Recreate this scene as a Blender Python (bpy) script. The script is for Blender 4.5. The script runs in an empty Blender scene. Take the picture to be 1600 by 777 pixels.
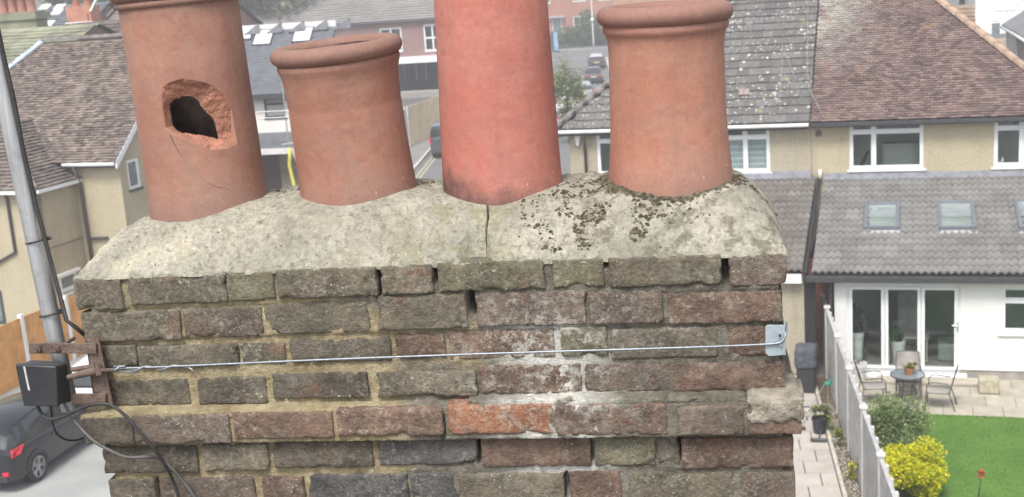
import bpy, math, random
import numpy as np
from mathutils import Vector, Matrix, noise

# ------------------------------------------------------------------ camera, sky, sun, exposure
scene = bpy.context.scene
RAD = math.radians
FPX, PITCH, ROLL, CAM_H = 1950.0, RAD(12.3), RAD(4.0), 10.0
cam_data = bpy.data.cameras.new('camera')
cam_data.sensor_width = 36.0
cam_data.lens = 36.0 * FPX / 1600.0
cam_data.clip_start = 0.05
cam_data.clip_end = 2000.0
cam_data.dof.use_dof = True                 # the lens is focused on the brickwork
cam_data.dof.focus_distance = 2.62
cam_data.dof.aperture_fstop = 11.0
cam = bpy.data.objects.new('camera', cam_data)
scene.collection.objects.link(cam)
scene.camera = cam
_fw = Vector((0, math.cos(PITCH), -math.sin(PITCH)))
_rt = Vector((1, 0, 0))
_up = _rt.cross(_fw)
CR = _rt * math.cos(ROLL) - _up * math.sin(ROLL)
CU = _up * math.cos(ROLL) + _rt * math.sin(ROLL)
CAM = Vector((0, 0, CAM_H))
_m = Matrix((CR, CU, -_fw)).transposed().to_4x4()
_m.translation = CAM
cam.matrix_world = _m

SUN_ELEV, SUN_AZ = RAD(56), RAD(200)       # azimuth measured clockwise from +Y
world = bpy.data.worlds.new('World')
scene.world = world
world.use_nodes = True
wn = world.node_tree
wbg = wn.nodes['Background']
sky = wn.nodes.new('ShaderNodeTexSky')
sky.sky_type = 'NISHITA'
sky.sun_disc = False
sky.sun_elevation = SUN_ELEV
sky.sun_rotation = SUN_AZ
sky.air_density = 1.0
sky.dust_density = 3.0
sky.ozone_density = 1.0
hsv = wn.nodes.new('ShaderNodeHueSaturation')      # overcast: the cloud layer whitens the sky
hsv.inputs['Saturation'].default_value = 0.3
wn.links.new(sky.outputs['Color'], hsv.inputs['Color'])
wn.links.new(hsv.outputs['Color'], wbg.inputs['Color'])
wbg.inputs['Strength'].default_value = 0.115
sun_data = bpy.data.lights.new('sun', 'SUN')
sun_data.energy = 1.5
sun_data.angle = RAD(18)
sun_data.color = (1.0, 0.95, 0.88)
sun = bpy.data.objects.new('sun', sun_data)
scene.collection.objects.link(sun)
_sd = Vector((math.sin(SUN_AZ) * math.cos(SUN_ELEV), math.cos(SUN_AZ) * math.cos(SUN_ELEV), math.sin(SUN_ELEV)))
sun.rotation_euler = _sd.to_track_quat('Z', 'Y').to_euler()
sun.location = (0, -10, 30)

scene.view_settings.view_transform = 'Standard'
scene.view_settings.look = 'None'
scene.view_settings.exposure = 1.2
scene.view_settings.gamma = 1.0
scene.view_settings.use_curve_mapping = False
scene.render.engine = 'CYCLES'
scene.cycles.use_denoising = True
scene.cycles.max_bounces = 6
scene.cycles.transparent_max_bounces = 12
scene.cycles.volume_bounces = 0

COL = scene.collection
HAZE = 0.0026
rng = random.Random(7)

# ------------------------------------------------------------------ measuring helpers
def ray(x, y):
    return (CR * ((x - 800.0) / FPX) - CU * ((y - 388.5) / FPX) + _fw)
def onz(x, y, z=0.0):
    d = ray(x, y)
    return CAM + d * ((z - CAM_H) / d.z)
class Frame:
    """local frame: x to the right, y away, z up, turned clockwise by yaw degrees"""
    def __init__(s, o, yaw):
        s.o = Vector(o); s.yaw = yaw; a = RAD(yaw)
        s.u = Vector((math.cos(a), -math.sin(a), 0)); s.v = Vector((math.sin(a), math.cos(a), 0))
    def loc(s, p):
        p = p - s.o
        return Vector((p.dot(s.u), p.dot(s.v), p.z))
    def world(s, x, y, z=0.0):
        return s.o + s.u * x + s.v * y + Vector((0, 0, z))
    def yp(s, x, y, c):
        d = ray(x, y); t = (c - (CAM - s.o).dot(s.v)) / d.dot(s.v)
        return s.loc(CAM + d * t)
    def xp(s, x, y, c):
        d = ray(x, y); t = (c - (CAM - s.o).dot(s.u)) / d.dot(s.u)
        return s.loc(CAM + d * t)
    def zp(s, x, y, c):
        return s.loc(onz(x, y, c + s.o.z))
    def plane(s, x, y, p0, n):
        d = ray(x, y); d = Vector((d.dot(s.u), d.dot(s.v), d.z)); c = s.loc(CAM)
        return c + d * ((Vector(p0) - c).dot(Vector(n)) / d.dot(Vector(n)))

# ------------------------------------------------------------------ object helpers
def tag(o, label=None, cat=None, group=None, kind=None):
    if label: o['label'] = label
    if cat: o['category'] = cat
    if group: o['group'] = group
    if kind: o['kind'] = kind
    return o
def empty(name, loc=(0, 0, 0), yaw=0.0, label=None, cat=None, group=None, parent=None):
    o = bpy.data.objects.new(name, None)
    COL.objects.link(o)
    o.empty_display_size = 0.2
    o.location = loc
    o.rotation_euler = (0, 0, -RAD(yaw))
    if parent: o.parent = parent
    return tag(o, label, cat, group)
def link(name, me, parent=None, loc=None, color=None):
    o = bpy.data.objects.new(name, me)
    COL.objects.link(o)
    if parent: o.parent = parent
    if loc is not None: o.location = loc
    if color: o.color = (*color, 1)
    return o
def copy_tree(o, parent=None):
    c = o.copy(); COL.objects.link(c); c.parent = parent
    for ch in list(o.children): copy_tree(ch, c)
    return c

class MB:
    def __init__(s): s.v = []; s.f = []; s.sm = []
    def face(s, *idx): s.f.append(idx)
    def quad(s, a, b, c, d):
        n = len(s.v); s.v += [tuple(a), tuple(b), tuple(c), tuple(d)]; s.f.append((n, n+1, n+2, n+3)); return s
    def tri(s, a, b, c):
        n = len(s.v); s.v += [tuple(a), tuple(b), tuple(c)]; s.f.append((n, n+1, n+2)); return s
    def poly(s, pts):
        n = len(s.v); s.v += [tuple(p) for p in pts]; s.f.append(tuple(range(n, n+len(pts)))); return s
    def hexa(s, p):      # 8 points: bottom 4 ccw, top 4 ccw
        n = len(s.v); s.v += [tuple(q) for q in p]
        for f in ((3,2,1,0),(4,5,6,7),(0,1,5,4),(1,2,6,5),(2,3,7,6),(3,0,4,7)): s.f.append(tuple(n+i for i in f))
        return s
    def box(s, x0, x1, y0, y1, z0, z1):
        return s.hexa([(x0,y0,z0),(x1,y0,z0),(x1,y1,z0),(x0,y1,z0),(x0,y0,z1),(x1,y0,z1),(x1,y1,z1),(x0,y1,z1)])
    def obox(s, o, ax, ay, az):   # origin + three edge vectors
        o = Vector(o); ax = Vector(ax); ay = Vector(ay); az = Vector(az)
        return s.hexa([o, o+ax, o+ax+ay, o+ay, o+az, o+ax+az, o+ax+ay+az, o+ay+az])
    def bevbox(s, x0, x1, y0, y1, z0, z1, b):
        """box with chamfered vertical and top edges"""
        n = len(s.v)
        def ring(i, z): return [(x0+i+b,y0+i,z),(x1-i-b,y0+i,z),(x1-i,y0+i+b,z),(x1-i,y1-i-b,z),(x1-i-b,y1-i,z),(x0+i+b,y1-i,z),(x0+i,y1-i-b,z),(x0+i,y0+i+b,z)]
        rs = [ring(b, z0), ring(0, z0+b), ring(0, z1-b), ring(b, z1)]
        for r in rs: s.v += r
        for k in range(3):
            for i in range(8):
                j = (i+1) % 8; s.f.append((n+k*8+i, n+k*8+j, n+k*8+8+j, n+k*8+8+i))
        s.f.append(tuple(n+i for i in range(7, -1, -1))); s.f.append(tuple(n+24+i for i in range(8)))
        return s
    def prism(s, pts, vec):       # planar polygon extruded by vec
        n = len(s.v); k = len(pts); v = Vector(vec)
        s.v += [tuple(p) for p in pts] + [tuple(Vector(p)+v) for p in pts]
        s.f.append(tuple(range(n+k-1, n-1, -1))); s.f.append(tuple(range(n+k, n+2*k)))
        for i in range(k):
            j = (i+1) % k; s.f.append((n+i, n+j, n+k+j, n+k+i))
        return s
    def tube(s, pts, r, seg=8, cap=True):
        pts = [Vector(p) for p in pts]; n0 = len(s.v); m = len(pts)
        rr = r if isinstance(r, (list, tuple)) else [r]*m
        ref = None
        for i, p in enumerate(pts):
            t = (pts[min(i+1, m-1)] - pts[max(i-1, 0)]).normalized()
            if ref is None:
                ref = t.cross(Vector((0.3, 0.1, 1))) if abs(t.z) < 0.9 else t.cross(Vector((1, 0.2, 0)))
            ref = (ref - t * ref.dot(t)).normalized(); b = t.cross(ref)
            for k in range(seg):
                a = 2*math.pi*k/seg
                s.v.append(tuple(p + (ref*math.cos(a) + b*math.sin(a))*rr[i]))
        for i in range(m-1):
            for k in range(seg):
                k2 = (k+1) % seg
                s.f.append((n0+i*seg+k, n0+i*seg+k2, n0+(i+1)*seg+k2, n0+(i+1)*seg+k))
        if cap:
            s.f.append(tuple(n0+k for k in range(seg-1, -1, -1))); s.f.append(tuple(n0+(m-1)*seg+k for k in range(seg)))
        return s
    def lathe(s, prof, seg=24, c=(0,0,0), closed=False):
        n0 = len(s.v); m = len(prof)
        for r, z in prof:
            for k in range(seg):
                a = 2*math.pi*k/seg; s.v.append((c[0]+r*math.cos(a), c[1]+r*math.sin(a), c[2]+z))
        for i in range(m - (0 if closed else 1)):
            i2 = (i+1) % m
            for k in range(seg):
                k2 = (k+1) % seg; s.f.append((n0+i*seg+k, n0+i*seg+k2, n0+i2*seg+k2, n0+i2*seg+k))
        return s
    def mesh(s, name, mat, smooth=False):
        me = bpy.data.meshes.new(name); me.from_pydata(s.v, [], s.f); me.update()
        for mm in (mat if isinstance(mat, (list, tuple)) else [mat]): me.materials.append(mm)
        if smooth:
            me.shade_smooth()
            if smooth is not True: me.set_sharp_from_angle(angle=RAD(smooth))
        return me
    def build(s, name, mat, parent=None, smooth=False, bevel=0.0, color=None, loc=None, fix=True):
        me = bpy.data.meshes.new(name); me.from_pydata(s.v, [], s.f)
        if fix:
            import bmesh
            bm = bmesh.new(); bm.from_mesh(me)
            bmesh.ops.recalc_face_normals(bm, faces=bm.faces); bm.to_mesh(me); bm.free()
        me.update()
        for mm in (mat if isinstance(mat, (list, tuple)) else [mat]): me.materials.append(mm)
        o = link(name, me, parent, loc, color)
        if smooth:
            me.shade_smooth()
            if smooth is not True: me.set_sharp_from_angle(angle=RAD(smooth))
        if bevel:
            md = o.modifiers.new('bevel', 'BEVEL'); md.width = bevel; md.segments = 2; md.limit_method = 'ANGLE'
        return o

def N3(p, s=1.0, o=0.0):
    return noise.noise(Vector((p[0]*s+o, p[1]*s+o*1.7, p[2]*s-o)))

def rough_block(mb, x0, x1, y0, y1, z0, z1, cell=0.008, rad=0.006, amp=0.0016, chip=0.006, seed=0.0, seg=None):
    """weathered brick: gridded box with rounded, worn, chipped arrises"""
    if seg: nx, ny, nz = seg
    else: nx = max(4, int((x1-x0)/cell)); ny = 5; nz = max(4, int((z1-z0)/cell))
    idx = {}; n0 = len(mb.v)
    c = Vector(((x0+x1)/2, (y0+y1)/2, (z0+z1)/2)); h = Vector(((x1-x0)/2, (y1-y0)/2, (z1-z0)/2))
    def vert(i, j, k):
        key = (i, j, k)
        if key in idx: return idx[key]
        def g(i, n): # grid lines crowd towards the arrises
            t = i/n*2-1; return t*(1.25-0.25*t*t) if True else t
        q = Vector((g(i,nx)*h.x, g(j,ny)*h.y, g(k,nz)*h.z))
        p0 = c + q
        r = rad * (1.0 + 0.9*N3(p0, 48, seed)) + 0.001
        inn = Vector((max(-h.x+r, min(h.x-r, q.x)), max(-h.y+r, min(h.y-r, q.y)), max(-h.z+r, min(h.z-r, q.z))))
        d = q - inn
        L = d.length
        nrm = d/L if L > 1e-9 else Vector((0, -1, 0))
        q2 = inn + nrm*min(L, r) if L > 1e-9 else q
        e = sorted([h.x-abs(q.x), h.y-abs(q.y), h.z-abs(q.z)])[1]        # distance to nearest arris
        w = max(0.0, 1.0-e/0.014)
        ch = chip*w*(max(0.0, N3(p0, 26, seed+3)*1.6-0.42)+max(0.0, N3(p0, 90, seed+9)*1.1-0.2))
        dis = amp*(0.5*N3(p0, 38, seed)+0.8*N3(p0, 95, seed+5)+0.5*N3(p0, 11, seed+8)-1.8*max(0.0, N3(p0, 19, seed+12)-0.22)) - ch*1.3
        q2 = q2 + nrm*dis
        if w > 0: q2 = q2 - q2.normalized()*ch*0.6
        idx[key] = len(mb.v); mb.v.append(tuple(c+q2)); return idx[key]
    for i in range(nx):
        for k in range(nz):
            mb.f.append((vert(i,0,k),vert(i+1,0,k),vert(i+1,0,k+1),vert(i,0,k+1)))
            mb.f.append((vert(i,ny,k),vert(i,ny,k+1),vert(i+1,ny,k+1),vert(i+1,ny,k)))
    for i in range(nx):
        for j in range(ny):
            mb.f.append((vert(i,j,nz),vert(i+1,j,nz),vert(i+1,j+1,nz),vert(i,j+1,nz)))
            mb.f.append((vert(i,j,0),vert(i,j+1,0),vert(i+1,j+1,0),vert(i+1,j,0)))
    for j in range(ny):
        for k in range(nz):
            mb.f.append((vert(0,j,k),vert(0,j,k+1),vert(0,j+1,k+1),vert(0,j+1,k)))
            mb.f.append((vert(nx,j,k),vert(nx,j+1,k),vert(nx,j+1,k+1),vert(nx,j,k+1)))
    return mb

# ------------------------------------------------------------------ material helpers
class NT:
    def __init__(s, name):
        s.m = bpy.data.materials.new(name); s.m.use_nodes = True
        s.t = s.m.node_tree; s.n = s.t.nodes; s.l = s.t.links
        s.b = s.n['Principled BSDF']; s.out = s.n['Material Output']
        s.co = s.n.new('ShaderNodeTexCoord')
        s.pos = s.co.outputs['Object']
    def new(s, typ, **kw):
        n = s.n.new(typ)
        for k, v in kw.items(): setattr(n, k, v)
        return n
    def noise(s, scale, detail=5, rough=0.6, vec=None, dist=0.0):
        n = s.new('ShaderNodeTexNoise'); n.inputs['Scale'].default_value = scale; n.inputs['Detail'].default_value = detail
        n.inputs['Roughness'].default_value = rough; n.inputs['Distortion'].default_value = dist
        s.l.new(vec or s.pos, n.inputs['Vector']); return n.outputs['Fac']
    def voro(s, scale, vec=None, out='Distance', feat='F1', rnd=1.0):
        n = s.new('ShaderNodeTexVoronoi', feature=feat); n.inputs['Scale'].default_value = scale; n.inputs['Randomness'].default_value = rnd
        s.l.new(vec or s.pos, n.inputs['Vector']); return n.outputs[out]
    def ramp(s, fac, a, b, lo=0.0, hi=1.0):
        n = s.new('ShaderNodeMapRange'); n.clamp = True
        n.inputs['From Min'].default_value = a; n.inputs['From Max'].default_value = b
        n.inputs['To Min'].default_value = lo; n.inputs['To Max'].default_value = hi
        s.l.new(fac, n.inputs['Value']); return n.outputs['Result']
    def math(s, op, a, b=None):
        n = s.new('ShaderNodeMath', operation=op)
        for i, v in enumerate((a, b)):
            if v is None: continue
            if isinstance(v, (int, float)): n.inputs[i].default_value = v
            else: s.l.new(v, n.inputs[i])
        return n.outputs[0]
    def mix(s, fac, a, b, mode='MIX'):
        n = s.new('ShaderNodeMix', data_type='RGBA', blend_type=mode)
        for sock, v in ((n.inputs[0], fac), (n.inputs[6], a), (n.inputs[7], b)):
            if isinstance(v, (int, float)): sock.default_value = v
            elif isinstance(v, (tuple, list)): sock.default_value = (*v[:3], 1)
            else: s.l.new(v, sock)
        return n.outputs[2]
    def col(s, v):
        if isinstance(v, (tuple, list)): s.b.inputs['Base Color'].default_value = (*v[:3], 1)
        else: s.l.new(v, s.b.inputs['Base Color'])
    def bump(s, h, strength=0.3, dist=0.01):
        n = s.new('ShaderNodeBump'); n.inputs['Strength'].default_value = strength; n.inputs['Distance'].default_value = dist
        s.l.new(h, n.inputs['Height']); s.l.new(n.outputs['Normal'], s.b.inputs['Normal'])
    def set(s, rough=None, metal=None, spec=None):
        if rough is not None: s.b.inputs['Roughness'].default_value = rough
        if metal is not None: s.b.inputs['Metallic'].default_value = metal
        if spec is not None: s.b.inputs['Specular IOR Level'].default_value = spec
        return s

def simple(name, c, rough=0.7, var=0.12, scale=6.0, bump=0.0, bscale=None, metal=0.0, spec=0.4, c2=None, island=0.0, objrand=0.0, bdist=0.01):
    t = NT(name); t.set(rough, metal, spec)
    f = t.ramp(t.noise(scale, 6), 0.3, 0.7)
    c2 = c2 or tuple(max(0, x*(1-2*var)) for x in c)
    col = t.mix(f, c2, tuple(min(1, x*(1+var)) for x in c) if var else c)
    if island:
        g = t.new('ShaderNodeNewGeometry')
        col = t.mix(1.0, col, t.mix(t.ramp(g.outputs['Random Per Island'], 0, 1), (1-island,)*3, (1+island,)*3), 'MULTIPLY')
    if objrand:
        g = t.new('ShaderNodeObjectInfo')
        col = t.mix(1.0, col, t.mix(t.ramp(g.outputs['Random'], 0, 1), (1-objrand,)*3, (1+objrand,)*3), 'MULTIPLY')
    t.col(col)
    if bump: t.bump(t.noise(bscale or scale*5, 5), bump, bdist)
    return t.m

# ================================================================== the chimney stack
C = Frame(onz(118, 437, 9.445), 8.8)
STACK_W, STACK_D = 1.452, 0.50

def brick_material():
    t = NT('old_brick'); t.set(0.92, 0, 0.25)
    oi = t.new('ShaderNodeObjectInfo'); base = oi.outputs['Color']
    col = t.mix(t.ramp(t.noise(14, 6, 0.65), 0.32, 0.68), t.mix(1, base, (0.58, 0.6, 0.62), 'MULTIPLY'), t.mix(1, base, (1.3, 1.27, 1.22), 'MULTIPLY'))
    red = t.math('MULTIPLY', t.ramp(t.noise(7.5, 4, 0.7, dist=0.6), 0.6, 0.68), t.ramp(t.noise(42, 4), 0.35, 0.6))
    col = t.mix(t.math('MULTIPLY', red, 0.55), col, (0.22, 0.105, 0.07))
    col = t.mix(t.ramp(t.noise(120, 6, 0.8), 0.3, 0.7), t.mix(1, col, (0.55, 0.55, 0.55), 'MULTIPLY'), t.mix(1, col, (1.35, 1.34, 1.3), 'MULTIPLY'))
    # pale crusty lichen and old limewash
    area = t.ramp(t.noise(5.5, 4, 0.6), 0.42, 0.66)
    crust = t.math('MULTIPLY', t.ramp(t.noise(60, 6, 0.75), 0.52, 0.63), area)
    col = t.mix(t.math('MULTIPLY', crust, 0.62), col, (0.40, 0.38, 0.31))
    wv = t.new('ShaderNodeVectorMath', operation='ADD'); nc = t.new('ShaderNodeTexNoise'); nc.inputs['Scale'].default_value = 140; nc.inputs['Detail'].default_value = 3
    t.l.new(t.pos, nc.inputs['Vector']); sc = t.new('ShaderNodeVectorMath', operation='SCALE'); sc.inputs['Scale'].default_value = 0.016; t.l.new(nc.outputs['Color'], sc.inputs[0])
    t.l.new(t.pos, wv.inputs[0]); t.l.new(sc.outputs[0], wv.inputs[1]); W = wv.outputs[0]
    spk = t.math('MULTIPLY', t.ramp(t.voro(120, W), 0.26, 0.14), t.ramp(t.noise(10, 4, 0.7), 0.53, 0.62))
    col = t.mix(t.math('MULTIPLY', spk, 0.85), col, (0.55, 0.53, 0.46))
    spk2 = t.math('MULTIPLY', t.ramp(t.voro(48, W), 0.2, 0.1), t.ramp(t.noise(6.3, 4, 0.7), 0.56, 0.63))
    col = t.mix(t.math('MULTIPLY', spk2, 0.85), col, (0.52, 0.505, 0.44))
    veil = t.math('MULTIPLY', t.ramp(t.noise(19, 6, 0.8, W), 0.5, 0.7), t.ramp(t.noise(4, 3), 0.4, 0.62))
    col = t.mix(t.math('MULTIPLY', veil, 0.5), col, (0.36, 0.345, 0.29))
    sep = t.new('ShaderNodeSeparateXYZ'); t.l.new(t.pos, sep.inputs[0])
    lime = t.math('MULTIPLY', t.ramp(t.math('ABSOLUTE', t.math('SUBTRACT', sep.outputs['X'], 0.97)), 0.24, 0.05), t.ramp(t.math('ABSOLUTE', t.math('ADD', sep.outputs['Z'], 0.21)), 0.16, 0.06))
    lime = t.math('MULTIPLY', lime, t.ramp(t.noise(34, 7, 0.8, W), 0.5, 0.6))
    col = t.mix(t.math('MULTIPLY', lime, 0.8), col, (0.56, 0.545, 0.49))
    sootb = t.ramp(t.noise(3.2, 4, 0.65), 0.5, 0.66, 0, 0.5)
    col = t.mix(sootb, col, t.mix(1, col, (0.5, 0.49, 0.48), 'MULTIPLY'))
    dark = t.ramp(t.noise(26, 5, 0.7), 0.6, 0.7)
    col = t.mix(t.math('MULTIPLY', dark, 0.6), col, (0.045, 0.04, 0.036))
    t.col(col)
    h = t.math('ADD', t.math('MULTIPLY', t.noise(70, 6, 0.7), 1.0), t.math('MULTIPLY', t.noise(260, 4, 0.6), 0.35))
    t.bump(h, 1.0, 0.009)
    return t.m
def mortar_material():
    t = NT('old_mortar'); t.set(0.95, 0, 0.2)
    sep = t.new('ShaderNodeSeparateXYZ'); t.l.new(t.pos, sep.inputs[0]); x = sep.outputs['X']; z = sep.outputs['Z']
    yel = t.mix(t.ramp(t.noise(22, 5), 0.3, 0.7), (0.33, 0.26, 0.15), (0.56, 0.48, 0.31))
    gry = t.mix(t.ramp(t.noise(30, 5), 0.3, 0.7), (0.145, 0.133, 0.105), (0.30, 0.28, 0.225))
    side = t.math('ADD', t.ramp(x, 0.35, 1.0), t.ramp(t.noise(4.5, 3), 0.3, 0.7, -0.55, 0.55))
    upper = t.ramp(z, -0.12, -0.02, 0.0, 0.6)
    col = t.mix(t.ramp(t.math('ADD', side, upper), 0.35, 0.75), yel, gry)
    limb = t.math('MULTIPLY', t.math('MULTIPLY', t.ramp(t.math('ABSOLUTE', t.math('SUBTRACT', x, 0.985)), 0.15, 0.05), t.ramp(z, -0.10, -0.14)), t.ramp(t.noise(16, 4), 0.32, 0.46))
    col = t.mix(limb, col, (0.72, 0.71, 0.65))
    col = t.mix(t.ramp(t.noise(110, 6, 0.8), 0.3, 0.7), t.mix(1, col, (0.6, 0.6, 0.6), 'MULTIPLY'), t.mix(1, col, (1.25, 1.25, 1.25), 'MULTIPLY'))
    col = t.mix(t.ramp(t.noise(55, 6, 0.75), 0.6, 0.72, 0, 0.6), col, (0.15, 0.13, 0.095))
    col = t.mix(t.ramp(t.noise(48, 5, 0.7), 0.62, 0.72), col, (0.62, 0.58, 0.46))
    t.col(col)
    t.bump(t.math('ADD', t.noise(90, 6, 0.75), t.noise(320, 3)), 1.0, 0.008)
    return t.m
def flaunch_material():
    t = NT('flaunching_mortar'); t.set(0.95, 0, 0.2)
    sep = t.new('ShaderNodeSeparateXYZ'); t.l.new(t.pos, sep.inputs[0]); x = sep.outputs['X']
    col = t.mix(t.ramp(t.noise(9, 6, 0.65), 0.3, 0.7), (0.285, 0.272, 0.228), (0.50, 0.475, 0.395))
    col = t.mix(t.ramp(t.noise(3.6, 5, 0.7), 0.46, 0.68, 0, 0.6), col, t.mix(1, col, (0.6, 0.6, 0.58), 'MULTIPLY'))
    col = t.mix(t.ramp(t.noise(31, 6, 0.75), 0.5, 0.66), col, (0.27, 0.255, 0.20))
    col = t.mix(t.math('MULTIPLY', t.ramp(t.noise(70, 5, 0.75), 0.54, 0.62), 0.8), col, (0.19, 0.175, 0.14))
    cream = t.ramp(x, 0.75, 0.1, 0.0, 0.75)
    col = t.mix(t.math('MULTIPLY', t.ramp(t.noise(15, 5, 0.7), 0.5, 0.62), cream), col, (0.54, 0.495, 0.375))
    olive = t.math('MULTIPLY', t.ramp(t.math('ABSOLUTE', t.math('SUBTRACT', x, 0.8)), 0.16, 0.03), t.ramp(t.noise(13, 4), 0.45, 0.6))
    col = t.mix(t.math('MULTIPLY', olive, 0.55), col, (0.25, 0.24, 0.11))
    lich = t.math('MULTIPLY', t.ramp(t.noise(19, 5, 0.7), 0.52, 0.6), t.ramp(x, 0.9, 1.25))
    col = t.mix(t.math('MULTIPLY', lich, 0.75), col, (0.15, 0.14, 0.10))
    col = t.mix(t.ramp(t.noise(105, 6, 0.8), 0.3, 0.7), t.mix(1, col, (0.66, 0.66, 0.65), 'MULTIPLY'), t.mix(1, col, (1.22, 1.22, 1.22), 'MULTIPLY'))
    spk = t.math('MULTIPLY', t.ramp(t.noise(95, 4, 0.8), 0.62, 0.7), t.ramp(t.noise(12, 3), 0.45, 0.6))
    col = t.mix(spk, col, (0.70, 0.68, 0.60))
    # mossy brown staining round the foot of the right-hand pot
    y = sep.outputs['Y']
    dp = t.math('SQRT', t.math('ADD', t.math('POWER', t.math('SUBTRACT', x, 1.225), 2.0), t.math('POWER', t.math('SUBTRACT', y, 0.235), 2.0)))
    mz = t.math('MAXIMUM', t.ramp(dp, 0.168, 0.130), t.math('MULTIPLY', t.ramp(t.math('ABSOLUTE', t.math('SUBTRACT', x, 1.09)), 0.17, 0.02), 0.52))
    mz = t.ramp(t.math('ADD', mz, t.noise(38, 6, 0.8)), 1.0, 1.16)
    col = t.mix(t.math('MULTIPLY', mz, 0.7), col, (0.125, 0.108, 0.07))
    pit = t.math('MULTIPLY', t.ramp(t.voro(60), 0.17, 0.1), t.ramp(t.noise(8, 3), 0.45, 0.55))
    col = t.mix(t.math('MULTIPLY', pit, 0.8), col, (0.12, 0.11, 0.09))
    t.col(col)
    t.bump(t.math('ADD', t.noise(75, 6, 0.75), t.math('MULTIPLY', t.noise(300, 3), 0.4)), 0.9, 0.006)
    return t.m
M_BRICK, M_MORTAR, M_FLAUNCH = brick_material(), mortar_material(), flaunch_material()

stack = empty('chimney_stack', C.o, C.yaw, 'weathered grey and red brick chimney stack topped with rough cream mortar, carrying the clay pots', 'chimney')

G, D_, R_, O_, P_, L_ = (0.180, 0.160, 0.124), (0.140, 0.122, 0.100), (0.185, 0.128, 0.102), (0.265, 0.13, 0.08), (0.162, 0.130, 0.110), (0.175, 0.163, 0.115)
B_ = (0.115, 0.112, 0.112)
ROWS = [   # px x0, x1, y0, y1, colour : the brick faces of each course, top course first
 (0.0, [(117,189,438,484,G),(198,352,432,475,G),(354,428,425,469,L_),(434,588,419,464,G),(596,675,414,459,G),(685,850,408,453,L_),(865,942,405,448,L_),(952,1126,400,446,G),(1140,1229,398,446,P_)]),
 (0.004, [(128,281,488,533,G),(287,409,483,527,P_),(414,575,474,521,G),(589,729,462,514,G),(745,914,457,509,P_),(919,1035,456,505,P_),(1044,1222,458,505,R_)]),
 (0.010, [(161,213,541,576,G),(217,372,541,573,G),(376,444,537,568,G),(454,610,531,565,D_),(619,695,523,558,R_),(701,865,516,560,R_),(876,948,511,556,L_),(954,1123,514,559,D_),(1139,1225,511,556,R_)]),
 (0.010, [(172,294,595,634,G),(310,415,592,631,D_),(427,574,585,622,D_),(590,744,582,619,G),(750,908,572,615,R_),(915,1047,570,611,P_),(1053,1226,567,611,R_)]),
 (-0.028, [(128,206,656,695,D_),(208,357,651,694,P_),(365,519,646,685,R_),(528,691,641,680,R_),(700,862,635,678,O_),(868,1042,634,680,R_),(1061,1162,636,680,P_),(1170,1252,634,678,R_)]),
 (0.0, [(162,307,699,738,D_),(318,419,695,735,G),(428,581,690,730,D_),(591,744,686,726,B_),(753,922,682,728,R_),(930,1023,685,727,L_),(1028,1061,686,727,D_),(1066,1239,685,731,R_)]),
 (0.002, [(172,242,752,790,D_),(250,397,748,790,P_),(412,475,746,790,R_),(483,637,743,788,B_),(643,714,742,788,B_),(719,881,741,788,G),(891,970,738,787,R_),(983,1146,741,788,G),(1159,1242,740,787,P_)]),
]
bands = []
brick_no = 0
HOLLOW = []
for ri, (yo, row) in enumerate(ROWS):
    zt, zb = [], []
    for bi, (a, b, y0, y1, colr) in enumerate(row):
        ym, xm = (y0+y1)/2, (a+b)/2
        x0, x1 = C.yp(a, ym, yo).x, C.yp(b, ym, yo).x
        z1, z0 = C.yp(xm, y0, yo).z, C.yp(xm, y1, yo).z
        if ri == 0: z1 = max(z1, 0.0)
        zt.append(z1); zb.append(z0)
        jit = rng.uniform(-0.003, 0.004)
        depth = 0.215 if (x1-x0) < 0.12 else 0.1
        x0 -= 0.0022; x1 += 0.0022; z0 -= 0.0022; z1 += 0.0022 if ri else 0.0
        k = rng.uniform(0.86, 1.14)
        mb = MB()
        rough_block(mb, x0, x1, yo+jit, yo+jit+depth, z0, z1, cell=0.0065, rad=0.0028, amp=0.0014, chip=0.0075, seed=brick_no*3.7)
        mb.build('brick', M_BRICK, stack, True, color=tuple(c*k for c in colr))
        brick_no += 1
    bands.append((yo, min(zb), max(zt), C.yp(row[0][0], (row[0][2]+row[0][3])/2, yo).x, C.yp(row[-1][1], (row[-1][2]+row[-1][3])/2, yo).x))
# courses on the two ends and the back, and below the picture's lower edge
def plain_brick(x0, x1, y0, y1, z0, z1, colr):
    global brick_no
    mb = MB(); rough_block(mb, x0, x1, y0, y1, z0, z1, rad=0.005, chip=0.006, seed=brick_no*2.3, seg=(6, 6, 4)); brick_no += 1
    mb.build('brick', M_BRICK, stack, True, color=colr)
for ri, (yo, z0, z1, xl, xr) in enumerate(bands):
    zc0, zc1 = z0+0.004, z1-0.004
    for side in (0, 1):
        first = ROWS[ri][1][0 if side == 0 else -1]
        y = yo + (0.228 if (first[1]-first[0]) < 95 else 0.112)
        while y < STACK_D-0.03:
            y2 = min(y+0.205, STACK_D)
            if STACK_D-y2 < 0.05: y2 = STACK_D
            xx = (xl, xl+0.1) if side == 0 else (xr-0.1, xr)
            plain_brick(xx[0], xx[1], y, y2, zc0, zc1, rng.choice((G, D_, R_, P_)))
            y = y2+0.012
    x = xl+0.11
    while x < xr-0.16:
        x2 = min(x+rng.choice((0.1, 0.213)), xr-0.112)
        plain_brick(x, x2, STACK_D-0.1, STACK_D, zc0, zc1, rng.choice((G, D_, R_, P_))); x = x2+0.012
zl = bands[-1][1]
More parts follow.
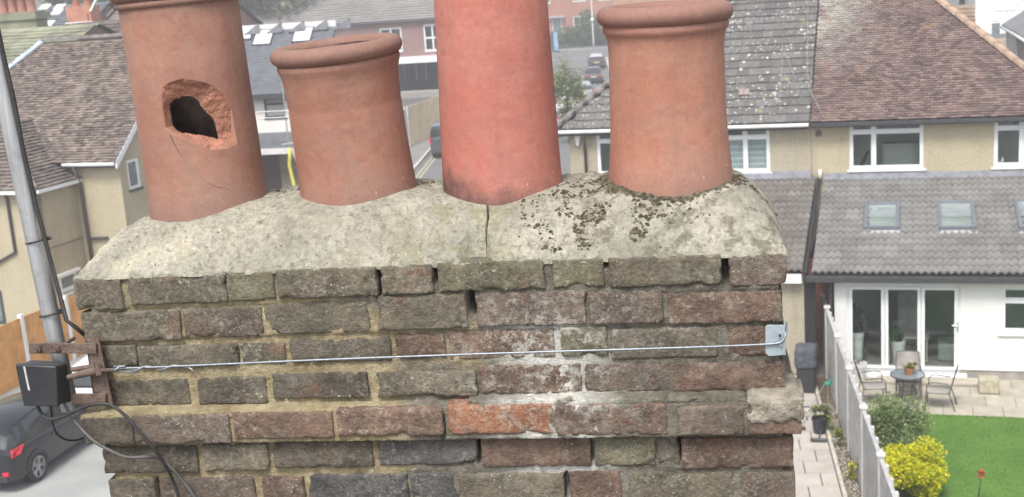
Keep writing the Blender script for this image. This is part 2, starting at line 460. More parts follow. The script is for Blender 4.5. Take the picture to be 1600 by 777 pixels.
for k in range(8):
    z1 = zl-0.012-k*0.075; z0 = z1-0.063; x = 0.012+(0.05 if k % 2 else 0)
    n = 0
    while x < 1.4:
        x2 = min(x+(0.213 if n % 2 == k % 2 else 0.1), 1.452)
        if 1.452-x2 < 0.05: x2 = 1.452
        plain_brick(x, x2, 0.002, 0.102, z0, z1, rng.choice((G, D_, R_, P_, B_))); x = x2+0.012; n += 1
# mortar: core plus an uneven joint face behind the bricks
mb = MB()
zz = []
nx, nz = 300, 110
ZB = zl-0.62
def joint_y(x, z):
    yo = bands[-1][0]
    best = 1e9
    for (o, z0, z1, xl, xr) in bands:
        d = max(z0-z, z-z1, 0.0)
        if d < best: best = d; yo = o
    for (o, z0, z1, xl, xr) in bands[3:5]:
        pass
    side = min(1.0, max(0.0, (x-0.35)/0.6))
    rec = 0.0078-0.0022*side + 0.003*N3((x, 0, z), 9, 3) + 0.003*N3((x, 1, z), 48, 8) + 0.0022*N3((x, 2, z), 130, 4)
    # open, washed-out joints
    for (hx, hz, rx, rz, dp) in OPEN:
        q = ((x-hx)/rx)**2+((z-hz)/rz)**2
        if q < 1: rec += dp*(1-q)**0.5
    return yo+max(0.0028, rec)
OPEN = []
for (px, py, rx, rz, dp) in ((592,436,0.007,0.05,0.05),(680,425,0.007,0.028,0.05),(737,475,0.009,0.032,0.06),(1133,422,0.010,0.04,0.045),(947,408,0.007,0.014,0.04),(748,705,0.006,0.032,0.03),(926,706,0.007,0.03,0.03),(1063,700,0.006,0.03,0.035),(886,765,0.008,0.04,0.04),(350,455,0.008,0.02,0.03),(695,660,0.006,0.03,0.02),(245,765,0.006,0.03,0.03)):
    q = C.yp(px, py, 0.005); OPEN.append((q.x, q.z, rx, rz, dp))
xs = [0.02+i*(1.415)/nx for i in range(nx+1)]; zs = [ZB+j*(0.004-ZB)/nz for j in range(nz+1)]
# keep rows fine where the picture looks
zs = [ZB+j*(zl-ZB)/20 for j in range(20)]+[zl+j*(0.004-zl)/120 for j in range(121)]
nz = len(zs)-1
for z in zs:
    for x in xs: mb.v.append((x, joint_y(x, z), z))
for j in range(nz):
    for i in range(nx):
        a = j*(nx+1)+i; mb.f.append((a, a+1, a+nx+2, a+nx+1))
mb.build('mortar_joints', M_MORTAR, stack, True, fix=False)
mb = MB()
for (yo, z0, z1, xl, xr) in bands:
    mb.box(xl+0.012, xr-0.012, yo+0.075, STACK_D-0.008, z0-0.02, z1)
mb.box(0.02, 1.44, 0.06, STACK_D-0.008, ZB, zl)
mb.build('mortar_core', M_MORTAR, stack)
# smeared mortar and the repair lump at the string course's right end
mb = MB()
q0, q1 = C.yp(1166, 655, -0.03), C.yp(1257, 620, -0.03)
rough_block(mb, q0.x, q1.x+0.002, -0.036, 0.12, q0.z-0.012, q1.z+0.004, cell=0.006, rad=0.014, amp=0.005, chip=0.014, seed=91)
mb.build('mortar_repair', simple('grey_brown_mortar', (0.30, 0.27, 0.22), 0.95, 0.3, 30, 0.9, 110, c2=(0.17, 0.15, 0.12)), stack, True)
for (a, b, y0, y1, yo, sd) in ((730, 1168, 616, 634, -0.012, 5), (125, 700, 636, 652, -0.006, 8)):
    mb = MB(); p0, p1 = C.yp(a, (y0+y1)/2, yo), C.yp(b, (y0+y1)/2, yo)
    za, zb2 = C.yp((a+b)/2, y1+1, yo).z, C.yp((a+b)/2, y0+2, yo).z
    rough_block(mb, p0.x, p1.x, -0.020, 0.05, za, zb2-0.004, cell=0.006, rad=0.006, amp=0.004, chip=0.016, seed=sd, seg=(60, 6, 5))
    mb.build('mortar_fillet', M_MORTAR, stack, True)

# ------------------------------------------------------------------ flaunching
POTS = {  # centre x, centre y, base radius
 1: (0.216, 0.235), 2: (0.5605, 0.235), 3: (0.8755, 0.235), 4: (1.232, 0.235)}
crack = [(C.plane(px, py, (0, 0.08, 0.08), (0, -0.6, 0.8)).x) for px, py in ((762, 316), (764, 340), (758, 365), (761, 398))]
def crack_x(y):
    t = max(0.0, min(0.999, 1-y/0.11))*3; i = int(t)
    return crack[i]+(crack[min(i+1, 3)]-crack[i])*(t-i)
hole = C.yp(742, 392, 0.01)
def flaunch_z(x, y):
    def pr(e, p=2.1): return 1-(1-max(0.0, min(1.0, e)))**p
    fr = pr(y/0.19, 2.5); bk = pr((STACK_D-y)/0.19, 2.5); l = pr((x+0.012)/0.10, 3.0); r = pr((STACK_W+0.006-x)/0.135, 2.8)
    sm = max(0.0, min(1.0, (x+0.02)/0.42)); sm = sm*sm*(3-2*sm)
    base = (0.1165 + 0.004*math.sin(x*4.1+0.4) + 0.005*math.sin(x*13))*(0.60+0.40*sm)
    z = base*min(fr, bk)*l*r
    for k, (cx, cy) in POTS.items():
        d = math.hypot(x-cx, y-cy)
        if d < 0.175: z += 0.003*max(0.0, 1-abs(d-0.128)/0.047)*min(1, fr*1.2)
    p = (x, y, 0)
    near = min(math.hypot(x-cx, y-cy) for cx, cy in POTS.values())-0.122; fn_ = max(0.12, min(1.0, near/0.03))
    z += 0.0065*N3(p, 11, 2)*max(0.4, fn_)+fn_*(0.0055*N3(p, 28, 5)+0.004*N3(p, 66, 7)+0.0026*N3(p, 150, 9)-0.006*max(0.0, N3(p, 52, 21)-0.28)*2)
    if x > 0.9: z += 0.004*max(0, N3(p, 40, 12))
    if y < 0.115:
        dx = abs(x-crack_x(y))
        w_c = 0.0019+0.0012*N3(p, 60, 30)
        if dx < w_c: z -= 0.05*min(1.0, (1-dx/w_c)*2)
    q = ((x-hole.x)/0.034)**2+((y-0.004)/0.052)**2+0.25*N3(p, 60, 41)
    if q < 1: z = max(0.0005+0.002*N3(p, 90, 2), z-0.06*max(0.0, 1-q)**0.25)
    return z
mb = MB()
FX = sorted([-0.010+(STACK_W+0.014)*i/430 for i in range(431)]+[crack[1]-0.016+0.032*k/30 for k in range(31)])
nx, ny = len(FX)-1, 110
for j in range(ny+1):
    y = 0.0015+(STACK_D+0.0025)*(j/ny)**1.25
    for i in range(nx+1):
        x = FX[i]
        e = 0.003*N3((x, y, 0), 17, 1)+0.002*N3((x, y, 0), 60, 1)
        edge = min(1.0, min(y-0.0015, STACK_D+0.004-y, x+0.010, STACK_W+0.004-x)/0.006)
        yy = y + (e*2.2 if j == 0 else 0); xx = x+(e*2.5 if i in (0, nx) else 0)
        mb.v.append((xx, yy, flaunch_z(x, y)*edge + 0.0035 + (-0.006 if edge <= 0.001 else 0)))
for j in range(ny):
    for i in range(nx):
        a = j*(nx+1)+i; mb.f.append((a, a+1, a+nx+2, a+nx+1))
mb.build('flaunching', M_FLAUNCH, stack, True, fix=False)
mb = MB(); rough_block(mb, hole.x-0.03, hole.x+0.028, 0.014, 0.05, 0.001, 0.008, rad=0.003, amp=0.001, chip=0.004, seg=(10, 4, 3), seed=4)
mb.build('slate_slip', simple('slate_slip', (0.13, 0.12, 0.11), 0.8, 0.3, 40), stack, True)

# ------------------------------------------------------------------ moss on the flaunching
M_MOSS = simple('dry_moss', (0.105, 0.09, 0.06), 1.0, 0.45, 60, 0.9, 240, c2=(0.04, 0.034, 0.022), island=0.35)
mb = MB()
mr = random.Random(3)
def moss_lump(x, y, r, hgt):
    n0 = len(mb.v); zb = flaunch_z(x, y)+0.001; seg = 9; o = mr.uniform(0, 50)
    rings = ((1.0, -0.25), (0.95, 0.25), (0.62, 0.75), (0.25, 0.98))
    for rr, hh in rings:
        for k in range(seg):
            a = 2*math.pi*k/seg; q = 1+0.4*N3((math.cos(a), math.sin(a), rr), 2.3, o)
            mb.v.append((x+math.cos(a)*r*rr*q, y+math.sin(a)*r*rr*q, zb+hgt*hh*(0.8+0.5*N3((a, rr, o), 3))))
    for i in range(3):
        for k in range(seg):
            k2 = (k+1) % seg; mb.f.append((n0+i*seg+k, n0+i*seg+k2, n0+(i+1)*seg+k2, n0+(i+1)*seg+k))
    mb.f.append(tuple(n0+3*seg+k for k in range(seg)))
cx, cy = POTS[4]
for _ in range(900):
    a = mr.uniform(math.pi*0.92, math.pi*2.08); d = 0.130+abs(mr.gauss(0, 0.012)); r = mr.uniform(0.002, 0.0055)
    moss_lump(cx+math.cos(a)*d, cy+math.sin(a)*d, r, r*0.8)
n = 0
while n < 1900:
    x = mr.gauss(1.105, 0.075); y = mr.uniform(0.012, 0.15)
    if x > 1.33 or x < 0.93: continue
    if N3((x, y, 0), 26, 4) + 0.9*(y-0.06)*8*0.35 < 0.08: continue
    if math.hypot(x-cx, y-cy) < 0.125: continue
    r = abs(mr.gauss(0, 0.0016))+0.0012; moss_lump(x, y, r, r*0.9); n += 1
for (mx, my, s, k) in ((0.385, 0.30, 0.035, 60), (0.70, 0.27, 0.02, 22), (1.05, 0.20, 0.04, 90), (1.38, 0.22, 0.03, 60)):
    for _ in range(k):
        x = mr.gauss(mx, s); y = mr.gauss(my, 0.03); r = mr.uniform(0.002, 0.007); moss_lump(x, y, r, r*0.8)
mo = mb.build('moss', M_MOSS, None, True, loc=C.o); mo.rotation_euler = (0, 0, -RAD(C.yaw))
tag(mo, 'brown dry moss growing on the mortar around the foot of the clay pots', 'moss', kind='stuff')

# ================================================================== chimney pots
def terracotta(name, c1, c2, dust, soot, rim_dark=0.0, LOWK=0.55, lowc=None):
    t = NT(name); t.set(0.78, 0, 0.35)
    st = t.new('ShaderNodeMapping'); t.l.new(t.pos, st.inputs['Vector']); st.inputs['Scale'].default_value = (1, 1, 7)
    col = t.mix(t.ramp(t.noise(5, 6, 0.6), 0.3, 0.7), c1, c2)
    col = t.mix(t.ramp(t.noise(9, 6, 0.65, st.outputs[0]), 0.45, 0.8, 0, 0.22), col, dust)
    col = t.mix(t.ramp(t.noise(6, 6, 0.7), 0.42, 0.7, 0, 0.7), col, dust)
    col = t.mix(t.ramp(t.noise(11, 6, 0.75), 0.5, 0.72, 0, 0.5), col, soot)
    col = t.mix(t.ramp(t.noise(3.5, 5, 0.7), 0.52, 0.75, 0, 0.55), col, soot)
    sep = t.new('ShaderNodeSeparateXYZ'); t.l.new(t.pos, sep.inputs[0])
    if rim_dark:
        col = t.mix(t.math('MULTIPLY', t.ramp(sep.outputs['Z'], rim_dark-0.05, rim_dark), 0.8), col, soot)
    low = t.math('MULTIPLY', t.ramp(t.math('ADD', sep.outputs['Z'], t.math('MULTIPLY', t.noise(14, 4), 0.09)), 0.13, 0.03), LOWK)
    if lowc:       # soot that has run down over the mortar joint, heavier on the left
        sv = t.math('ADD', t.ramp(sep.outputs['Z'], 0.11, 0.0), t.ramp(sep.outputs['X'], 0.02, -0.13, 0.0, 0.55))
        low = t.math('MULTIPLY', t.ramp(t.math('ADD', sv, t.noise(22, 5, 0.7)), 0.98, 1.55), LOWK)
    col = t.mix(low, col, lowc or (soot[0]*0.8, soot[1]*0.9, soot[2]))
    vs = t.new('ShaderNodeMapping'); t.l.new(t.pos, vs.inputs['Vector']); vs.inputs['Scale'].default_value = (1, 1, 0.12)
    col = t.mix(t.ramp(t.noise(16, 5, 0.7, vs.outputs[0]), 0.52, 0.75, 0, 0.4), col, soot)
    col = t.mix(t.math('MULTIPLY', t.ramp(t.noise(55, 6, 0.8), 0.55, 0.72), t.ramp(t.noise(4.5, 3), 0.4, 0.65, 0, 0.55)), col, (dust[0]*1.15, dust[1]*1.25, dust[2]*1.35))
    col = t.mix(t.ramp(t.noise(90, 5, 0.8), 0.3, 0.7), t.mix(1, col, (0.86, 0.86, 0.86), 'MULTIPLY'), t.mix(1, col, (1.1, 1.1, 1.1), 'MULTIPLY'))
    chips = t.math('MULTIPLY', t.ramp(t.voro(26), 0.07, 0.03), t.ramp(t.noise(7, 2), 0.55, 0.6))
    col = t.mix(chips, col, (0.62, 0.42, 0.33))
    dk = t.math('MULTIPLY', t.ramp(t.voro(33), 0.07, 0.03), t.ramp(t.noise(5, 2), 0.56, 0.6))
    col = t.mix(dk, col, (0.09, 0.05, 0.04))
    t.col(col)
    t.bump(t.math('ADD', t.noise(40, 5, 0.6), t.math('MULTIPLY', t.noise(30, 4, 0.6, st.outputs[0]), 0.25)), 0.28, 0.004)
    return t.m
M_POT1 = terracotta('terracotta_worn', (0.27, 0.125, 0.088), (0.365, 0.185, 0.132), (0.40, 0.25, 0.19), (0.20, 0.125, 0.102), 0.47)
M_POT2 = terracotta('terracotta_brown', (0.275, 0.12, 0.082), (0.365, 0.175, 0.122), (0.40, 0.25, 0.19), (0.20, 0.12, 0.098), 0.345)
M_POT3 = terracotta('red_painted_clay', (0.385, 0.13, 0.098), (0.45, 0.165, 0.125), (0.47, 0.235, 0.19), (0.27, 0.105, 0.085), 0.0, 0.92, (0.085, 0.05, 0.045))
M_POT4 = terracotta('terracotta_orange', (0.325, 0.14, 0.092), (0.415, 0.195, 0.135), (0.45, 0.265, 0.195), (0.21, 0.12, 0.1), 0.37)
M_BROKEN = simple('broken_clay', (0.37, 0.175, 0.12), 0.95, 0.22, 30, 0.7, 90)
M_SOOT = simple('sooted_inside', (0.10, 0.075, 0.066), 1.0, 0.3, 20)
M_POTS_IN = simple('pot_inside', (0.17, 0.085, 0.065), 0.95, 0.3, 20)

def pot_root(k, name, label, tilt_x=0.0, tilt_y=0.0, group='clay chimney pots'):
    cx, cy = POTS[k]
    e = empty(name, C.world(cx, cy, 0.085), C.yaw, label, 'chimney pot', group)
    e.rotation_euler = (RAD(tilt_x), RAD(tilt_y), -RAD(C.yaw))
    return e
def lathe_pot(root, prof_out, prof_in, mat_, seg=96, seed=0.0, wob=0.0012, name='barrel', inmat=None):
    mb = MB(); mb.lathe(prof_out, seg)
    for i, v in enumerate(mb.v):
        r = math.hypot(v[0], v[1]); q = 1+wob/max(r, 0.01)*(N3(v, 9, seed)*1.3+0.5*N3(v, 40, seed+3))
        mb.v[i] = (v[0]*q, v[1]*q, v[2]+0.0015*N3((v[0], v[1], 0), 8, seed))
    o = mb.build(name, mat_, root, True)
    if prof_in:
        mi = MB(); mi.lathe(prof_in, 48); mi.build('flue_lining', inmat or M_POTS_IN, root, True)
    return o
def bull(zc, r0, rx, rz, n=10, a0=-90, a1=90):
    return [(r0+rx*math.cos(RAD(a0+(a1-a0)*i/n)), zc+rz*math.sin(RAD(a0+(a1-a0)*i/n))) for i in range(n+1)]

# pot with the roll top, leaning
p2 = pot_root(2, 'chimney_pot', 'short brown clay pot leaning left with thick rolled rim and open mouth', 3.2, -2.6)
zt = 0.368
prof = [(0.131, -0.06), (0.1295, 0.0), (0.1265, 0.04), (0.1235, 0.10), (0.1215, 0.17), (0.1205, 0.225), (0.1195, 0.232), (0.1205, 0.239), (0.1210, 0.27), (0.1230, 0.29), (0.1265, 0.305), (0.1295, 0.313), (0.1305, 0.319), (0.129, 0.325)]
lathe_pot(p2, prof, [(0.10, -0.06), (0.10, 0.2), (0.101, zt-0.02)], M_POT2, seed=11, inmat=M_SOOT)
lathe_pot(p2, [(0.127, 0.322)]+bull(0.343, 0.1205, 0.0195, 0.0185, 14, -75, 165)+[(0.0975, 0.335), (0.097, 0.31)], None, M_POT2, seed=12, name='rim')
# pot with the roll top, upright, right
p4 = pot_root(4, 'chimney_pot', 'short orange clay pot with thick rolled rim, mossy foot, rightmost of the four', 1.0, 0.4)
prof = [(0.135, -0.06), (0.1335, 0.0), (0.1285, 0.05), (0.1225, 0.11), (0.1195, 0.17), (0.1180, 0.24), (0.1178, 0.30), (0.1195, 0.325), (0.1235, 0.338), (0.1275, 0.342), (0.1285, 0.349), (0.1270, 0.356)]
lathe_pot(p4, prof, [(0.10, -0.06), (0.10, 0.2), (0.099, 0.37)], M_POT4, seed=21, inmat=M_SOOT)
lathe_pot(p4, [(0.125, 0.352)]+bull(0.374, 0.1180, 0.0205, 0.0200, 14, -75, 165)+[(0.0945, 0.365), (0.094, 0.34)], None, M_POT4, seed=22, name='rim')
# tall red pot
p3 = pot_root(3, 'chimney_pot', 'tall smooth red painted clay pot, taller than the picture, sooty stain at its foot', 0.0, 0.3)
prof = [(0.1335, -0.06), (0.1328, 0.004), (0.1318, 0.012), (0.1282, 0.02), (0.1270, 0.06), (0.1245, 0.14), (0.1215, 0.25), (0.1190, 0.36), (0.1168, 0.46), (0.115, 0.56), (0.1135, 0.66), (0.118, 0.668), (0.123, 0.68), (0.123, 0.71), (0.117, 0.72), (0.10, 0.72), (0.098, 0.68)]
lathe_pot(p3, prof, [(0.105, -0.06), (0.10, 0.3), (0.097, 0.70)], M_POT3, seed=31, wob=0.0007)

# broken pot
p1 = pot_root(1, 'chimney_pot', 'tall brown clay pot with a jagged hole broken through its side and a crack below', 0.6, -1.7)
bpy.context.view_layer.update()
mw = Matrix.Translation(p1.location) @ p1.rotation_euler.to_matrix().to_4x4()
mi_ = mw.inverted()
RB, RIN = 0.1265, 0.1015
def on_pot(px, py, r=RB):
    o = mi_ @ CAM; d = mi_.to_3x3() @ ray(px, py)
    a = d.x*d.x+d.y*d.y; b = 2*(o.x*d.x+o.y*d.y); c = o.x*o.x+o.y*o.y-r*r
    disc = b*b-4*a*c
    t = (-b-math.sqrt(max(0, disc)))/(2*a); p = o+d*t
    return (math.atan2(p.x, -p.y)*RB, p.z)      # unrolled metres, 0 = towards -y
HOLE = [on_pot(*p, 0.106) for p in ((263,165),(270,157),(279.5,154),(288,150),(297,150),(310,157),(314,166),(322,175),(330,181),(335,190),(339,203),(343,217),(331,215),(318,212),(305,211),(294,209),(280,208),(270,207),(267,198),(264,185))]
CHIP = [on_pot(*p, 0.1272) for p in ((253,136),(268,128),(286,123),(305,126),(322,129),(337,137),(351,149),(358,162),(366,176),(371,188),(378,203),(381,219),(368,226),(355,231),(340,234),(328,234),(312,227),(301,222.5),(284,215),(268,209),(258,200),(255,180),(253,160))]
def sdist(p, poly):
    x, y = p; ins = False; best = 1e9; n = len(poly)
    for i in range(n):
        x1, y1 = poly[i]; x2, y2 = poly[(i+1) % n]
        if (y1 > y) != (y2 > y) and x < (x2-x1)*(y-y1)/(y2-y1)+x1: ins = not ins
        dx, dy = x2-x1, y2-y1; t = max(0, min(1, ((x-x1)*dx+(y-y1)*dy)/(dx*dx+dy*dy)))
        best = min(best, math.hypot(x-x1-t*dx, y-y1-t*dy))
    return -best if ins else best
TOP1 = 0.462
def r_out(z):
    if z < 0.06: return 0.1275+0.003*(0.06-z)/0.06
    return 0.1275-0.0015*min(1, (z-0.06)/0.2)
def broken_shell():
    TH = [-math.pi+(math.pi-1.15)*k/40 for k in range(40)]+[-1.15+2.3*k/270 for k in range(271)]+[1.15+(math.pi-1.15)*(k+1)/40 for k in range(40)]
    ZZ = [-0.06+0.18*k/14 for k in range(14)]+[0.12+0.26*k/150 for k in range(151)]+[0.38+(TOP1-0.38)*(k+1)/12 for k in range(12)]
    nt, nzz = len(TH)-1, len(ZZ)-1
    out, chipf, inn = MB(), MB(), MB()
    z0, z1 = -0.06, TOP1
    def tz(i, j): return (TH[i], ZZ[j])
    sd = {}
    for i in range(nt+1):
        for j in range(nzz+1):
            th, z = tz(i, j); u = th*RB
            if -0.13 < u < 0.13 and 0.10 < z < 0.40:
                q = (u+0.0016*N3((u, z, 0), 70, 2), z+0.0016*N3((u, z, 3), 70, 5))
                c_ = sdist(q, CHIP); sd[i, j] = (max(sdist(q, HOLE), c_+0.0035), c_)
            else: sd[i, j] = (9, 9)
    for j in range(nzz+1):
        for i in range(nt+1):
            th, z = tz(i, j); h, c = sd[i, j]
            r = r_out(z)+0.0012*N3((th*2, z*9, 0), 1.2, 4)
            if c < 0:
                f = (-c)/(-c+max(h, 0.0))          # 0 on the chipped outline, 1 at the hole
                depth = (r-RIN)*min(1.0, f**0.9)
                depth += (0.0026*N3((th*RB, z, 0), 60, 3)+0.0012*N3((th*RB, z, 0), 150, 6))*min(1.0, -c/0.004)
                r = max(RIN-0.001, r-max(0, depth))
            p = (math.sin(th)*r, -math.cos(th)*r, z)
            out.v.append(p); inn.v.append((math.sin(th)*RIN, -math.cos(th)*RIN, z))
    chipf.v = out.v
    w = nt+1
    for j in range(nzz):
        for i in range(nt):
            ids = [(i, j), (i+1, j), (i+1, j+1), (i, j+1)]
            hh = sum(sd[k][0] for k in ids)/4; cc = sum(sd[k][1] for k in ids)/4
            if hh < 0: continue
            f = tuple(b*w+a for a, b in ids)
            (chipf if cc < -0.0005 else out).f.append(f)
            inn.f.append(tuple(reversed(f)))
    return out, chipf, inn
so, sc_, si = broken_shell()
barrel = so.build('barrel', M_POT1, p1, True, fix=False)
sc_.build('broken_edge', M_BROKEN, p1, 40, fix=False)
si.build('flue_lining', M_SOOT, p1, True, fix=False)
lathe_pot(p1, [(0.127, TOP1-0.004), (0.1315, TOP1-0.001), (0.1325, TOP1+0.004), (0.1315, TOP1+0.009)]+bull(TOP1+0.029, 0.120, 0.021, 0.0215, 12, -75, 165)+[(0.1, TOP1), (0.0995, TOP1-0.03)], None, M_POT1, seed=42, name='rim')
mb = MB()
pts = []
for px, py in ((266,211),(273,226),(281,240),(293,255),(306,269),(317,280),(328,288),(342,293),(357,296),(382,299)):
    u, z = on_pot(px, py, 0.1262); th = u/RB; pts.append((math.sin(th)*(r_out(z)-0.0002), -math.cos(th)*(r_out(z)-0.0002), z))
mb.tube(pts, [0.0012, 0.0011, 0.0011, 0.001, 0.0009, 0.0008, 0.0008, 0.0007, 0.0006, 0.0004], 5)
mb.build('crack', M_SOOT, p1)

# ================================================================== mast, bracket, box, wire, cables
def galv(name, c, rough=0.45):
    t = NT(name); t.set(rough, 0.75, 0.5)
    st = t.new('ShaderNodeMapping'); t.l.new(t.pos, st.inputs['Vector']); st.inputs['Scale'].default_value = (1, 1, 0.05)
    col = t.mix(t.ramp(t.noise(120, 5, 0.6, st.outputs[0]), 0.3, 0.7), tuple(x*0.72 for x in c), tuple(min(1, x*1.15) for x in c))
    col = t.mix(t.math('MULTIPLY', t.ramp(t.noise(18, 5, 0.7), 0.55, 0.7), 0.5), col, (0.25, 0.24, 0.23))
    t.col(col); t.bump(t.noise(150, 4), 0.12, 0.002); return t.m
M_GALV = galv('galvanised_steel', (0.55, 0.56, 0.57))
M_WIRE = galv('galvanised_wire', (0.30, 0.33, 0.37), 0.5)
M_PLATE = simple('galvanised_plate', (0.36, 0.42, 0.46), 0.5, 0.12, 30, 0.2, 90, metal=0.3)
M_RUST = simple('rusty_steel', (0.15, 0.108, 0.088), 0.9, 0.25, 45, 0.6, 160, c2=(0.085, 0.058, 0.047))
M_BLACK = simple('black_plastic', (0.035, 0.036, 0.040), 0.45, 0.15, 14, 0.1, 80)
M_CABLE = simple('black_cable', (0.04, 0.038, 0.038), 0.5, 0.2, 30)
M_CABLE2 = simple('grey_cable', (0.10, 0.095, 0.09), 0.55, 0.2, 30)

def cpt(px, py, yo): q = C.yp(px, py, yo); return q
mast = empty('aerial_mast', C.world(*cpt(93, 560, 0.03)), C.yaw, 'leaning galvanised steel aerial mast with cable strapped to its side', 'mast')
o3 = Vector(cpt(93, 560, 0.03))
a = cpt(-4, 100, 0.03)-o3; b = cpt(110, 640, 0.03)-o3
top = a+(a-b)*0.7
M1 = MB(); M1.tube([b, (a+b)/2, a, top], 0.0185, 24); M1.build('pole', M_GALV, mast, 40)
ax = (a-b).normalized()
side = ax.cross(Vector((0, 1, 0))).normalized()
if side.x < 0: side = -side
pts = []
for i in range(25):
    t = i/24; p = b.lerp(top, 0.14+0.86*t)
    pts.append(p+side*(0.0215+0.0012*math.sin(i*1.3))+Vector((0, -0.006, 0)))
low = [cpt(136, 527, 0.02)-o3, cpt(120, 513, -0.012)-o3, cpt(104, 501, -0.006)-o3]
MB().tube(low+pts[6:], 0.0048, 8).build('coaxial_cable', M_CABLE, mast, True)
for (px, py) in ((57, 376), (78, 490)):
    c0 = cpt(px, py, 0.03)-o3
    ring = []
    tl = (ax*0.12+side).normalized(); fw2 = ax.cross(side).normalized()
    for i in range(29):
        an = 2*math.pi*i/28; ring.append(c0+side*(0.0035+0.0255*math.cos(an))+fw2*0.0215*math.sin(an)+ax*0.003*math.cos(an))
    t_ = MB(); t_.tube(ring, 0.0022, 6, False); t_.tube([c0+side*0.026+Vector((0, -0.005, 0)), c0+side*0.038+ax*0.003+Vector((0, -0.008, 0))], 0.0025, 6)
    t_.build('cable_tie', M_CABLE, mast, True)

br = empty('mast_bracket', C.world(*cpt(148, 632, 0.02)), C.yaw, 'rusty steel bracket with bolted straps holding the mast to the brickwork', 'bracket')
o4 = Vector(cpt(148, 632, 0.02))
def strap(x0, x1, y0, y1, yo, th, name, tilt=0):
    p = [cpt(x0, y0, yo)-o4, cpt(x1, y0+tilt, yo)-o4, cpt(x1, y1+tilt, yo)-o4, cpt(x0, y1, yo)-o4]
    m = MB(); m.prism(p, (0, th, 0)); return m.build(name, M_RUST, br, False, 0.0012)
p = [cpt(133, 530, -0.012)-o4, cpt(154, 529, -0.012)-o4, cpt(176, 632, -0.012)-o4, cpt(147, 632, -0.012)-o4]
m = MB(); m.prism(p, (0, 0.006, 0)); m.prism([p[0], p[3], p[3]+Vector((0, 0.05, 0)), p[0]+Vector((0, 0.05, 0))], (0.005, 0, 0)); m.build('angle_plate', M_RUST, br, False, 0.001)
strap(45, 150, 537, 553, -0.019, 0.006, 'strap', 0)
strap(112, 165, 616, 632, -0.019, 0.006, 'strap', 0)
m = MB(); m.tube([cpt(50, 545, 0.055)-o4, cpt(118, 545, 0.055)-o4], 0.006, 8); m.build('clamp_rod', M_RUST, br, True)
for (px, py) in ((60, 545), (89, 545)):
    c0 = cpt(px, py, -0.02)-o4; m = MB()
    m.tube([c0+Vector((0, 0.075, 0)), c0+Vector((0, -0.012, 0))], 0.0042, 8); m.tube([c0+Vector((0, 0.001, 0)), c0+Vector((0, -0.008, 0))], 0.0088, 6)
    m.build('bolt', M_RUST, br)
m = MB()
e0, e1, e2 = cpt(106, 590, -0.03)-o4, cpt(150, 579, -0.024)-o4, cpt(178, 578, -0.022)-o4
m.tube([e0, e0.lerp(e1, 0.4), e1], [0.006, 0.0075, 0.0095], 10); m.tube([cpt(112, 578, -0.022)-o4, cpt(148, 572, -0.02)-o4], 0.0055, 8)
m.tube([e1, e2], 0.0038, 8)
m.tube([e1+Vector((0.002, 0, 0.012)), e1+Vector((0.006, 0, -0.010))], 0.008, 8)
m.build('eye_bolt', M_RUST, br, 40)

jb = empty('junction_box', C.world(*cpt(70, 632, -0.045)), C.yaw, 'black plastic junction box hanging on the mast below the rusty strap', 'junction box')
o5 = Vector(cpt(70, 632, -0.045))
f = [cpt(27, 570, -0.06)-o5, cpt(88, 573, -0.06)-o5, cpt(92, 633, -0.06)-o5, cpt(40, 632, -0.06)-o5]
bk = [cpt(48, 562, 0.0)-o5, cpt(105, 566, 0.0)-o5, cpt(113, 628, 0.0)-o5, cpt(60, 628, 0.0)-o5]
m = MB(); m.hexa([f[3], f[2], bk[2], bk[3], f[0], f[1], bk[1], bk[0]]); m.build('case', M_BLACK, jb, 40, 0.004)
lid = [p+(p-(f[0]+f[1]+f[2]+f[3])/4)*0.05+Vector((0, -0.006, 0)) for p in f]
m = MB(); m.prism(lid, (0, 0.012, 0)); m.build('lid', M_BLACK, jb, 40, 0.003)
m = MB()
q = [cpt(36, 573, -0.067)-o5, cpt(39, 573, -0.067)-o5, cpt(47, 610, -0.067)-o5, cpt(44, 610, -0.067)-o5]
m.prism(q, (0, 0.003, 0)); m.build('tape', simple('white_tape', (0.62, 0.62, 0.62), 0.5, 0.3, 60), jb)
def curve_pts(pp, yo, o, sub=6):
    P = [Vector(C.yp(x, y, yo if not isinstance(yo, (list, tuple)) else yo[i]))-o for i, (x, y) in enumerate(pp)]
    out = []
    for i in range(len(P)-1):
        p0, p1_, p2_, p3_ = P[max(i-1, 0)], P[i], P[i+1], P[min(i+2, len(P)-1)]
        for k in range(sub):
            t = k/sub; t2 = t*t; t3 = t2*t
            out.append(0.5*((2*p1_)+(-p0+p2_)*t+(2*p0-5*p1_+4*p2_-p3_)*t2+(-p0+3*p1_-3*p2_+p3_)*t3))
    out.append(P[-1]); return out
def cable(name, pp, yo, r, mat_, label):
    oo = Vector(C.yp(*pp[-1], yo[-1] if isinstance(yo, list) else yo))
    m = MB(); m.tube(curve_pts(pp, yo, oo), r, 8)
    o = m.build(name, mat_, None, True, loc=C.world(*oo)); o.rotation_euler = (0, 0, -RAD(C.yaw))
    tag(o, label, 'cable', 'black cables from the junction box'); return o
cable('cable', [(58,632),(66,648),(82,655),(106,648),(134,635),(160,631),(176,635),(197,651),(231,690),(255,722),(271,753),(280,782),(286,812)], [-.045,-.045,-.05,-.05,-.055,-.06,-.06,-.06,-.06,-.045,-.02,-.015,-.012], 0.0036, M_CABLE, 'thick black cable arching over the string course then dropping down the brick face')
cable('cable', [(101,630),(108,645),(126,669),(152,693),(187,711),(205,715),(231,714),(250,718),(268,732),(284,750),(299,769),(318,800)], [-.03,-.035,-.045,-.055,-.055,-.05,-.04,-.02,-.018,-.014,-.012,-.012], 0.0036, M_CABLE2, 'grey-black cable sagging in a low loop below the junction box')
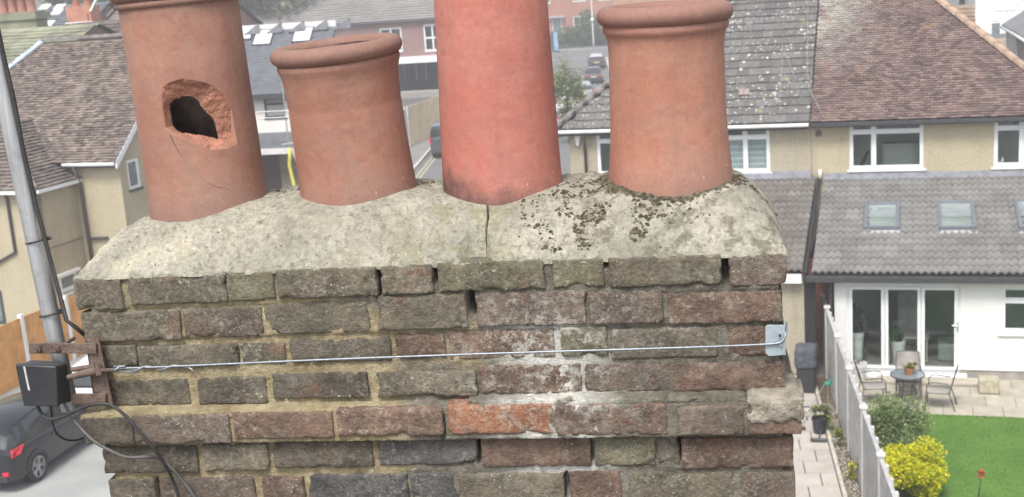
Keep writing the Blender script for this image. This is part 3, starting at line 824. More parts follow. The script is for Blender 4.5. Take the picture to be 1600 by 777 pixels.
cable('cable', [(79,632),(83,664),(90,679),(103,687),(118,688),(131,684)], [-.03,-.03,-.02,0,.02,.05], 0.0024, M_CABLE, 'thin black cable hooked under the junction box round the left corner')

wire = empty('lashing_wire', C.world(*cpt(180, 577, -0.02)), C.yaw, 'twisted galvanised wire stretched across the brick face to a corner plate', 'wire')
o6 = Vector(cpt(180, 577, -0.02))
wl = [(178,576),(240,574),(320,570.5),(500,562.5),(700,555),(865,549.5),(1000,545.5),(1120,541.5),(1190,538.5),(1215,536.5),(1224,531),(1228,520),(1229,504)]
wy = [-.021]*4+[-.02]*3+[-.014,-.009,-.008,-.006,0.0,0.03]
m = MB(); m.tube(curve_pts(wl, wy, o6), 0.0022, 8); m.build('strand', M_WIRE, wire, True)
m = MB(); pts = []
p0, p1_ = cpt(180, 578, -0.021)-o6, cpt(296, 573, -0.021)-o6
for i in range(90):
    t = i/89; p = p0.lerp(p1_, t); w_ = 0.0055*(1-0.45*t)
    an = t*2*math.pi*3.2*(1-0.15*t)
    pts.append(p+Vector((0, -math.cos(an)*w_, math.sin(an)*w_)))
pts.append(pts[-1]+Vector((0.010, -0.004, -0.006)))
m.tube(pts, 0.0021, 6)
m.tube([cpt(176, 580, -0.021)-o6, cpt(215, 582, -0.021)-o6, cpt(222, 576, -0.021)-o6], 0.0021, 6)
m.tube([cpt(178, 573, -0.022)-o6, cpt(196, 572.5, -0.024)-o6], 0.0024, 6)
m.build('twist', M_WIRE, wire, True)
q = [cpt(1196, 511, -0.004), cpt(1199, 508, -0.004), cpt(1227, 508, -0.004), cpt(1227, 555, -0.004), cpt(1201, 557, -0.004), cpt(1196, 552, -0.004)]
q = [Vector(v)-o6 for v in q]
xr = q[2].x
m = MB(); m.prism(q, (0, 0.002, 0))
m.prism([(xr-0.002, q[2].y, q[2].z), (xr-0.002, q[2].y+0.05, q[2].z), (xr-0.002, q[2].y+0.05, q[3].z), (xr-0.002, q[2].y, q[3].z)], (0.002, 0, 0))
pl = m.build('corner_plate', M_PLATE, wire, False, 0.0008)
for (px, py) in ((1218.5, 524), (1220, 539)):
    c0 = cpt(px, py, -0.006)-o6; m = MB(); m.tube([c0+Vector((0, 0.001, 0)), c0+Vector((0, -0.004, 0))], 0.0025, 8); m.build('nail_head', M_BLACK if py < 530 else M_GALV, pl)

# ================================================================== shared building materials
M_PEBBLE = None
def pebbledash(name, c1, c2):
    t = NT(name); t.set(0.95, 0, 0.2)
    col = t.mix(t.ramp(t.noise(1.2, 5), 0.3, 0.7), c1, c2)
    col = t.mix(t.ramp(t.voro(38, out='Color'), 0.1, 0.9, 0, 0.45), col, tuple(x*1.35 for x in c2))
    col = t.mix(t.ramp(t.noise(60, 3, 0.8), 0.55, 0.7, 0, 0.6), col, tuple(x*0.45 for x in c1))
    sx = t.new('ShaderNodeMapping'); t.l.new(t.pos, sx.inputs['Vector']); sx.inputs['Scale'].default_value = (1, 1, 0.15)
    col = t.mix(t.ramp(t.noise(2.2, 5, 0.7, sx.outputs[0]), 0.55, 0.75, 0, 0.35), col, tuple(x*0.5 for x in c1))
    t.col(col); t.bump(t.voro(30), 0.6, 0.02); return t.m
M_PEBBLE = pebbledash('pebbledash_render', (0.31, 0.275, 0.205), (0.40, 0.36, 0.275))
M_PEBBLE2 = pebbledash('pebbledash_render_ochre', (0.345, 0.30, 0.205), (0.43, 0.38, 0.27))
M_RENDER = simple('white_render', (0.71, 0.715, 0.70), 0.85, 0.05, 0.9, 0.15, 60)
M_UPVC = simple('white_upvc', (0.76, 0.78, 0.79), 0.35, 0.02, 3)
M_FASCIA_W = simple('white_fascia', (0.74, 0.74, 0.72), 0.5, 0.08, 4)
M_DARKPL = simple('dark_gutter_plastic', (0.055, 0.056, 0.06), 0.5, 0.2, 8)
M_BROWNPL = simple('brown_downpipe', (0.075, 0.062, 0.058), 0.5, 0.2, 8)
M_LEAD = simple('lead_flashing', (0.21, 0.22, 0.25), 0.6, 0.2, 6)
M_ROOM = simple('room_walls', (0.62, 0.64, 0.62), 0.9, 0.05, 2)
M_ROOMD = simple('room_walls_grey_green', (0.48, 0.52, 0.48), 0.9, 0.08, 2)
def glass_material(name, tint, k=0.06, rough=0.02):
    t = NT(name); n = t.n
    tr = t.new('ShaderNodeBsdfTransparent'); tr.inputs['Color'].default_value = (*tint, 1)
    gl = t.new('ShaderNodeBsdfGlossy'); gl.inputs['Roughness'].default_value = rough; gl.inputs['Color'].default_value = (0.95, 0.97, 1, 1)
    lw = t.new('ShaderNodeLayerWeight'); lw.inputs['Blend'].default_value = 0.5
    mx = t.new('ShaderNodeMixShader')
    fac = t.math('ADD', t.math('MULTIPLY', t.math('POWER', lw.outputs['Facing'], 4.0), 0.75), k)
    t.l.new(fac, mx.inputs[0]); t.l.new(tr.outputs[0], mx.inputs[1]); t.l.new(gl.outputs[0], mx.inputs[2]); t.l.new(mx.outputs[0], t.out.inputs['Surface'])
    n.remove(t.b); return t.m
M_GLASS = glass_material('window_glass', (0.90, 0.93, 0.92), 0.05)
M_SKYGLASS = glass_material('rooflight_pane', (0.9, 0.92, 0.92), 0.12)
M_FROST = simple('obscured_glass', (0.20, 0.225, 0.23), 0.25, 0.3, 12, 0.6, 40)
M_PAVE = simple('beige_paving', (0.40, 0.365, 0.30), 0.85, 0.10, 3, 0.2, 50, objrand=0.10)
M_TILE_BROWN = simple('brown_plain_tile', (0.205, 0.14, 0.125), 0.85, 0.2, 2.2, 0.3, 40, c2=(0.15, 0.105, 0.10), island=0.22)
M_TILE_OLD = simple('old_brown_tile', (0.20, 0.16, 0.135), 0.9, 0.25, 1.8, 0.3, 40, c2=(0.14, 0.112, 0.10), island=0.42)

def roof_mat(name, c, spots=0.0, yellow=False, objrand=0.18):
    t = NT(name); t.set(0.9, 0, 0.25)
    g = t.new('ShaderNodeNewGeometry'); oi = t.new('ShaderNodeObjectInfo')
    P = g.outputs['Position']
    col = t.mix(t.ramp(t.noise(1.1, 6, 0.65, P), 0.3, 0.7), tuple(x*0.72 for x in c), tuple(x*1.22 for x in c))
    col = t.mix(t.ramp(t.noise(22, 4, 0.7, P), 0.4, 0.7, 0, 0.5), col, tuple(x*1.5 for x in c))
    col = t.mix(1.0, col, t.mix(oi.outputs['Random'], (1-objrand,)*3, (1+objrand,)*3), 'MULTIPLY')
    if spots:
        a = t.ramp(t.noise(0.9, 4, 0.6, P), 0.38, 0.62)
        col = t.mix(t.math('MULTIPLY', t.math('MULTIPLY', t.ramp(t.voro(7.5, P), 0.26, 0.16), a), spots), col, (0.62, 0.62, 0.58))
        col = t.mix(t.math('MULTIPLY', t.math('MULTIPLY', t.ramp(t.voro(3.6, P), 0.19, 0.12), t.ramp(t.noise(1.6, 3, 0.5, P), 0.45, 0.55)), spots), col, (0.6, 0.6, 0.57))
        col = t.mix(t.math('MULTIPLY', t.ramp(t.noise(7, 5, 0.75, P), 0.56, 0.68), t.math('MULTIPLY', a, 0.6*spots)), col, (0.33, 0.33, 0.28))
    if yellow:
        mp = t.new('ShaderNodeMapping'); t.l.new(P, mp.inputs['Vector'])
        col = t.mix(t.math('MULTIPLY', t.ramp(t.noise(5.2, 5, 0.75, P), 0.6, 0.68), t.ramp(t.noise(0.55, 2, 0.5, P), 0.5, 0.56)), col, (0.42, 0.37, 0.12))
    t.col(col); t.bump(t.noise(70, 4, 0.6, P), 0.35, 0.006); return t.m
M_TILE_EXT = roof_mat('grey_pantile', (0.195, 0.192, 0.183), 0.0, objrand=0.12)
M_TILE_EXT_OLD = roof_mat('grey_brown_pantile', (0.165, 0.152, 0.138), 0.15)
M_TILE_DARK = roof_mat('dark_lichen_tile', (0.115, 0.11, 0.108), 1.0, True)
M_SLATE = simple('new_dark_slate', (0.12, 0.128, 0.145), 0.6, 0.12, 3, 0.2, 30, island=0.1)

# ------------------------------------------------------------------ building helpers
def wall_sheet(mb, x0, x1, z0, z1, y, th, holes, place=lambda a, b, c: (a, b, c)):
    """wall in the xz plane (front at y) with rectangular openings and their reveals"""
    xs = sorted({x0, x1, *[v for h in holes for v in h[:2]]}); zs = sorted({z0, z1, *[v for h in holes for v in h[2:]]})
    xs = [x for x in xs if x0 <= x <= x1]; zs = [z for z in zs if z0 <= z <= z1]
    P = place
    for i in range(len(xs)-1):
        for k in range(len(zs)-1):
            cx, cz = (xs[i]+xs[i+1])/2, (zs[k]+zs[k+1])/2
            if any(h[0] < cx < h[1] and h[2] < cz < h[3] for h in holes): continue
            a, b, c, d = xs[i], xs[i+1], zs[k], zs[k+1]
            mb.quad(P(a,y,c), P(b,y,c), P(b,y,d), P(a,y,d)); mb.quad(P(a,y+th,d), P(b,y+th,d), P(b,y+th,c), P(a,y+th,c))
    for (a, b, c, d) in holes:
        mb.quad(P(a,y,c), P(a,y,d), P(a,y+th,d), P(a,y+th,c)); mb.quad(P(b,y,d), P(b,y,c), P(b,y+th,c), P(b,y+th,d))
        mb.quad(P(a,y,d), P(b,y,d), P(b,y+th,d), P(a,y+th,d)); mb.quad(P(a,y,c), P(a,y+th,c), P(b,y+th,c), P(b,y,c))
    for a in (x0, x1): mb.quad(P(a,y,z0), P(a,y,z1), P(a,y+th,z1), P(a,y+th,z0))
    mb.quad(P(x0,y,z1), P(x1,y,z1), P(x1,y+th,z1), P(x0,y+th,z1))
    return mb
def window(house, x0, x1, z0, z1, y, fw=0.06, mull=(), trans=(), sill=True, pane_mat=None, top_mat=None, frame_mat=None, room=1.3, room_mat=None, depth=0.07, name='window', split=None, sash=0.035):
    """frame, its panes and sill as window > pane, sill; split = (z of transom) bars inside [x] columns"""
    pane_mat = pane_mat or M_GLASS; frame_mat = frame_mat or M_UPVC
    cols = [x0]+list(mull)+[x1]; rows = [z0]+list(trans)+[z1]
    fr = MB(); yf = y+0.03
    fr.box(x0, x0+fw, yf, yf+depth, z0, z1); fr.box(x1-fw, x1, yf, yf+depth, z0, z1)
    fr.box(x0+fw, x1-fw, yf, yf+depth, z0, z0+fw); fr.box(x0+fw, x1-fw, yf, yf+depth, z1-fw, z1)
    for m_ in mull: fr.box(m_-fw/2, m_+fw/2, yf+0.004, yf+depth-0.004, z0+fw, z1-fw)
    for t_ in trans:
        for i in range(len(cols)-1):
            a = cols[i]+(fw if i == 0 else fw/2); b = cols[i+1]-(fw if i == len(cols)-2 else fw/2)
            fr.box(a, b, yf+0.006, yf+depth-0.006, t_-fw/2, t_+fw/2)
    # raised sash rims inside each light
    for i in range(len(cols)-1):
        for k in range(len(rows)-1):
            a = cols[i]+(fw if i == 0 else fw/2); b = cols[i+1]-(fw if i == len(cols)-2 else fw/2)
            c = rows[k]+(fw if k == 0 else fw/2); d = rows[k+1]-(fw if k == len(rows)-2 else fw/2)
            if sash:
                s_ = sash; yy = yf-0.012
                fr.box(a, a+s_, yy, yf+depth-0.02, c, d); fr.box(b-s_, b, yy, yf+depth-0.02, c, d)
                fr.box(a+s_, b-s_, yy, yf+depth-0.02, c, c+s_); fr.box(a+s_, b-s_, yy, yf+depth-0.02, d-s_, d)
    w = fr.build(name, frame_mat, house)
    for i in range(len(cols)-1):
        for k in range(len(rows)-1):
            g = MB(); g.box(cols[i]+fw/2+0.004, cols[i+1]-fw/2-0.004, yf+0.028, yf+0.034, rows[k]+fw/2+0.004, rows[k+1]-fw/2-0.004)
            g.build('pane', top_mat if (top_mat and k == len(rows)-2) else pane_mat, w)
    if sill:
        s_ = MB(); s_.box(x0-0.06, x1+0.06, y-0.06, y+0.028, z0-0.06, z0-0.004); s_.build('sill', frame_mat, w)
    if room:
        r = MB(); a, b, c, d = x0-0.35, x1+0.35, z0-0.5, z1+0.2; ya, yb = y+0.26, y+0.26+room
        r.quad((a,yb,c),(b,yb,c),(b,yb,d),(a,yb,d)); r.quad((a,ya,c),(a,yb,c),(a,yb,d),(a,ya,d)); r.quad((b,ya,c),(b,ya,d),(b,yb,d),(b,yb,c))
        r.quad((a,ya,c),(b,ya,c),(b,yb,c),(a,yb,c)); r.quad((a,ya,d),(a,yb,d),(b,yb,d),(b,ya,d))
        r.build('room', room_mat or M_ROOM, house, fix=False)
    return w
def plain_tiles(mb, o, u, s, n, rows, gauge, tw, x_range, th=0.018, rnd=None, lift=0.035, ry=None):
    """lapped plain tiles: o eave origin, u along the eave, s up the slope, n outward; x_range(row)->(a,b)"""
    rnd = rnd or random.Random(1); o = Vector(o)
    for r in range(rows):
        a, b = x_range(r); off = (tw/2 if r % 2 else 0.0); i0 = math.floor((a-off)/tw)
        x = i0*tw+off
        while x < b:
            xa, xb = max(a, x+0.003), min(b, x+tw-0.003)
            if xb-xa > 0.03:
                l_ = lift*rnd.uniform(0.75, 1.25); jz = rnd.uniform(-0.006, 0.006); sk = rnd.uniform(-0.006, 0.006)
                p = o+u*xa+s*(r*gauge+jz)+n*l_; q = o+u*xb+s*(r*gauge+jz+sk)+n*l_
                e = s*(gauge*1.25)-n*(l_*0.9)
                n0 = len(mb.v)
                mb.v += [tuple(p-n*th), tuple(q-n*th), tuple(q), tuple(p), tuple(p+e), tuple(q+e)]
                mb.f += [(n0, n0+1, n0+2, n0+3), (n0+3, n0+2, n0+5, n0+4), (n0, n0+3, n0+4), (n0+1, n0+5, n0+2)]
            x += tw
    return mb
def wave_tile_mesh(name, w, L, mat_, kind='pantile'):
    """interlocking tile: cross section along x, length along y (up the slope), tail at y=0, z out"""
    mb = MB(); n = 12 if kind == 'pantile' else 8
    def prof(t):
        if kind == 'pantile': return 0.030*(1+math.sin(2*math.pi*2*t-math.pi/2))
        return 0.016*max(0, math.cos(math.pi*2*(t-0.08)))**2 + 0.004*math.cos(4*math.pi*t)
    for j, (yy, zz) in enumerate(((0, 0.002), (0, 0.040), (L*1.1, 0.002))):
        for i in range(n+1): mb.v.append((w*i/n*0.99, yy, prof(i/n)+zz-(0.012 if j == 0 else 0)))
    for j in range(2):
        for i in range(n):
            a = j*(n+1)+i; mb.f.append((a, a+1, a+n+2, a+n+1))
    return mb.mesh(name, mat_, 35)
def place_tile(me, parent, o, u, s, n, x, y, jit=None):
    ob = bpy.data.objects.new('roof_tile', me); COL.objects.link(ob); ob.parent = parent
    m_ = Matrix((u, s, n)).transposed().to_4x4(); m_.translation = Vector(o)+u*x+s*y+(n*jit if jit else Vector())
    ob.matrix_local = m_
    return ob

# ================================================================== the pair of houses on the right
HR = Frame(onz(1324, 587), 17.9)
EXT_D = 5.0                      # depth of the extensions in front of the main wall
EAVE_M, MAIN_D, TANM = 5.62, 9.2, 0.70
X_PARTY, X_L, X_R = -1.10, -7.95, 5.3
def main_windows(): return None
hr = empty('semi_detached_house', HR.o, HR.yaw, 'pebbledashed house half with brown plain tile roof and white rendered garden extension', 'house', 'pair of semi-detached houses')
hl = empty('semi_detached_house', HR.o, HR.yaw, 'pebbledashed house half with dark lichen-spotted tile roof beyond the orange pot', 'house', 'pair of semi-detached houses')
W1 = (-0.10, 1.81, 4.22, 5.59); W2 = (3.57, 5.1, 4.22, 5.6)
WL1 = (-4.15, -2.23, 4.2, 5.58); WL2 = (-7.14, -5.6, 4.2, 5.58)
# main walls
mb = MB(); wall_sheet(mb, X_PARTY, X_R, 0, EAVE_M+0.1, EXT_D, 0.24, [W1, W2])
mb.quad((X_R, EXT_D, 0), (X_R, EXT_D+MAIN_D, 0), (X_R, EXT_D+MAIN_D, EAVE_M), (X_R, EXT_D, EAVE_M))
mb.quad((X_PARTY, EXT_D+MAIN_D, 0), (X_R, EXT_D+MAIN_D, 0), (X_R, EXT_D+MAIN_D, EAVE_M), (X_PARTY, EXT_D+MAIN_D, EAVE_M))
mb.build('main_wall', M_PEBBLE2, hr, fix=False)
mb = MB(); wall_sheet(mb, X_L, X_PARTY-0.012, 0, EAVE_M+0.1, EXT_D+0.004, 0.24, [WL1, WL2])
mb.quad((X_L, EXT_D, 0), (X_L, EXT_D, EAVE_M), (X_L, EXT_D+MAIN_D, EAVE_M), (X_L, EXT_D+MAIN_D, 0))
mb.quad((X_L, EXT_D+MAIN_D, 0), (X_PARTY, EXT_D+MAIN_D, 0), (X_PARTY, EXT_D+MAIN_D, EAVE_M), (X_L, EXT_D+MAIN_D, EAVE_M))
mb.build('main_wall', M_PEBBLE, hl, fix=False)
window(hr, *W1, EXT_D, mull=(0.53,), trans=(5.24,), top_mat=M_FROST)
window(hr, *W2, EXT_D, mull=(4.25,), trans=(5.24,), top_mat=M_FROST)
wB = window(hl, *WL1, EXT_D+0.004, mull=(-2.90,), trans=(5.18,))
window(hl, *WL2, EXT_D+0.004, mull=(-6.35,), trans=(5.18,))
# slatted blind behind the lower lights of the left half's window
M_BLIND_A = simple('blind_slat_grey', (0.38, 0.43, 0.46), 0.8, 0.06, 4)
M_BLIND_B = simple('blind_slat_pale', (0.62, 0.66, 0.68), 0.8, 0.06, 4)
for (xa, xb, zt_) in ((-4.05, -2.96, 5.10), (-2.84, -2.3, 5.48)):
    z = 4.27; k = 0
    while z < zt_:
        m = MB(); m.box(xa, xb, EXT_D+0.16+0.008*(k % 2), EXT_D+0.165+0.008*(k % 2), z, min(z+(0.105 if k % 2 == 0 else 0.05), zt_)); m.build('blind_slat', M_BLIND_A if k % 2 == 0 else M_BLIND_B, wB)
        z += 0.11 if k % 2 == 0 else 0.055; k += 1
# things dimly seen inside the right half's first-floor rooms
m = MB(); m.box(0.75, 1.7, EXT_D+1.0, EXT_D+1.5, 3.8, 4.75); m.build('wardrobe', M_ROOM, hr)
m = MB(); m.prism([(0.12, EXT_D+0.7, 4.2), (0.24, EXT_D+0.7, 4.2), (0.42, EXT_D+0.7, 4.62), (0.34, EXT_D+0.7, 4.62)], (0, 0.03, 0)); m.build('mirror', M_DARKPL, hr)
for (sx, sh) in ((3.66, 0.16), (3.74, 0.10), (3.80, 0.20)):
    m = MB(); m.lathe([(0.0, 0), (0.028, 0.0), (0.03, sh*0.6), (0.014, sh*0.8), (0.016, sh), (0, sh)], 10, (sx, EXT_D+0.2, 4.24)); m.build('bottle', M_UPVC, hr, True)
# main roofs: decks with hips
RIDGE_Y = EXT_D-0.3+4.55; RIDGE_Z = EAVE_M+4.55*TANM
sl = Vector((0, 1, TANM)).normalized(); nn = Vector((0, -TANM, 1)).normalized(); U = Vector((1, 0, 0))
XRE, XLE = X_R+0.3, X_L-0.3
def deck(pts_front, pts_side, house):
    m = MB(); m.poly([Vector(p)-Vector((0, 0, 0.02)) for p in pts_front]); m.poly([Vector(p)-Vector((0, 0, 0.02)) for p in pts_side])
    return m.build('roof', M_DARKPL, house)
yE = EXT_D-0.3; yB = 2*RIDGE_Y-yE
HX = 3.75
rr = deck([(X_PARTY, yE, EAVE_M), (XRE, yE, EAVE_M), (XRE-HX, RIDGE_Y, RIDGE_Z), (X_PARTY, RIDGE_Y, RIDGE_Z)], [(XRE, yE, EAVE_M), (XRE, yB, EAVE_M), (XRE-HX, RIDGE_Y, RIDGE_Z)], hr)
m = MB(); m.poly([(X_PARTY, yB, EAVE_M), (X_PARTY, RIDGE_Y, RIDGE_Z), (XRE-HX, RIDGE_Y, RIDGE_Z), (XRE, yB, EAVE_M)]); m.build('rear_roof', M_TILE_BROWN, hr)
rl = deck([(XLE, yE, EAVE_M), (X_PARTY-0.02, yE, EAVE_M), (X_PARTY-0.02, RIDGE_Y, RIDGE_Z), (XLE+HX, RIDGE_Y, RIDGE_Z)], [(XLE, yE, EAVE_M), (XLE+HX, RIDGE_Y, RIDGE_Z), (XLE, yB, EAVE_M)], hl)
m = MB(); m.poly([(X_PARTY-0.02, yB, EAVE_M), (XLE, yB, EAVE_M), (XLE+HX, RIDGE_Y, RIDGE_Z), (X_PARTY-0.02, RIDGE_Y, RIDGE_Z)]); m.build('rear_roof', M_TILE_DARK, hl)
# brown plain tiles (too small to pick apart) with pale algae towards the party line
def brown_tile_mat():
    t = NT('brown_plain_tiles'); t.set(0.88, 0, 0.3)
    g = t.new('ShaderNodeNewGeometry')
    col = t.mix(t.ramp(t.noise(0.9, 5, 0.6), 0.3, 0.7), (0.13, 0.093, 0.087), (0.19, 0.133, 0.120))
    col = t.mix(1.0, col, t.mix(g.outputs['Random Per Island'], (0.62, 0.62, 0.63), (1.38, 1.36, 1.34)), 'MULTIPLY')
    sep = t.new('ShaderNodeSeparateXYZ'); t.l.new(t.pos, sep.inputs[0])
    pale = t.math('MULTIPLY', t.ramp(sep.outputs['X'], 0.9, -0.9), t.ramp(sep.outputs['Z'], 6.6, 8.4))
    pale = t.math('MULTIPLY', pale, t.ramp(t.noise(2.6, 5, 0.7), 0.3, 0.6))
    col = t.mix(t.math('MULTIPLY', pale, 0.9), col, (0.42, 0.43, 0.38))
    ry = t.ramp(t.noise(1.1, 3, 0.6), 0.62, 0.74, 0, 0.55)
    col = t.mix(ry, col, (0.30, 0.20, 0.11))
    t.col(col); t.bump(t.noise(60, 4), 0.3, 0.005); return t.m
m = MB(); SL = 4.55/sl.y
plain_tiles(m, (0, yE-0.05, EAVE_M-0.03), U, sl, nn, int(SL/0.1), 0.1, 0.165, lambda r: (X_PARTY+0.01, XRE-HX*min(1, r*0.1/SL)), rnd=random.Random(5))
tag(m.build('roof_tiles', brown_tile_mat(), rr, fix=False), kind='stuff')
us = Vector((0, 1, 0)); ss = Vector((-HX, 0, 4.55*TANM)).normalized(); ns = us.cross(ss).normalized()
if ns.x < 0: ns = -ns
m = MB(); LS = Vector((HX, 0, 4.55*TANM)).length
plain_tiles(m, (XRE+0.05, 0, EAVE_M-0.03), us, ss, ns, int(LS/0.1), 0.1, 0.165, lambda r: (yE+4.55*r*0.1/LS, yB-4.55*r*0.1/LS), rnd=random.Random(6))
tag(m.build('roof_tiles', M_TILE_BROWN, rr, fix=False), kind='stuff')
# half-round hip tiles
M_HIP = simple('hip_tile', (0.33, 0.235, 0.175), 0.9, 0.2, 6, 0.4, 40, objrand=0.15)
def hip_run(parent, a, b, r=0.12, L=0.42, mat_=None):
    a, b = Vector(a), Vector(b); d = (b-a).normalized(); n = int((b-a).length/L)
    x = d.cross(Vector((0, 0, 1))).normalized(); z = x.cross(d)
    me = None
    for i in range(n):
        if me is None:
            m = MB()
            for t, rr_ in ((0, r*1.12), (L*1.06, r)):
                for k in range(9):
                    an = math.pi*k/8; m.v.append((math.cos(an)*rr_, t, math.sin(an)*rr_*0.85))
            for k in range(8): m.f.append((k, k+1, k+10, k+9))
            m.poly([m.v[k] for k in range(9)]); me = m.mesh('hip_tile', mat_ or M_HIP, 40)
        ob = bpy.data.objects.new('hip_tile', me); COL.objects.link(ob); ob.parent = parent
        M_ = Matrix((x, d, z)).transposed().to_4x4(); M_.translation = a+d*(i*L); ob.matrix_local = M_
hip_run(rr, (XRE, yE, EAVE_M+0.03), (XRE-HX, RIDGE_Y, RIDGE_Z+0.03))
hip_run(rr, (X_PARTY+0.1, RIDGE_Y, RIDGE_Z+0.04), (XRE-HX, RIDGE_Y, RIDGE_Z+0.04))
M_HIP2 = simple('grey_hip_tile', (0.17, 0.155, 0.145), 0.9, 0.2, 6, 0.4, 40, objrand=0.15)
hip_run(rl, (XLE, yE, EAVE_M+0.03), (XLE+HX, RIDGE_Y, RIDGE_Z+0.03), mat_=M_HIP2)
hip_run(rl, (XLE+HX+0.1, RIDGE_Y, RIDGE_Z+0.04), (X_PARTY-0.1, RIDGE_Y, RIDGE_Z+0.04), mat_=M_HIP2)
# dark interlocking tiles of the left half
TW, TG = 0.30, 0.335
me_dark = wave_tile_mesh('dark_tile', TW, TG, M_TILE_DARK, 'roman')
far = MB(); rows = int(SL/TG)+1; jr = random.Random(9)
o_l = Vector((X_PARTY-0.02, yE-0.06, EAVE_M-0.02))
pink = None
for r in range(rows):
    for c in range(int((X_PARTY-XLE)/TW)+1):
        x = -(c+1)*TW
        if X_PARTY+x < XLE+HX*min(1, (r+0.4)*TG/SL)-0.05: continue
        if r*TG > SL-0.1: continue
        if c < 15:
            ob = place_tile(me_dark, rl, o_l, U, sl, nn, x, r*TG, jr.uniform(0, 0.008))
        else:
            M_ = Matrix((U, sl, nn)).transposed(); n0 = len(far.v)
            far.v += [tuple(o_l+U*x+sl*(r*TG)+M_@v.co) for v in me_dark.vertices]; far.f += [tuple(n0+i for i in p.vertices) for p in me_dark.polygons]
tag(far.build('far_roof_tiles', M_TILE_DARK, rl, 35, fix=False), kind='stuff')
m = MB(); ssl = Vector((HX, 0, 4.55*TANM)).normalized(); nsl = Vector((-4.55*TANM, 0, HX)).normalized()
plain_tiles(m, (XLE-0.05, 0, EAVE_M-0.02), us, ssl, nsl, int(LS/0.335), 0.335, 0.3, lambda r: (yE+4.55*r*0.335/LS, yB-4.55*r*0.335/LS), rnd=random.Random(8), th=0.03)
tag(m.build('roof_tiles', M_TILE_DARK, rl, fix=False), kind='stuff')
# one newer pinkish vent tile in the dark roof
q = HR.plane(1163, 147, (0, yE, EAVE_M+0.05), nn)
m = MB()
for k in (0, 1): m.obox(q+U*(-0.14+0.145*k)-sl*0.12+nn*0.03, U*0.135, sl*0.24, nn*0.06)
m.build('vent_tile', simple('pink_grey_tile', (0.30, 0.23, 0.22), 0.8, 0.1), rl)
# thin dead aerial leads lying on the roofs
for pp in (((1262,0),(1262,60),(1261,110),(1265,140),(1275,160),(1287,184)), ((1222,60),(1222,110),(1218,145),(1218,178)), ((1135,100),(1150,82),(1168,66),(1180,52)), ((1222,70),(1232,95),(1245,130))):
    m = MB(); m.tube([HR.plane(px, py, (0, yE, EAVE_M+0.09), nn) for px, py in pp], 0.007, 5); m.build('roof_lead', simple('pale_lead', (0.36, 0.35, 0.33), 0.7), rl if pp[0][0] < 1260 else rr, True)
# gutters and fascias of the main eaves
m = MB(); m.box(X_PARTY+0.02, XRE, yE-0.1, yE+0.0, EAVE_M-0.16, EAVE_M-0.05); m.box(X_PARTY+0.02, XRE-0.05, yE+0.002, EXT_D-0.004, EAVE_M-0.19, EAVE_M-0.05); m.build('gutter', M_DARKPL, hr, False, 0.01)
m = MB(); m.tube([(XLE+0.1, yE-0.07, EAVE_M-0.10), (X_PARTY-0.05, yE-0.07, EAVE_M-0.10)], 0.055, 10); m.build('gutter', M_FASCIA_W, hl, 40)
m = MB(); m.box(XLE+0.05, X_PARTY-0.05, yE, yE+0.02, EAVE_M-0.22, EAVE_M-0.03); m.build('fascia', M_DARKPL, hl)
m = MB(); m.box(XLE+0.05, X_PARTY-0.05, yE+0.02, EXT_D, EAVE_M-0.20, EAVE_M-0.18); m.build('soffit', M_FASCIA_W, hl)
# crack, airbrick and mark on the wall near the party line
q = HR.yp(1279, 209, EXT_D)
m = MB(); m.lathe([(0.0, 0.02), (0.085, 0.02), (0.09, 0.0)], 16); o = m.build('vent_grille', simple('grey_grille', (0.16, 0.14, 0.11), 0.9), hr, True, loc=(q.x, EXT_D-0.005, q.z)); o.rotation_euler = (RAD(90), 0, 0)
m = MB(); m.box(X_PARTY-0.012, X_PARTY, EXT_D-0.004, EXT_D+0.01, 3.9, EAVE_M-0.2); m.build('joint_strip', M_BROWNPL, hl)
# downpipes of the left half
q = HR.yp(911, 215, EXT_D); q2 = HR.yp(916, 275, EXT_D)
m = MB(); m.tube([(q.x+0.1, yE-0.05, EAVE_M-0.15), (q.x+0.06, EXT_D-0.1, EAVE_M-0.5), (q.x+0.06, EXT_D-0.06, 0.1)], 0.04, 10); m.build('downpipe', M_BROWNPL, hl, True)
q = HR.yp(902, 211, EXT_D)
m = MB(); m.box(q.x-0.16, q.x+0.2, EXT_D-0.12, EXT_D+0.01, q.z-0.02, q.z+0.1); m.prism([(q.x-0.07, EXT_D-0.1, q.z-0.02), (q.x+0.10, EXT_D-0.1, q.z-0.02), (q.x+0.05, EXT_D-0.1, q.z-0.3), (q.x-0.02, EXT_D-0.1, q.z-0.3)], (0, 0.12, 0)); m.build('hopper_head', M_FASCIA_W, hl)

# ------------------------------------------------------------------ extensions
ZE0, ZE1 = 2.62, 3.97             # tile plane height at the front eave and at the main wall
YE0 = -0.22
TANE = (ZE1-ZE0)/(EXT_D-YE0); se = Vector((0, 1, TANE)).normalized(); ne = Vector((0, -TANE, 1)).normalized(); LE = (EXT_D-YE0)/se.y
XE = 5.2
DOOR = (0.0, 2.57, 0.12, 2.28); KW = (3.45, 4.75, 1.15, 2.27)
mb = MB(); wall_sheet(mb, -0.28, XE, 0.22, 2.5, 0.0, 0.26, [(DOOR[0], DOOR[1], 0.22, DOOR[3]), KW]); mb.box(-0.279, -0.02, 0.261, EXT_D, 0.0, 2.5); mb.box(XE-0.02, XE+0.2, 0.261, EXT_D, 0, 2.5)
mb.build('extension_wall', M_RENDER, hr, fix=False)
m = MB(); m.box(-0.26, -0.002, 0.03, 0.2, 0.0, 0.218); m.box(2.572, XE, 0.03, 0.2, 0.0, 0.218); m.box(0, 2.57, 0.03, 0.2, 0.0, 0.06); m.build('plinth', simple('concrete_plinth', (0.33, 0.31, 0.275), 0.9, 0.15, 5, 0.3), hr)
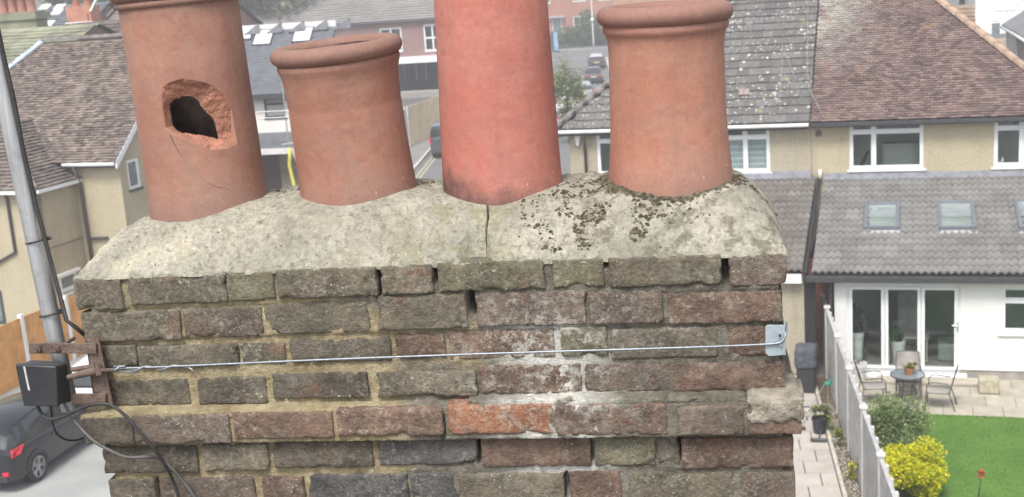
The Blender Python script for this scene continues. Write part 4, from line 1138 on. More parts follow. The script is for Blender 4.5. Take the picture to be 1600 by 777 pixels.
window(hr, *KW, 0.0, trans=(1.92,), room=1.6, room_mat=M_ROOMD)
# bifold doors: three leaves
bd = MB(); fwd = 0.05
x0, x1, z0, z1 = DOOR
bd.box(x0, x0+fwd, 0.05, 0.15, z0, z1); bd.box(x1-fwd, x1, 0.05, 0.15, z0, z1); bd.box(x0+fwd, x1-fwd, 0.05, 0.15, z1-fwd, z1); bd.box(x0+fwd, x1-fwd, 0.05, 0.15, z0, z0+0.05)
bif = bd.build('bifold_door', M_UPVC, hr)
lw = (x1-x0-2*fwd)/3
for k in range(3):
    a = x0+fwd+k*lw+0.006; b = a+lw-0.012; s_ = 0.075
    lf = MB(); lf.box(a, a+s_, 0.035, 0.105, z0+0.055, z1-fwd-0.006); lf.box(b-s_, b, 0.035, 0.105, z0+0.055, z1-fwd-0.006)
    lf.box(a+s_, b-s_, 0.035, 0.105, z0+0.055, z0+0.055+s_); lf.box(a+s_, b-s_, 0.035, 0.105, z1-fwd-0.006-s_, z1-fwd-0.006)
    lf.build('door_leaf', M_UPVC, bif)
    g = MB(); g.box(a+s_*0.7, b-s_*0.7, 0.068, 0.074, z0+0.1, z1-0.1); g.build('pane', M_GLASS, bif)
q = HR.yp(1496, 511, 0.03)
m = MB(); m.box(q.x-0.02, q.x+0.02, 0.015, 0.036, q.z-0.11, q.z+0.11); m.tube([(q.x, 0.0, q.z+0.04), (q.x-0.12, 0.0, q.z+0.04)], 0.011, 8); m.build('door_handle', simple('chrome', (0.7, 0.7, 0.7), 0.25, 0, metal=0.8), bif)
m = MB(); m.prism([(x0-0.05, 0.028, z0), (x0-0.05, -0.16, z0-0.06), (x0-0.05, -0.16, z0-0.10), (x0-0.05, 0.028, z0-0.10)], (x1-x0+0.2, 0, 0)); m.build('door_sill', M_UPVC, bif)
for (px0, px1) in ((1335, 1367), (1455, 1490)):
    a, b = HR.yp(px0, 446, 0.0), HR.yp(px1, 446, 0.0); m = MB(); m.box(a.x, b.x, 0.02, 0.048, a.z-0.02, a.z+0.035); m.build('trickle_vent', M_UPVC, bif)
# the room seen through the bifold
r = MB(); a, b, c, d, ya, yb = -0.02, 3.4, 0.10, 2.45, 0.27, 3.3
r.quad((a,yb,c),(b,yb,c),(b,yb,d),(a,yb,d)); r.quad((a,ya,c),(a,yb,c),(a,yb,d),(a,ya,d)); r.quad((b,ya,c),(b,ya,d),(b,yb,d),(b,yb,c)); r.quad((a,ya,d),(a,yb,d),(b,yb,d),(b,ya,d))
r.build('room', M_ROOMD, hr, fix=False)
m = MB(); m.quad((a,0.155,c),(b,0.155,c),(b,yb,c),(a,yb,c)); m.build('room_floor', simple('dark_laminate', (0.22, 0.21, 0.19), 0.5, 0.2, 4), hr, fix=False)
m = MB(); m.bevbox(1.15, 1.75, 2.2, 2.9, 0.12, 1.55, 0.04); m.build('cabinet', simple('pale_cabinet', (0.62, 0.62, 0.58), 0.6), hr)
m = MB(); m.bevbox(2.1, 2.75, 0.9, 1.6, 0.12, 0.55, 0.05); m.bevbox(2.55, 2.75, 0.9, 1.6, 0.55, 1.15, 0.05); m.build('armchair', simple('grey_fabric', (0.35, 0.38, 0.36), 0.9), hr)
m = MB(); m.bevbox(0.9, 1.9, 0.8, 1.3, 0.7, 0.75, 0.015)
for (lx, ly) in ((0.95, 0.85), (1.82, 0.85), (0.95, 1.22), (1.82, 1.22)): m.box(lx, lx+0.04, ly, ly+0.04, 0.12, 0.7)
m.build('indoor_table', simple('pale_wood', (0.5, 0.47, 0.4), 0.6), hr)
# tiled roofs of both extensions
er = MB(); er.hexa([(-0.75, YE0, ZE0-0.12), (XE+0.3, YE0, ZE0-0.12), (XE+0.3, EXT_D, ZE1-0.12), (-0.75, EXT_D, ZE1-0.12), (-0.75, YE0, ZE0-0.02), (XE+0.3, YE0, ZE0-0.02), (XE+0.3, EXT_D, ZE1-0.02), (-0.75, EXT_D, ZE1-0.02)])
er = er.build('extension_roof', M_DARKPL, hr)
PW, PG = 0.33, 0.345
def roofpt(px, py): return HR.plane(px, py, (0, YE0, ZE0+0.05), ne)
LIGHTS = []
for (tl, br_) in (((1352, 321), (1409, 360)), ((1464, 319), (1530, 360)), ((1584, 316), (1645, 360))):
    a, b = roofpt(*tl), roofpt(*br_); LIGHTS.append((min(a.x, b.x), max(a.x, b.x)-0.06, (b.y-YE0)/se.y, (a.y-YE0)/se.y))
me_pan = wave_tile_mesh('pantile', PW, PG, M_TILE_EXT); me_pan2 = wave_tile_mesh('old_pantile', PW, PG, M_TILE_EXT_OLD)
o_e = Vector((-0.78, YE0-0.07, ZE0)); jr = random.Random(12)
nrow = int(LE/PG)+1
for r in range(nrow):
    for c in range(int((XE+1.1)/PW)):
        x = c*PW; xm = o_e.x+x
        s0, s1 = r*PG, r*PG+PG
        if any(xm > L[0]-0.03 and xm+PW < L[1]+0.03 and s1 > L[2] and s0 < L[3] for L in LIGHTS): continue
        if s0 > LE-0.05: continue
        place_tile(me_pan, er, o_e, U, se, ne, x, s0, jr.uniform(0, 0.006))
el = MB(); el.hexa([(-4.2, YE0, ZE0-0.12), (-1.02, YE0, ZE0-0.12), (-1.02, EXT_D, ZE1-0.12), (-4.2, EXT_D, ZE1-0.12), (-4.2, YE0, ZE0-0.02), (-1.02, YE0, ZE0-0.02), (-1.02, EXT_D, ZE1-0.02), (-4.2, EXT_D, ZE1-0.02)])
el = el.build('extension_roof', M_DARKPL, hl)
o_f = Vector((-1.0, YE0-0.07, ZE0+0.04))
for r in range(nrow):
    for c in range(9):
        if r*PG > LE-0.05: continue
        place_tile(me_pan2, el, o_f, U, se, ne, -(c+1)*PW, r*PG, jr.uniform(0, 0.01))
# rooflights
M_RLF = simple('rooflight_grey', (0.20, 0.215, 0.24), 0.45, 0.08, 5, metal=0.3)
M_RLG = simple('rooflight_glass', (0.42, 0.45, 0.46), 0.06, 0.1, 2, spec=0.9)
for L in LIGHTS:
    o0 = Vector((L[0], YE0, ZE0))+se*L[2]; w_, h_ = L[1]-L[0], L[3]-L[2]
    m = MB(); t_ = 0.085
    def bar(a, b, c, d, z0_=0.0, z1_=0.16): m.obox(o0+U*a+se*c+ne*z0_, U*(b-a), se*(d-c), ne*(z1_-z0_))
    bar(0, t_, 0, h_); bar(w_-t_, w_, 0, h_); bar(t_, w_-t_, 0, t_); bar(t_, w_-t_, h_-t_, h_)
    rw = m.build('roof_window', M_RLF, hr, False, 0.01)
    m = MB(); bar(t_*0.8, w_-t_*0.8, t_*0.8, h_-t_*0.8, 0.115, 0.122); m.build('pane', M_SKYGLASS, rw)
    m = MB(); bar(t_*0.8, w_-t_*0.8, h_*0.45, h_-t_*0.8, 0.102, 0.107); m.build('blind', simple('pale_blind', (0.6, 0.62, 0.62), 0.8), rw)
    m = MB(); bar(t_*0.5, w_-t_*0.5, t_*0.5, h_-t_*0.5, 0.09, 0.095); m.build('shaft', M_ROOMD, rw)
    m = MB(); bar(-0.03, w_+0.03, -0.16, 0.0, 0.035, 0.06); m.build('apron', simple('pale_lead_apron', (0.4, 0.4, 0.4), 0.6), rw)
# lead flashings against the main wall
m = MB(); m.hexa([(-0.75, EXT_D-0.25, ZE1-0.02), (XE+0.3, EXT_D-0.25, ZE1-0.02), (XE+0.3, EXT_D-0.003, ZE1+0.04), (-0.75, EXT_D-0.003, ZE1+0.04), (-0.75, EXT_D-0.25, ZE1+0.03), (XE+0.3, EXT_D-0.25, ZE1+0.03), (XE+0.3, EXT_D-0.003, ZE1+0.16), (-0.75, EXT_D-0.003, ZE1+0.16)]); m.build('flashing', M_LEAD, hr)
m = MB(); m.hexa([(-4.2, EXT_D-0.25, ZE1), (-1.12, EXT_D-0.25, ZE1), (-1.12, EXT_D, ZE1+0.08), (-4.2, EXT_D, ZE1+0.08), (-4.2, EXT_D-0.25, ZE1+0.08), (-1.12, EXT_D-0.25, ZE1+0.08), (-1.12, EXT_D, ZE1+0.24), (-4.2, EXT_D, ZE1+0.24)]); m.build('flashing', M_LEAD, hl)
# gutters
m = MB(); m.box(-0.92, XE+0.3, YE0-0.16, YE0-0.03, ZE0-0.20, ZE0-0.06); m.box(-0.9, XE+0.3, YE0-0.028, -0.002, ZE0-0.19, ZE0-0.10); m.build('gutter', M_DARKPL, hr, False, 0.012)
m = MB(); m.box(-4.2, -1.02, YE0-0.04, YE0, ZE0-0.26, ZE0-0.03); m.build('fascia', M_FASCIA_W, hl)
# black gully between the two extension roofs, with a black panel below standing in for the alley's shade
m = MB(); m.obox(Vector((-0.97, YE0-0.12, ZE0-0.03)), U*0.085, se*(LE+0.1), ne*0.07); m.box(-0.98, -0.72, -0.02, 0.05, 0, ZE0-0.12); m.build('gully_and_alley_shade', simple('gully_and_shade_black', (0.022, 0.022, 0.023), 0.7, 0.2, 10), hr)
m = MB(); m.tube([(-0.88, EXT_D-0.08, ZE1), (-0.88, EXT_D-0.08, ZE1+0.2), (-0.88, EXT_D-0.04, ZE1+0.26)], 0.05, 8); m.build('vent_pipe', M_FASCIA_W, hr, True)
m = MB(); wall_sheet(m, -4.2, -0.99, 0, ZE0-0.2, 0.0, 0.25, []); m.box(-1.24, -0.991, 0.251, EXT_D, 0, ZE0-0.1); m.build('extension_wall', M_PEBBLE, hl, fix=False)
m = MB(); m.box(-0.985, -0.285, 1.3, 1.5, 0, 2.55); m.build('brick_return', simple('red_brick_wall', (0.33, 0.15, 0.10), 0.9, 0.2, 12, 0.4), hr)
m = MB(); m.tube([(-0.37, -0.14, ZE0-0.2), (-0.37, -0.07, ZE0-0.45), (-0.37, -0.07, 0.1)], 0.036, 10)
for z in (0.8, 1.6, 2.1): m.tube([(-0.37, -0.07, z), (-0.37, -0.07, z+0.08)], 0.048, 10)
m.build('downpipe', M_DARKPL, hr, 40)

# ================================================================== ground and garden on the right
def gsheet(name, pts, z, mat_, kind='structure'):
    m = MB(); m.poly([(p[0], p[1], z) for p in pts]); return tag(m.build(name, mat_, None, fix=False), kind=kind)
M_GROUND = simple('ground_tarmac', (0.115, 0.112, 0.108), 0.95, 0.15, 0.25, 0.2, 30)
gsheet('ground', [(-700, -300), (700, -300), (700, 1200), (-700, 1200)], -0.03, M_GROUND)
M_DRIVE = simple('pale_concrete', (0.33, 0.335, 0.325), 0.9, 0.1, 0.5, 0.15, 25, c2=(0.25, 0.255, 0.25))
gsheet('driveway', [(-22, 12), (-6.0, 12), (-5.0, 36), (-6, 52), (-18, 52), (-24, 30)], -0.018, M_DRIVE)
def hpt(x, y): v = HR.world(x, y); return (v.x, v.y)
M_SOIL = simple('garden_soil', (0.13, 0.10, 0.07), 1.0, 0.3, 6, 0.6, 30)
gsheet('garden_soil', [hpt(-4.5, 0.0), hpt(8.5, 0.0), hpt(8.5, -16), hpt(-2.0, -16)], -0.012, M_SOIL)
# patio of separate slabs
patio = empty('patio', HR.o, HR.yaw); tag(patio, kind='structure')
m = MB(); m.box(-0.1, 5.6, -2.52, 0.03, -0.1, -0.001); m.build('bedding', simple('patio_joint', (0.25, 0.235, 0.2), 0.95, 0.1), patio)
y = 0.0; k = 0; sr = random.Random(4)
while y > -2.3:
    x = -0.05-0.3*(k % 2)
    hgt = 0.63
    while x < 5.4:
        w_ = 0.62 if (k % 2 == 0) else 0.62
        a, b = max(x+0.006, -0.08), min(x+w_-0.006, 5.58)
        if b-a > 0.08:
            m = MB(); m.bevbox(a, b, y-hgt+0.006, y-0.006, 0.0, 0.02+sr.uniform(-0.003, 0.003), 0.006); m.build('paving_slab', M_PAVE, patio)
        x += w_
    y -= hgt; k += 1
m = MB(); m.bevbox(0.7, 3.02, -0.62, -0.22, 0.022, 0.11, 0.015)
tag(m.build('door_step', M_PAVE, None, loc=HR.o), 'low beige slab step below the bifold doors', 'step').rotation_euler = (0, 0, -RAD(HR.yaw))
m = MB(); q = HR.zp(1546, 613, 0.02); rough_block(m, -0.24, 0.2, -0.17, 0.17, 0.0, 0.36, rad=0.045, amp=0.006, chip=0.0, seg=(14, 10, 12), seed=5)
o = m.build('stone_block', simple('sandstone', (0.42, 0.385, 0.28), 0.95, 0.2, 8, 0.5, 40), None, True, loc=HR.world(q.x, q.y, 0.02)); o.rotation_euler = (0, 0, -RAD(HR.yaw)); tag(o, 'rough pale stone block standing on the patio against the white wall', 'stone block')
# lawn
def lawn_mat():
    t = NT('lawn_grass'); t.set(0.95, 0, 0.15)
    g = t.new('ShaderNodeNewGeometry')
    col = t.mix(t.ramp(t.noise(1.3, 5, 0.65), 0.3, 0.7), (0.075, 0.165, 0.030), (0.115, 0.225, 0.045))
    col = t.mix(t.ramp(t.noise(5, 5, 0.75), 0.45, 0.7, 0, 0.6), col, (0.15, 0.235, 0.06))
    col = t.mix(t.ramp(t.noise(0.55, 4, 0.6), 0.5, 0.72, 0, 0.5), col, (0.06, 0.13, 0.03))
    col = t.mix(t.ramp(t.noise(45, 4, 0.8), 0.35, 0.7), t.mix(1, col, (0.72, 0.74, 0.7), 'MULTIPLY'), t.mix(1, col, (1.2, 1.18, 1.2), 'MULTIPLY'))
    col = t.mix(1.0, col, t.mix(g.outputs['Random Per Island'], (0.86, 0.86, 0.86), (1.14, 1.13, 1.1)), 'MULTIPLY')
    t.col(col); t.bump(t.noise(40, 4, 0.7), 0.6, 0.03); return t.m
M_LAWN = lawn_mat()
m = MB(); LY0, LY1, LX0, LX1 = -13.5, -2.5, 0.75, 7.5
def lx0(y): return max(0.75, 0.32-0.15*(y+4.75)+0.55)
m.poly([(lx0(LY1), LY1, 0.0), (lx0(LY0), LY0, 0.0), (LX1, LY0, 0.0), (LX1, LY1, 0.0)])
gr = random.Random(8)
for _ in range(30000):
    y = LY1+(LY0-LY1)*gr.random()**1.2; x = gr.uniform(lx0(y), LX1)
    edge = 1.0+1.1*max(0, 1-abs(y-LY1)/0.22)*max(0, N3((x, y, 0), 1.6)+0.6)
    h_ = gr.uniform(0.008, 0.026)*edge; a = gr.uniform(0, 6.28); w_ = gr.uniform(0.006, 0.014); dx, dy = math.cos(a)*w_, math.sin(a)*w_
    tx, ty = gr.uniform(-0.025, 0.025), gr.uniform(-0.025, 0.025)
    m.tri((x-dx, y-dy, 0.0), (x+dx, y+dy, 0.0), (x+tx, y+ty, h_))
o = m.build('lawn', M_LAWN, None, fix=False, loc=HR.o+Vector((0, 0, 0.004))); o.rotation_euler = (0, 0, -RAD(HR.yaw)); tag(o, 'short green lawn beside the beige patio', 'lawn', kind='stuff')
# ---- narrow path this side of the fence
path = empty('path', HR.o, HR.yaw); tag(path, kind='structure')
FA, FB = Vector((-0.69, 1.43, 0)), Vector((1.42, -12.5, 0)); FD = (FB-FA).normalized(); FN = Vector((-FD.y, FD.x, 0))
if FN.x > 0: FN = -FN           # towards the left of the fence
def fpt(s, off): return FA+FD*s+FN*off
M_SLAB2 = simple('pale_path_slab', (0.43, 0.395, 0.355), 0.85, 0.08, 2.5, 0.15, 50, objrand=0.07)
s = 1.5; k = 0
rows_ = (0.42, 0.42, 0.42, 0.55, 0.40, 0.09, 0.22, 0.62, 0.62, 0.45, 0.62, 0.62, 0.62, 0.62, 0.62)
for L in rows_:
    offs = ((0.42, 1.0), (1.012, 1.9)) if k % 2 == 0 else ((0.42, 0.72), (0.732, 1.35), (1.362, 1.9))
    if L == 0.09: offs = ((0.42, 1.9),)
    for (a, b) in offs:
        p = [fpt(s+0.006, a), fpt(s+L-0.006, a), fpt(s+L-0.006, b-0.01), fpt(s+0.006, b-0.01)]
        m = MB(); m.prism([v for v in p], (0, 0, 0.03)); m.build('paving_slab' if L != 0.09 else 'drain_channel', M_SLAB2 if L != 0.09 else M_DARKPL, path)
    s += L; k += 1
m = MB(); m.prism([fpt(1.5, 0.33), fpt(12.5, 0.33), fpt(12.5, 0.40), fpt(1.5, 0.40)], (0, 0, 0.09)); m.build('kerb_edging', simple('pale_edging', (0.50, 0.47, 0.40), 0.9, 0.15, 8), path)
m = MB(); gr2 = random.Random(2)
for _ in range(1500):
    s_ = gr2.uniform(3.5, 12.5); q = fpt(s_, gr2.uniform(0.06, 0.32)); r = gr2.uniform(0.012, 0.03); n0 = len(m.v)
    m.v += [(q.x+r*math.cos(a*1.57+s_), q.y+r*math.sin(a*1.57+s_), 0.0) for a in range(4)]+[(q.x, q.y, r*1.1)]
    m.f += [(n0, n0+1, n0+4), (n0+1, n0+2, n0+4), (n0+2, n0+3, n0+4), (n0+3, n0, n0+4)]
o = m.build('gravel', simple('gravel', (0.34, 0.31, 0.26), 0.95, 0.3, 30, island=0.4), None, fix=False, loc=HR.o); o.rotation_euler = (0, 0, -RAD(HR.yaw)); tag(o, 'strip of loose gravel along the foot of the grey fence', 'gravel', kind='stuff')
# ---- grey fence
fence = empty('fence', HR.o, HR.yaw, 'weathered grey board fence with pale capped posts running between the two gardens', 'fence')
M_GREYW = simple('weathered_grey_board', (0.40, 0.40, 0.395), 0.9, 0.15, 3, 0.35, 60, objrand=0.08, c2=(0.30, 0.30, 0.295))
M_POSTC = simple('pale_concrete_post', (0.58, 0.565, 0.53), 0.9, 0.1, 6, 0.2, 50)
post_px = [(1282, 451), (1296, 478), (1310, 523), (1330, 573), (1351, 634), (1377, 708)]
ps = [max(0.0, (HR.zp(px, py, 1.8)-Vector((0, 0, 1.8))-FA).dot(FD)) for px, py in post_px]
step = ps[-1]-ps[-2]; ps.append(ps[-1]+step); ps.append(ps[-1]+step)
H_F = 1.72
pm = None
for i, s in enumerate(ps):
    c0 = fpt(s, 0.0)
    m = MB(); m.box(-0.05, 0.05, -0.05, 0.05, -0.05, 1.75); po = m.build('post', M_POSTC, fence, loc=c0)
    po.rotation_euler = (0, 0, math.atan2(FD.y, FD.x))
    m = MB(); m.bevbox(-0.075, 0.075, -0.075, 0.075, 1.745, 1.80, 0.012); m.build('post_cap', M_POSTC, po)
for i in range(len(ps)-1):
    s0, s1 = ps[i]+0.06, ps[i+1]-0.06; n = max(3, int(round((s1-s0)/0.56)))
    w_ = (s1-s0)/n
    for k in range(n):
        a, b = s0+k*w_+0.003, s0+(k+1)*w_-0.003; lean = sr.uniform(-0.006, 0.006)
        m = MB(); m.prism([fpt(a, 0.030+lean), fpt(b, 0.014), fpt(b, -0.004), fpt(a, 0.008+lean)], (0, 0, H_F-0.10)); m.build('board', M_GREYW, fence, loc=(0, 0, 0.06))
    m = MB(); m.prism([fpt(s0-0.03, 0.035), fpt(s1+0.03, 0.035), fpt(s1+0.03, -0.035), fpt(s0-0.03, -0.035)], (0, 0, 0.035)); m.build('top_rail', M_GREYW, fence, loc=(0, 0, H_F-0.035))
    m = MB(); m.prism([fpt(s0, 0.02), fpt(s1, 0.02), fpt(s1, -0.03), fpt(s0, -0.03)], (0, 0, 0.13)); m.build('gravel_board', M_POSTC, fence, loc=(0, 0, -0.08))
    nb = max(2, int((s1-s0)/0.45))
    for k in range(nb):      # short blocks on the top rail
        a = s0+(k+0.5)*(s1-s0)/nb; m = MB(); m.prism([fpt(a-0.06, -0.036), fpt(a+0.06, -0.036), fpt(a+0.06, -0.075), fpt(a-0.06, -0.075)], (0, 0, 0.10)); m.build('rail_block', M_POSTC, fence, loc=(0, 0, H_F-0.10))
# ---- foliage helper
def leaf_cloud(m, n, sampler, size, rnd, up=0.35, aspect=0.55):
    for _ in range(n):
        c = sampler(); a = rnd.uniform(0, 6.283); z = rnd.uniform(-0.5, 0.9)
        d = Vector((math.cos(a), math.sin(a), z*0.7+up*0.3)).normalized()
        s_ = d.cross(Vector((rnd.uniform(-1, 1), rnd.uniform(-1, 1), rnd.uniform(0.2, 1)))).normalized()
        L = size*rnd.uniform(0.6, 1.3); w_ = L*aspect*0.5
        m.quad(c-d*L*0.5, c+s_*w_, c+d*L*0.5, c-s_*w_)
def foliage_mat(name, c1, c2, c3=None, k3=0.0, scale=3.0):
    t = NT(name); t.set(0.7, 0, 0.3)
    g = t.new('ShaderNodeNewGeometry')
    col = t.mix(t.ramp(t.noise(scale, 4), 0.35, 0.65), c1, c2)
    if c3: col = t.mix(t.ramp(g.outputs['Random Per Island'], 1-k3-0.02, 1-k3+0.02), col, c3)
    col = t.mix(1.0, col, t.mix(t.ramp(t.math('FRACT', t.math('MULTIPLY', g.outputs['Random Per Island'], 7.31)), 0, 1), (0.7, 0.7, 0.7), (1.3, 1.3, 1.3)), 'MULTIPLY')
    t.col(col)
    tr = t.new('ShaderNodeBsdfTranslucent'); t.l.new(col, tr.inputs['Color'])
    mx = t.new('ShaderNodeMixShader'); mx.inputs[0].default_value = 0.3
    t.l.new(t.b.outputs[0], mx.inputs[1]); t.l.new(tr.outputs[0], mx.inputs[2]); t.l.new(mx.outputs[0], t.out.inputs['Surface']); return t.m
M_BARK = simple('bark', (0.12, 0.095, 0.07), 0.95, 0.3, 12, 0.6)
def blob_sampler(c, r, rnd, lumps=7, shell=0.55, seed=0):
    c = Vector(c); r = Vector(r); ls = []
    for i in range(lumps):
        v = Vector((rnd.gauss(0, 1), rnd.gauss(0, 1), rnd.gauss(0, 0.8))).normalized()*rnd.uniform(0.35, 0.75)
        ls.append((Vector((v.x*r.x, v.y*r.y, v.z*r.z)), rnd.uniform(0.35, 0.55)))
    def f():
        while True:
            o_, k_ = rnd.choice(ls); v = Vector((rnd.gauss(0, 1), rnd.gauss(0, 1), rnd.gauss(0, 1))).normalized()*(shell+(1-shell)*rnd.random())
            p = o_+Vector((v.x*r.x, v.y*r.y, v.z*r.z))*k_
            if N3(p, 2.2/max(r), seed+3) > -0.32 and c.z+p.z > 0.02: return c+p
    return f
def shrub(name, label, loc, r, n, size, mat_, seed, stems=5, lumps=9, cat='shrub', cz=None):
    e = empty(name, loc, 0, label, cat); rnd = random.Random(seed); m = MB()
    cz = r[2]*0.95 if cz is None else cz
    leaf_cloud(m, n, blob_sampler((0, 0, cz), r, rnd, lumps, 0.5, seed), size, rnd); m.build('foliage', mat_, e, fix=False)
    st = MB()
    for k in range(stems):
        a = rnd.uniform(0, 6.28); q = Vector((math.cos(a)*r[0]*0.5, math.sin(a)*r[1]*0.5, cz*1.1)); st.tube([(0.04*math.cos(a), 0.04*math.sin(a), -0.02), q*0.5+Vector((0, 0, 0.1)), q], [0.018, 0.012, 0.006], 5)
    st.build('stems', M_BARK, e, True); return e
# variegated and yellow shrubs
c0 = onz(1392, 690, 0.35); c1 = onz(1425, 755, 0.3)
shrub('variegated_shrub', 'loose grey-green variegated shrub in front of the left patio chair', (c0.x+0.05, c0.y+0.15, 0), (0.80, 0.85, 0.80), 13000, 0.055, foliage_mat('variegated_leaf', (0.11, 0.18, 0.05), (0.19, 0.27, 0.09), (0.44, 0.47, 0.26), 0.25), 3, lumps=16)
shrub('yellow_shrub', 'bright golden yellow rounded shrub beside the lawn', (c1.x-0.05, c1.y, 0), (0.70, 0.72, 0.62), 13000, 0.066, foliage_mat('golden_leaf', (0.50, 0.50, 0.02), (0.74, 0.68, 0.02), (0.34, 0.42, 0.03), 0.2), 5, lumps=12)
# the red flower on its stalk
q = onz(1526, 790); fl = empty('red_flower', q, 0, 'single coral red flower on a thin dark stalk standing in the lawn', 'flower')
hd = Vector(HR.world(*HR.yp(1533, 742, HR.loc(q).y)))-q
m = MB(); m.tube([(0, 0, -0.01), hd*0.5+Vector((0.01, 0, 0)), hd-Vector((0, 0, 0.05))], [0.014, 0.011, 0.010], 6); m.build('stalk', simple('dark_stalk', (0.06, 0.07, 0.04), 0.8), fl, True)
m = MB(); fr_ = random.Random(6)
for k in range(34):
    a = fr_.uniform(0, 6.28); e_ = fr_.uniform(-0.3, 1.3); d = Vector((math.cos(a)*math.cos(e_), math.sin(a)*math.cos(e_), math.sin(e_))); s_ = d.cross(Vector((0.2, 0.3, 1))).normalized()*0.03
    b = hd+d*0.015; m.quad(b, b+d*0.05+s_, b+d*0.095, b+d*0.05-s_)
m.build('petals', simple('coral_petal', (0.62, 0.13, 0.08), 0.6, 0.2, 30), fl, fix=False)
# ---- patio furniture
M_STEEL = simple('dark_steel_tube', (0.06, 0.058, 0.055), 0.45, 0.15, 10)
M_SLING = simple('taupe_sling', (0.33, 0.31, 0.285), 0.85, 0.08, 20, 0.3, 120)
def patio_chair(loc, yaw, label):
    e = empty('patio_chair', loc, yaw, label, 'chair', 'metal patio chairs')     # faces local +y
    w_ = 0.27
    for s_ in (-1, 1):
        m = MB(); x = s_*w_
        m.tube([(x, 0.27, 0), (x, 0.25, 0.3), (x, 0.23, 0.58), (x, 0.17, 0.64), (x, 0.08, 0.655), (x, -0.22, 0.63)], 0.012, 8); m.build('front_leg', M_STEEL, e, True)
        m = MB(); m.tube([(x*0.96, -0.36, 0), (x*0.96, -0.24, 0.4), (x*0.96, -0.33, 0.75), (x*0.92, -0.38, 0.92)], 0.012, 8); m.build('back_leg', M_STEEL, e, True)
    m = MB()
    for z, y in ((0.40, 0.24), (0.40, -0.22)): m.tube([(-w_, y, z), (w_, y, z)], 0.010, 8)
    m.tube([(-w_*0.92, -0.38, 0.92), (0, -0.39, 0.95), (w_*0.92, -0.38, 0.92)], 0.012, 8)
    for s_ in (-1, 1): m.tube([(s_*w_*0.95, 0.24, 0.40), (s_*w_*0.95, -0.22, 0.40)], 0.010, 8)
    m.build('frame', M_STEEL, e, True)
    m = MB(); pr = [(0.25, 0.425), (0.1, 0.41), (-0.1, 0.405), (-0.22, 0.42), (-0.255, 0.5), (-0.32, 0.72), (-0.375, 0.93)]
    n0 = 0
    for (y, z) in pr:
        m.v += [(-w_*0.93, y, z), (w_*0.93, y, z), (-w_*0.93, y+0.004, z-0.012), (w_*0.93, y+0.004, z-0.012)]
    for i in range(len(pr)-1):
        a = i*4; m.f += [(a, a+1, a+5, a+4), (a+2, a+6, a+7, a+3), (a, a+4, a+6, a+2), (a+1, a+3, a+7, a+5)]
    m.build('sling_seat', M_SLING, e, True); return e
tc = onz(1418, 632, 0.02)
def rel(dx, dy): v = HR.u*dx+HR.v*dy; return (tc.x+v.x, tc.y+v.y, 0.02)
patio_chair(rel(0.66, -0.10), HR.yaw-84, 'taupe patio chair right of the glass table, facing left')
patio_chair(rel(-0.74, 0.05), HR.yaw+80, 'taupe patio chair left of the glass table, half hidden by the variegated shrub')
patio_chair(rel(0.02, 0.62), HR.yaw+178, 'taupe patio chair behind the glass table against the bifold doors')
tb = empty('patio_table', tc, HR.yaw, 'round glass-topped patio table with dark metal legs', 'table')
m = MB(); m.lathe([(0.0, 0.700), (0.36, 0.700), (0.36, 0.708), (0.0, 0.708)], 40); m.build('glass_top', simple('grey_glass_top', (0.20, 0.25, 0.27), 0.12, 0.1, 4, spec=0.8), tb, 40)
m = MB(); m.tube([(0.37*math.cos(k*math.pi/18), 0.37*math.sin(k*math.pi/18), 0.704) for k in range(37)], 0.014, 8, False); m.build('rim', M_STEEL, tb, True)
for k in range(4):
    a = k*math.pi/2+0.5; m = MB(); m.tube([(0.30*math.cos(a), 0.30*math.sin(a), 0.69), (0.16*math.cos(a), 0.16*math.sin(a), 0.38), (0.30*math.cos(a), 0.30*math.sin(a), 0.0)], 0.012, 8); m.build('leg', M_STEEL, tb, True)
m = MB(); m.tube([(0.18*math.cos(k*math.pi/12), 0.18*math.sin(k*math.pi/12), 0.36) for k in range(25)], 0.009, 8, False); m.build('leg_ring', M_STEEL, tb, True)
def flowerpot(name, label, loc, r0, r1, h_, mat_, leaf=None, n=200, lr=(0.1, 0.1, 0.1), size=0.05, seed=1):
    e = empty(name, loc, 0, label, 'plant pot'); m = MB()
    m.lathe([(0, 0), (r0, 0), (r1, h_*0.84), (r1*1.09, h_*0.85), (r1*1.09, h_), (r1*0.92, h_), (r1*0.88, h_*0.85), (0, h_*0.84)], 24); m.build('pot', mat_, e, 40)
    if leaf:
        rnd = random.Random(seed); m = MB(); leaf_cloud(m, n, blob_sampler((0, 0, h_+lr[2]*0.6), lr, rnd, 6, 0.3, seed), size, rnd); m.build('plant', leaf, e, fix=False)
    return e
M_LEAFG = foliage_mat('pot_plant_leaf', (0.05, 0.09, 0.03), (0.09, 0.15, 0.05), (0.42, 0.36, 0.08), 0.35)
M_TERRA = simple('small_terracotta', (0.42, 0.17, 0.09), 0.85, 0.12, 12)
M_WPOT = simple('white_glazed_pot', (0.62, 0.63, 0.62), 0.5, 0.06, 6)
flowerpot('flower_pot', 'small terracotta pot with yellowing plant on the patio table', (tc.x+0.03, tc.y-0.02, tc.z+0.709), 0.075, 0.11, 0.16, M_TERRA, M_LEAFG, 260, (0.17, 0.17, 0.12), 0.06, 2)
q = HR.world(0.26, -0.36, 0.02); flowerpot('planter', 'wide pale grey planter on the patio by the left door leaf', q, 0.14, 0.2, 0.42, M_WPOT, foliage_mat('dead_stem', (0.14, 0.11, 0.07), (0.2, 0.16, 0.1)), 60, (0.15, 0.15, 0.06), 0.06, 3)
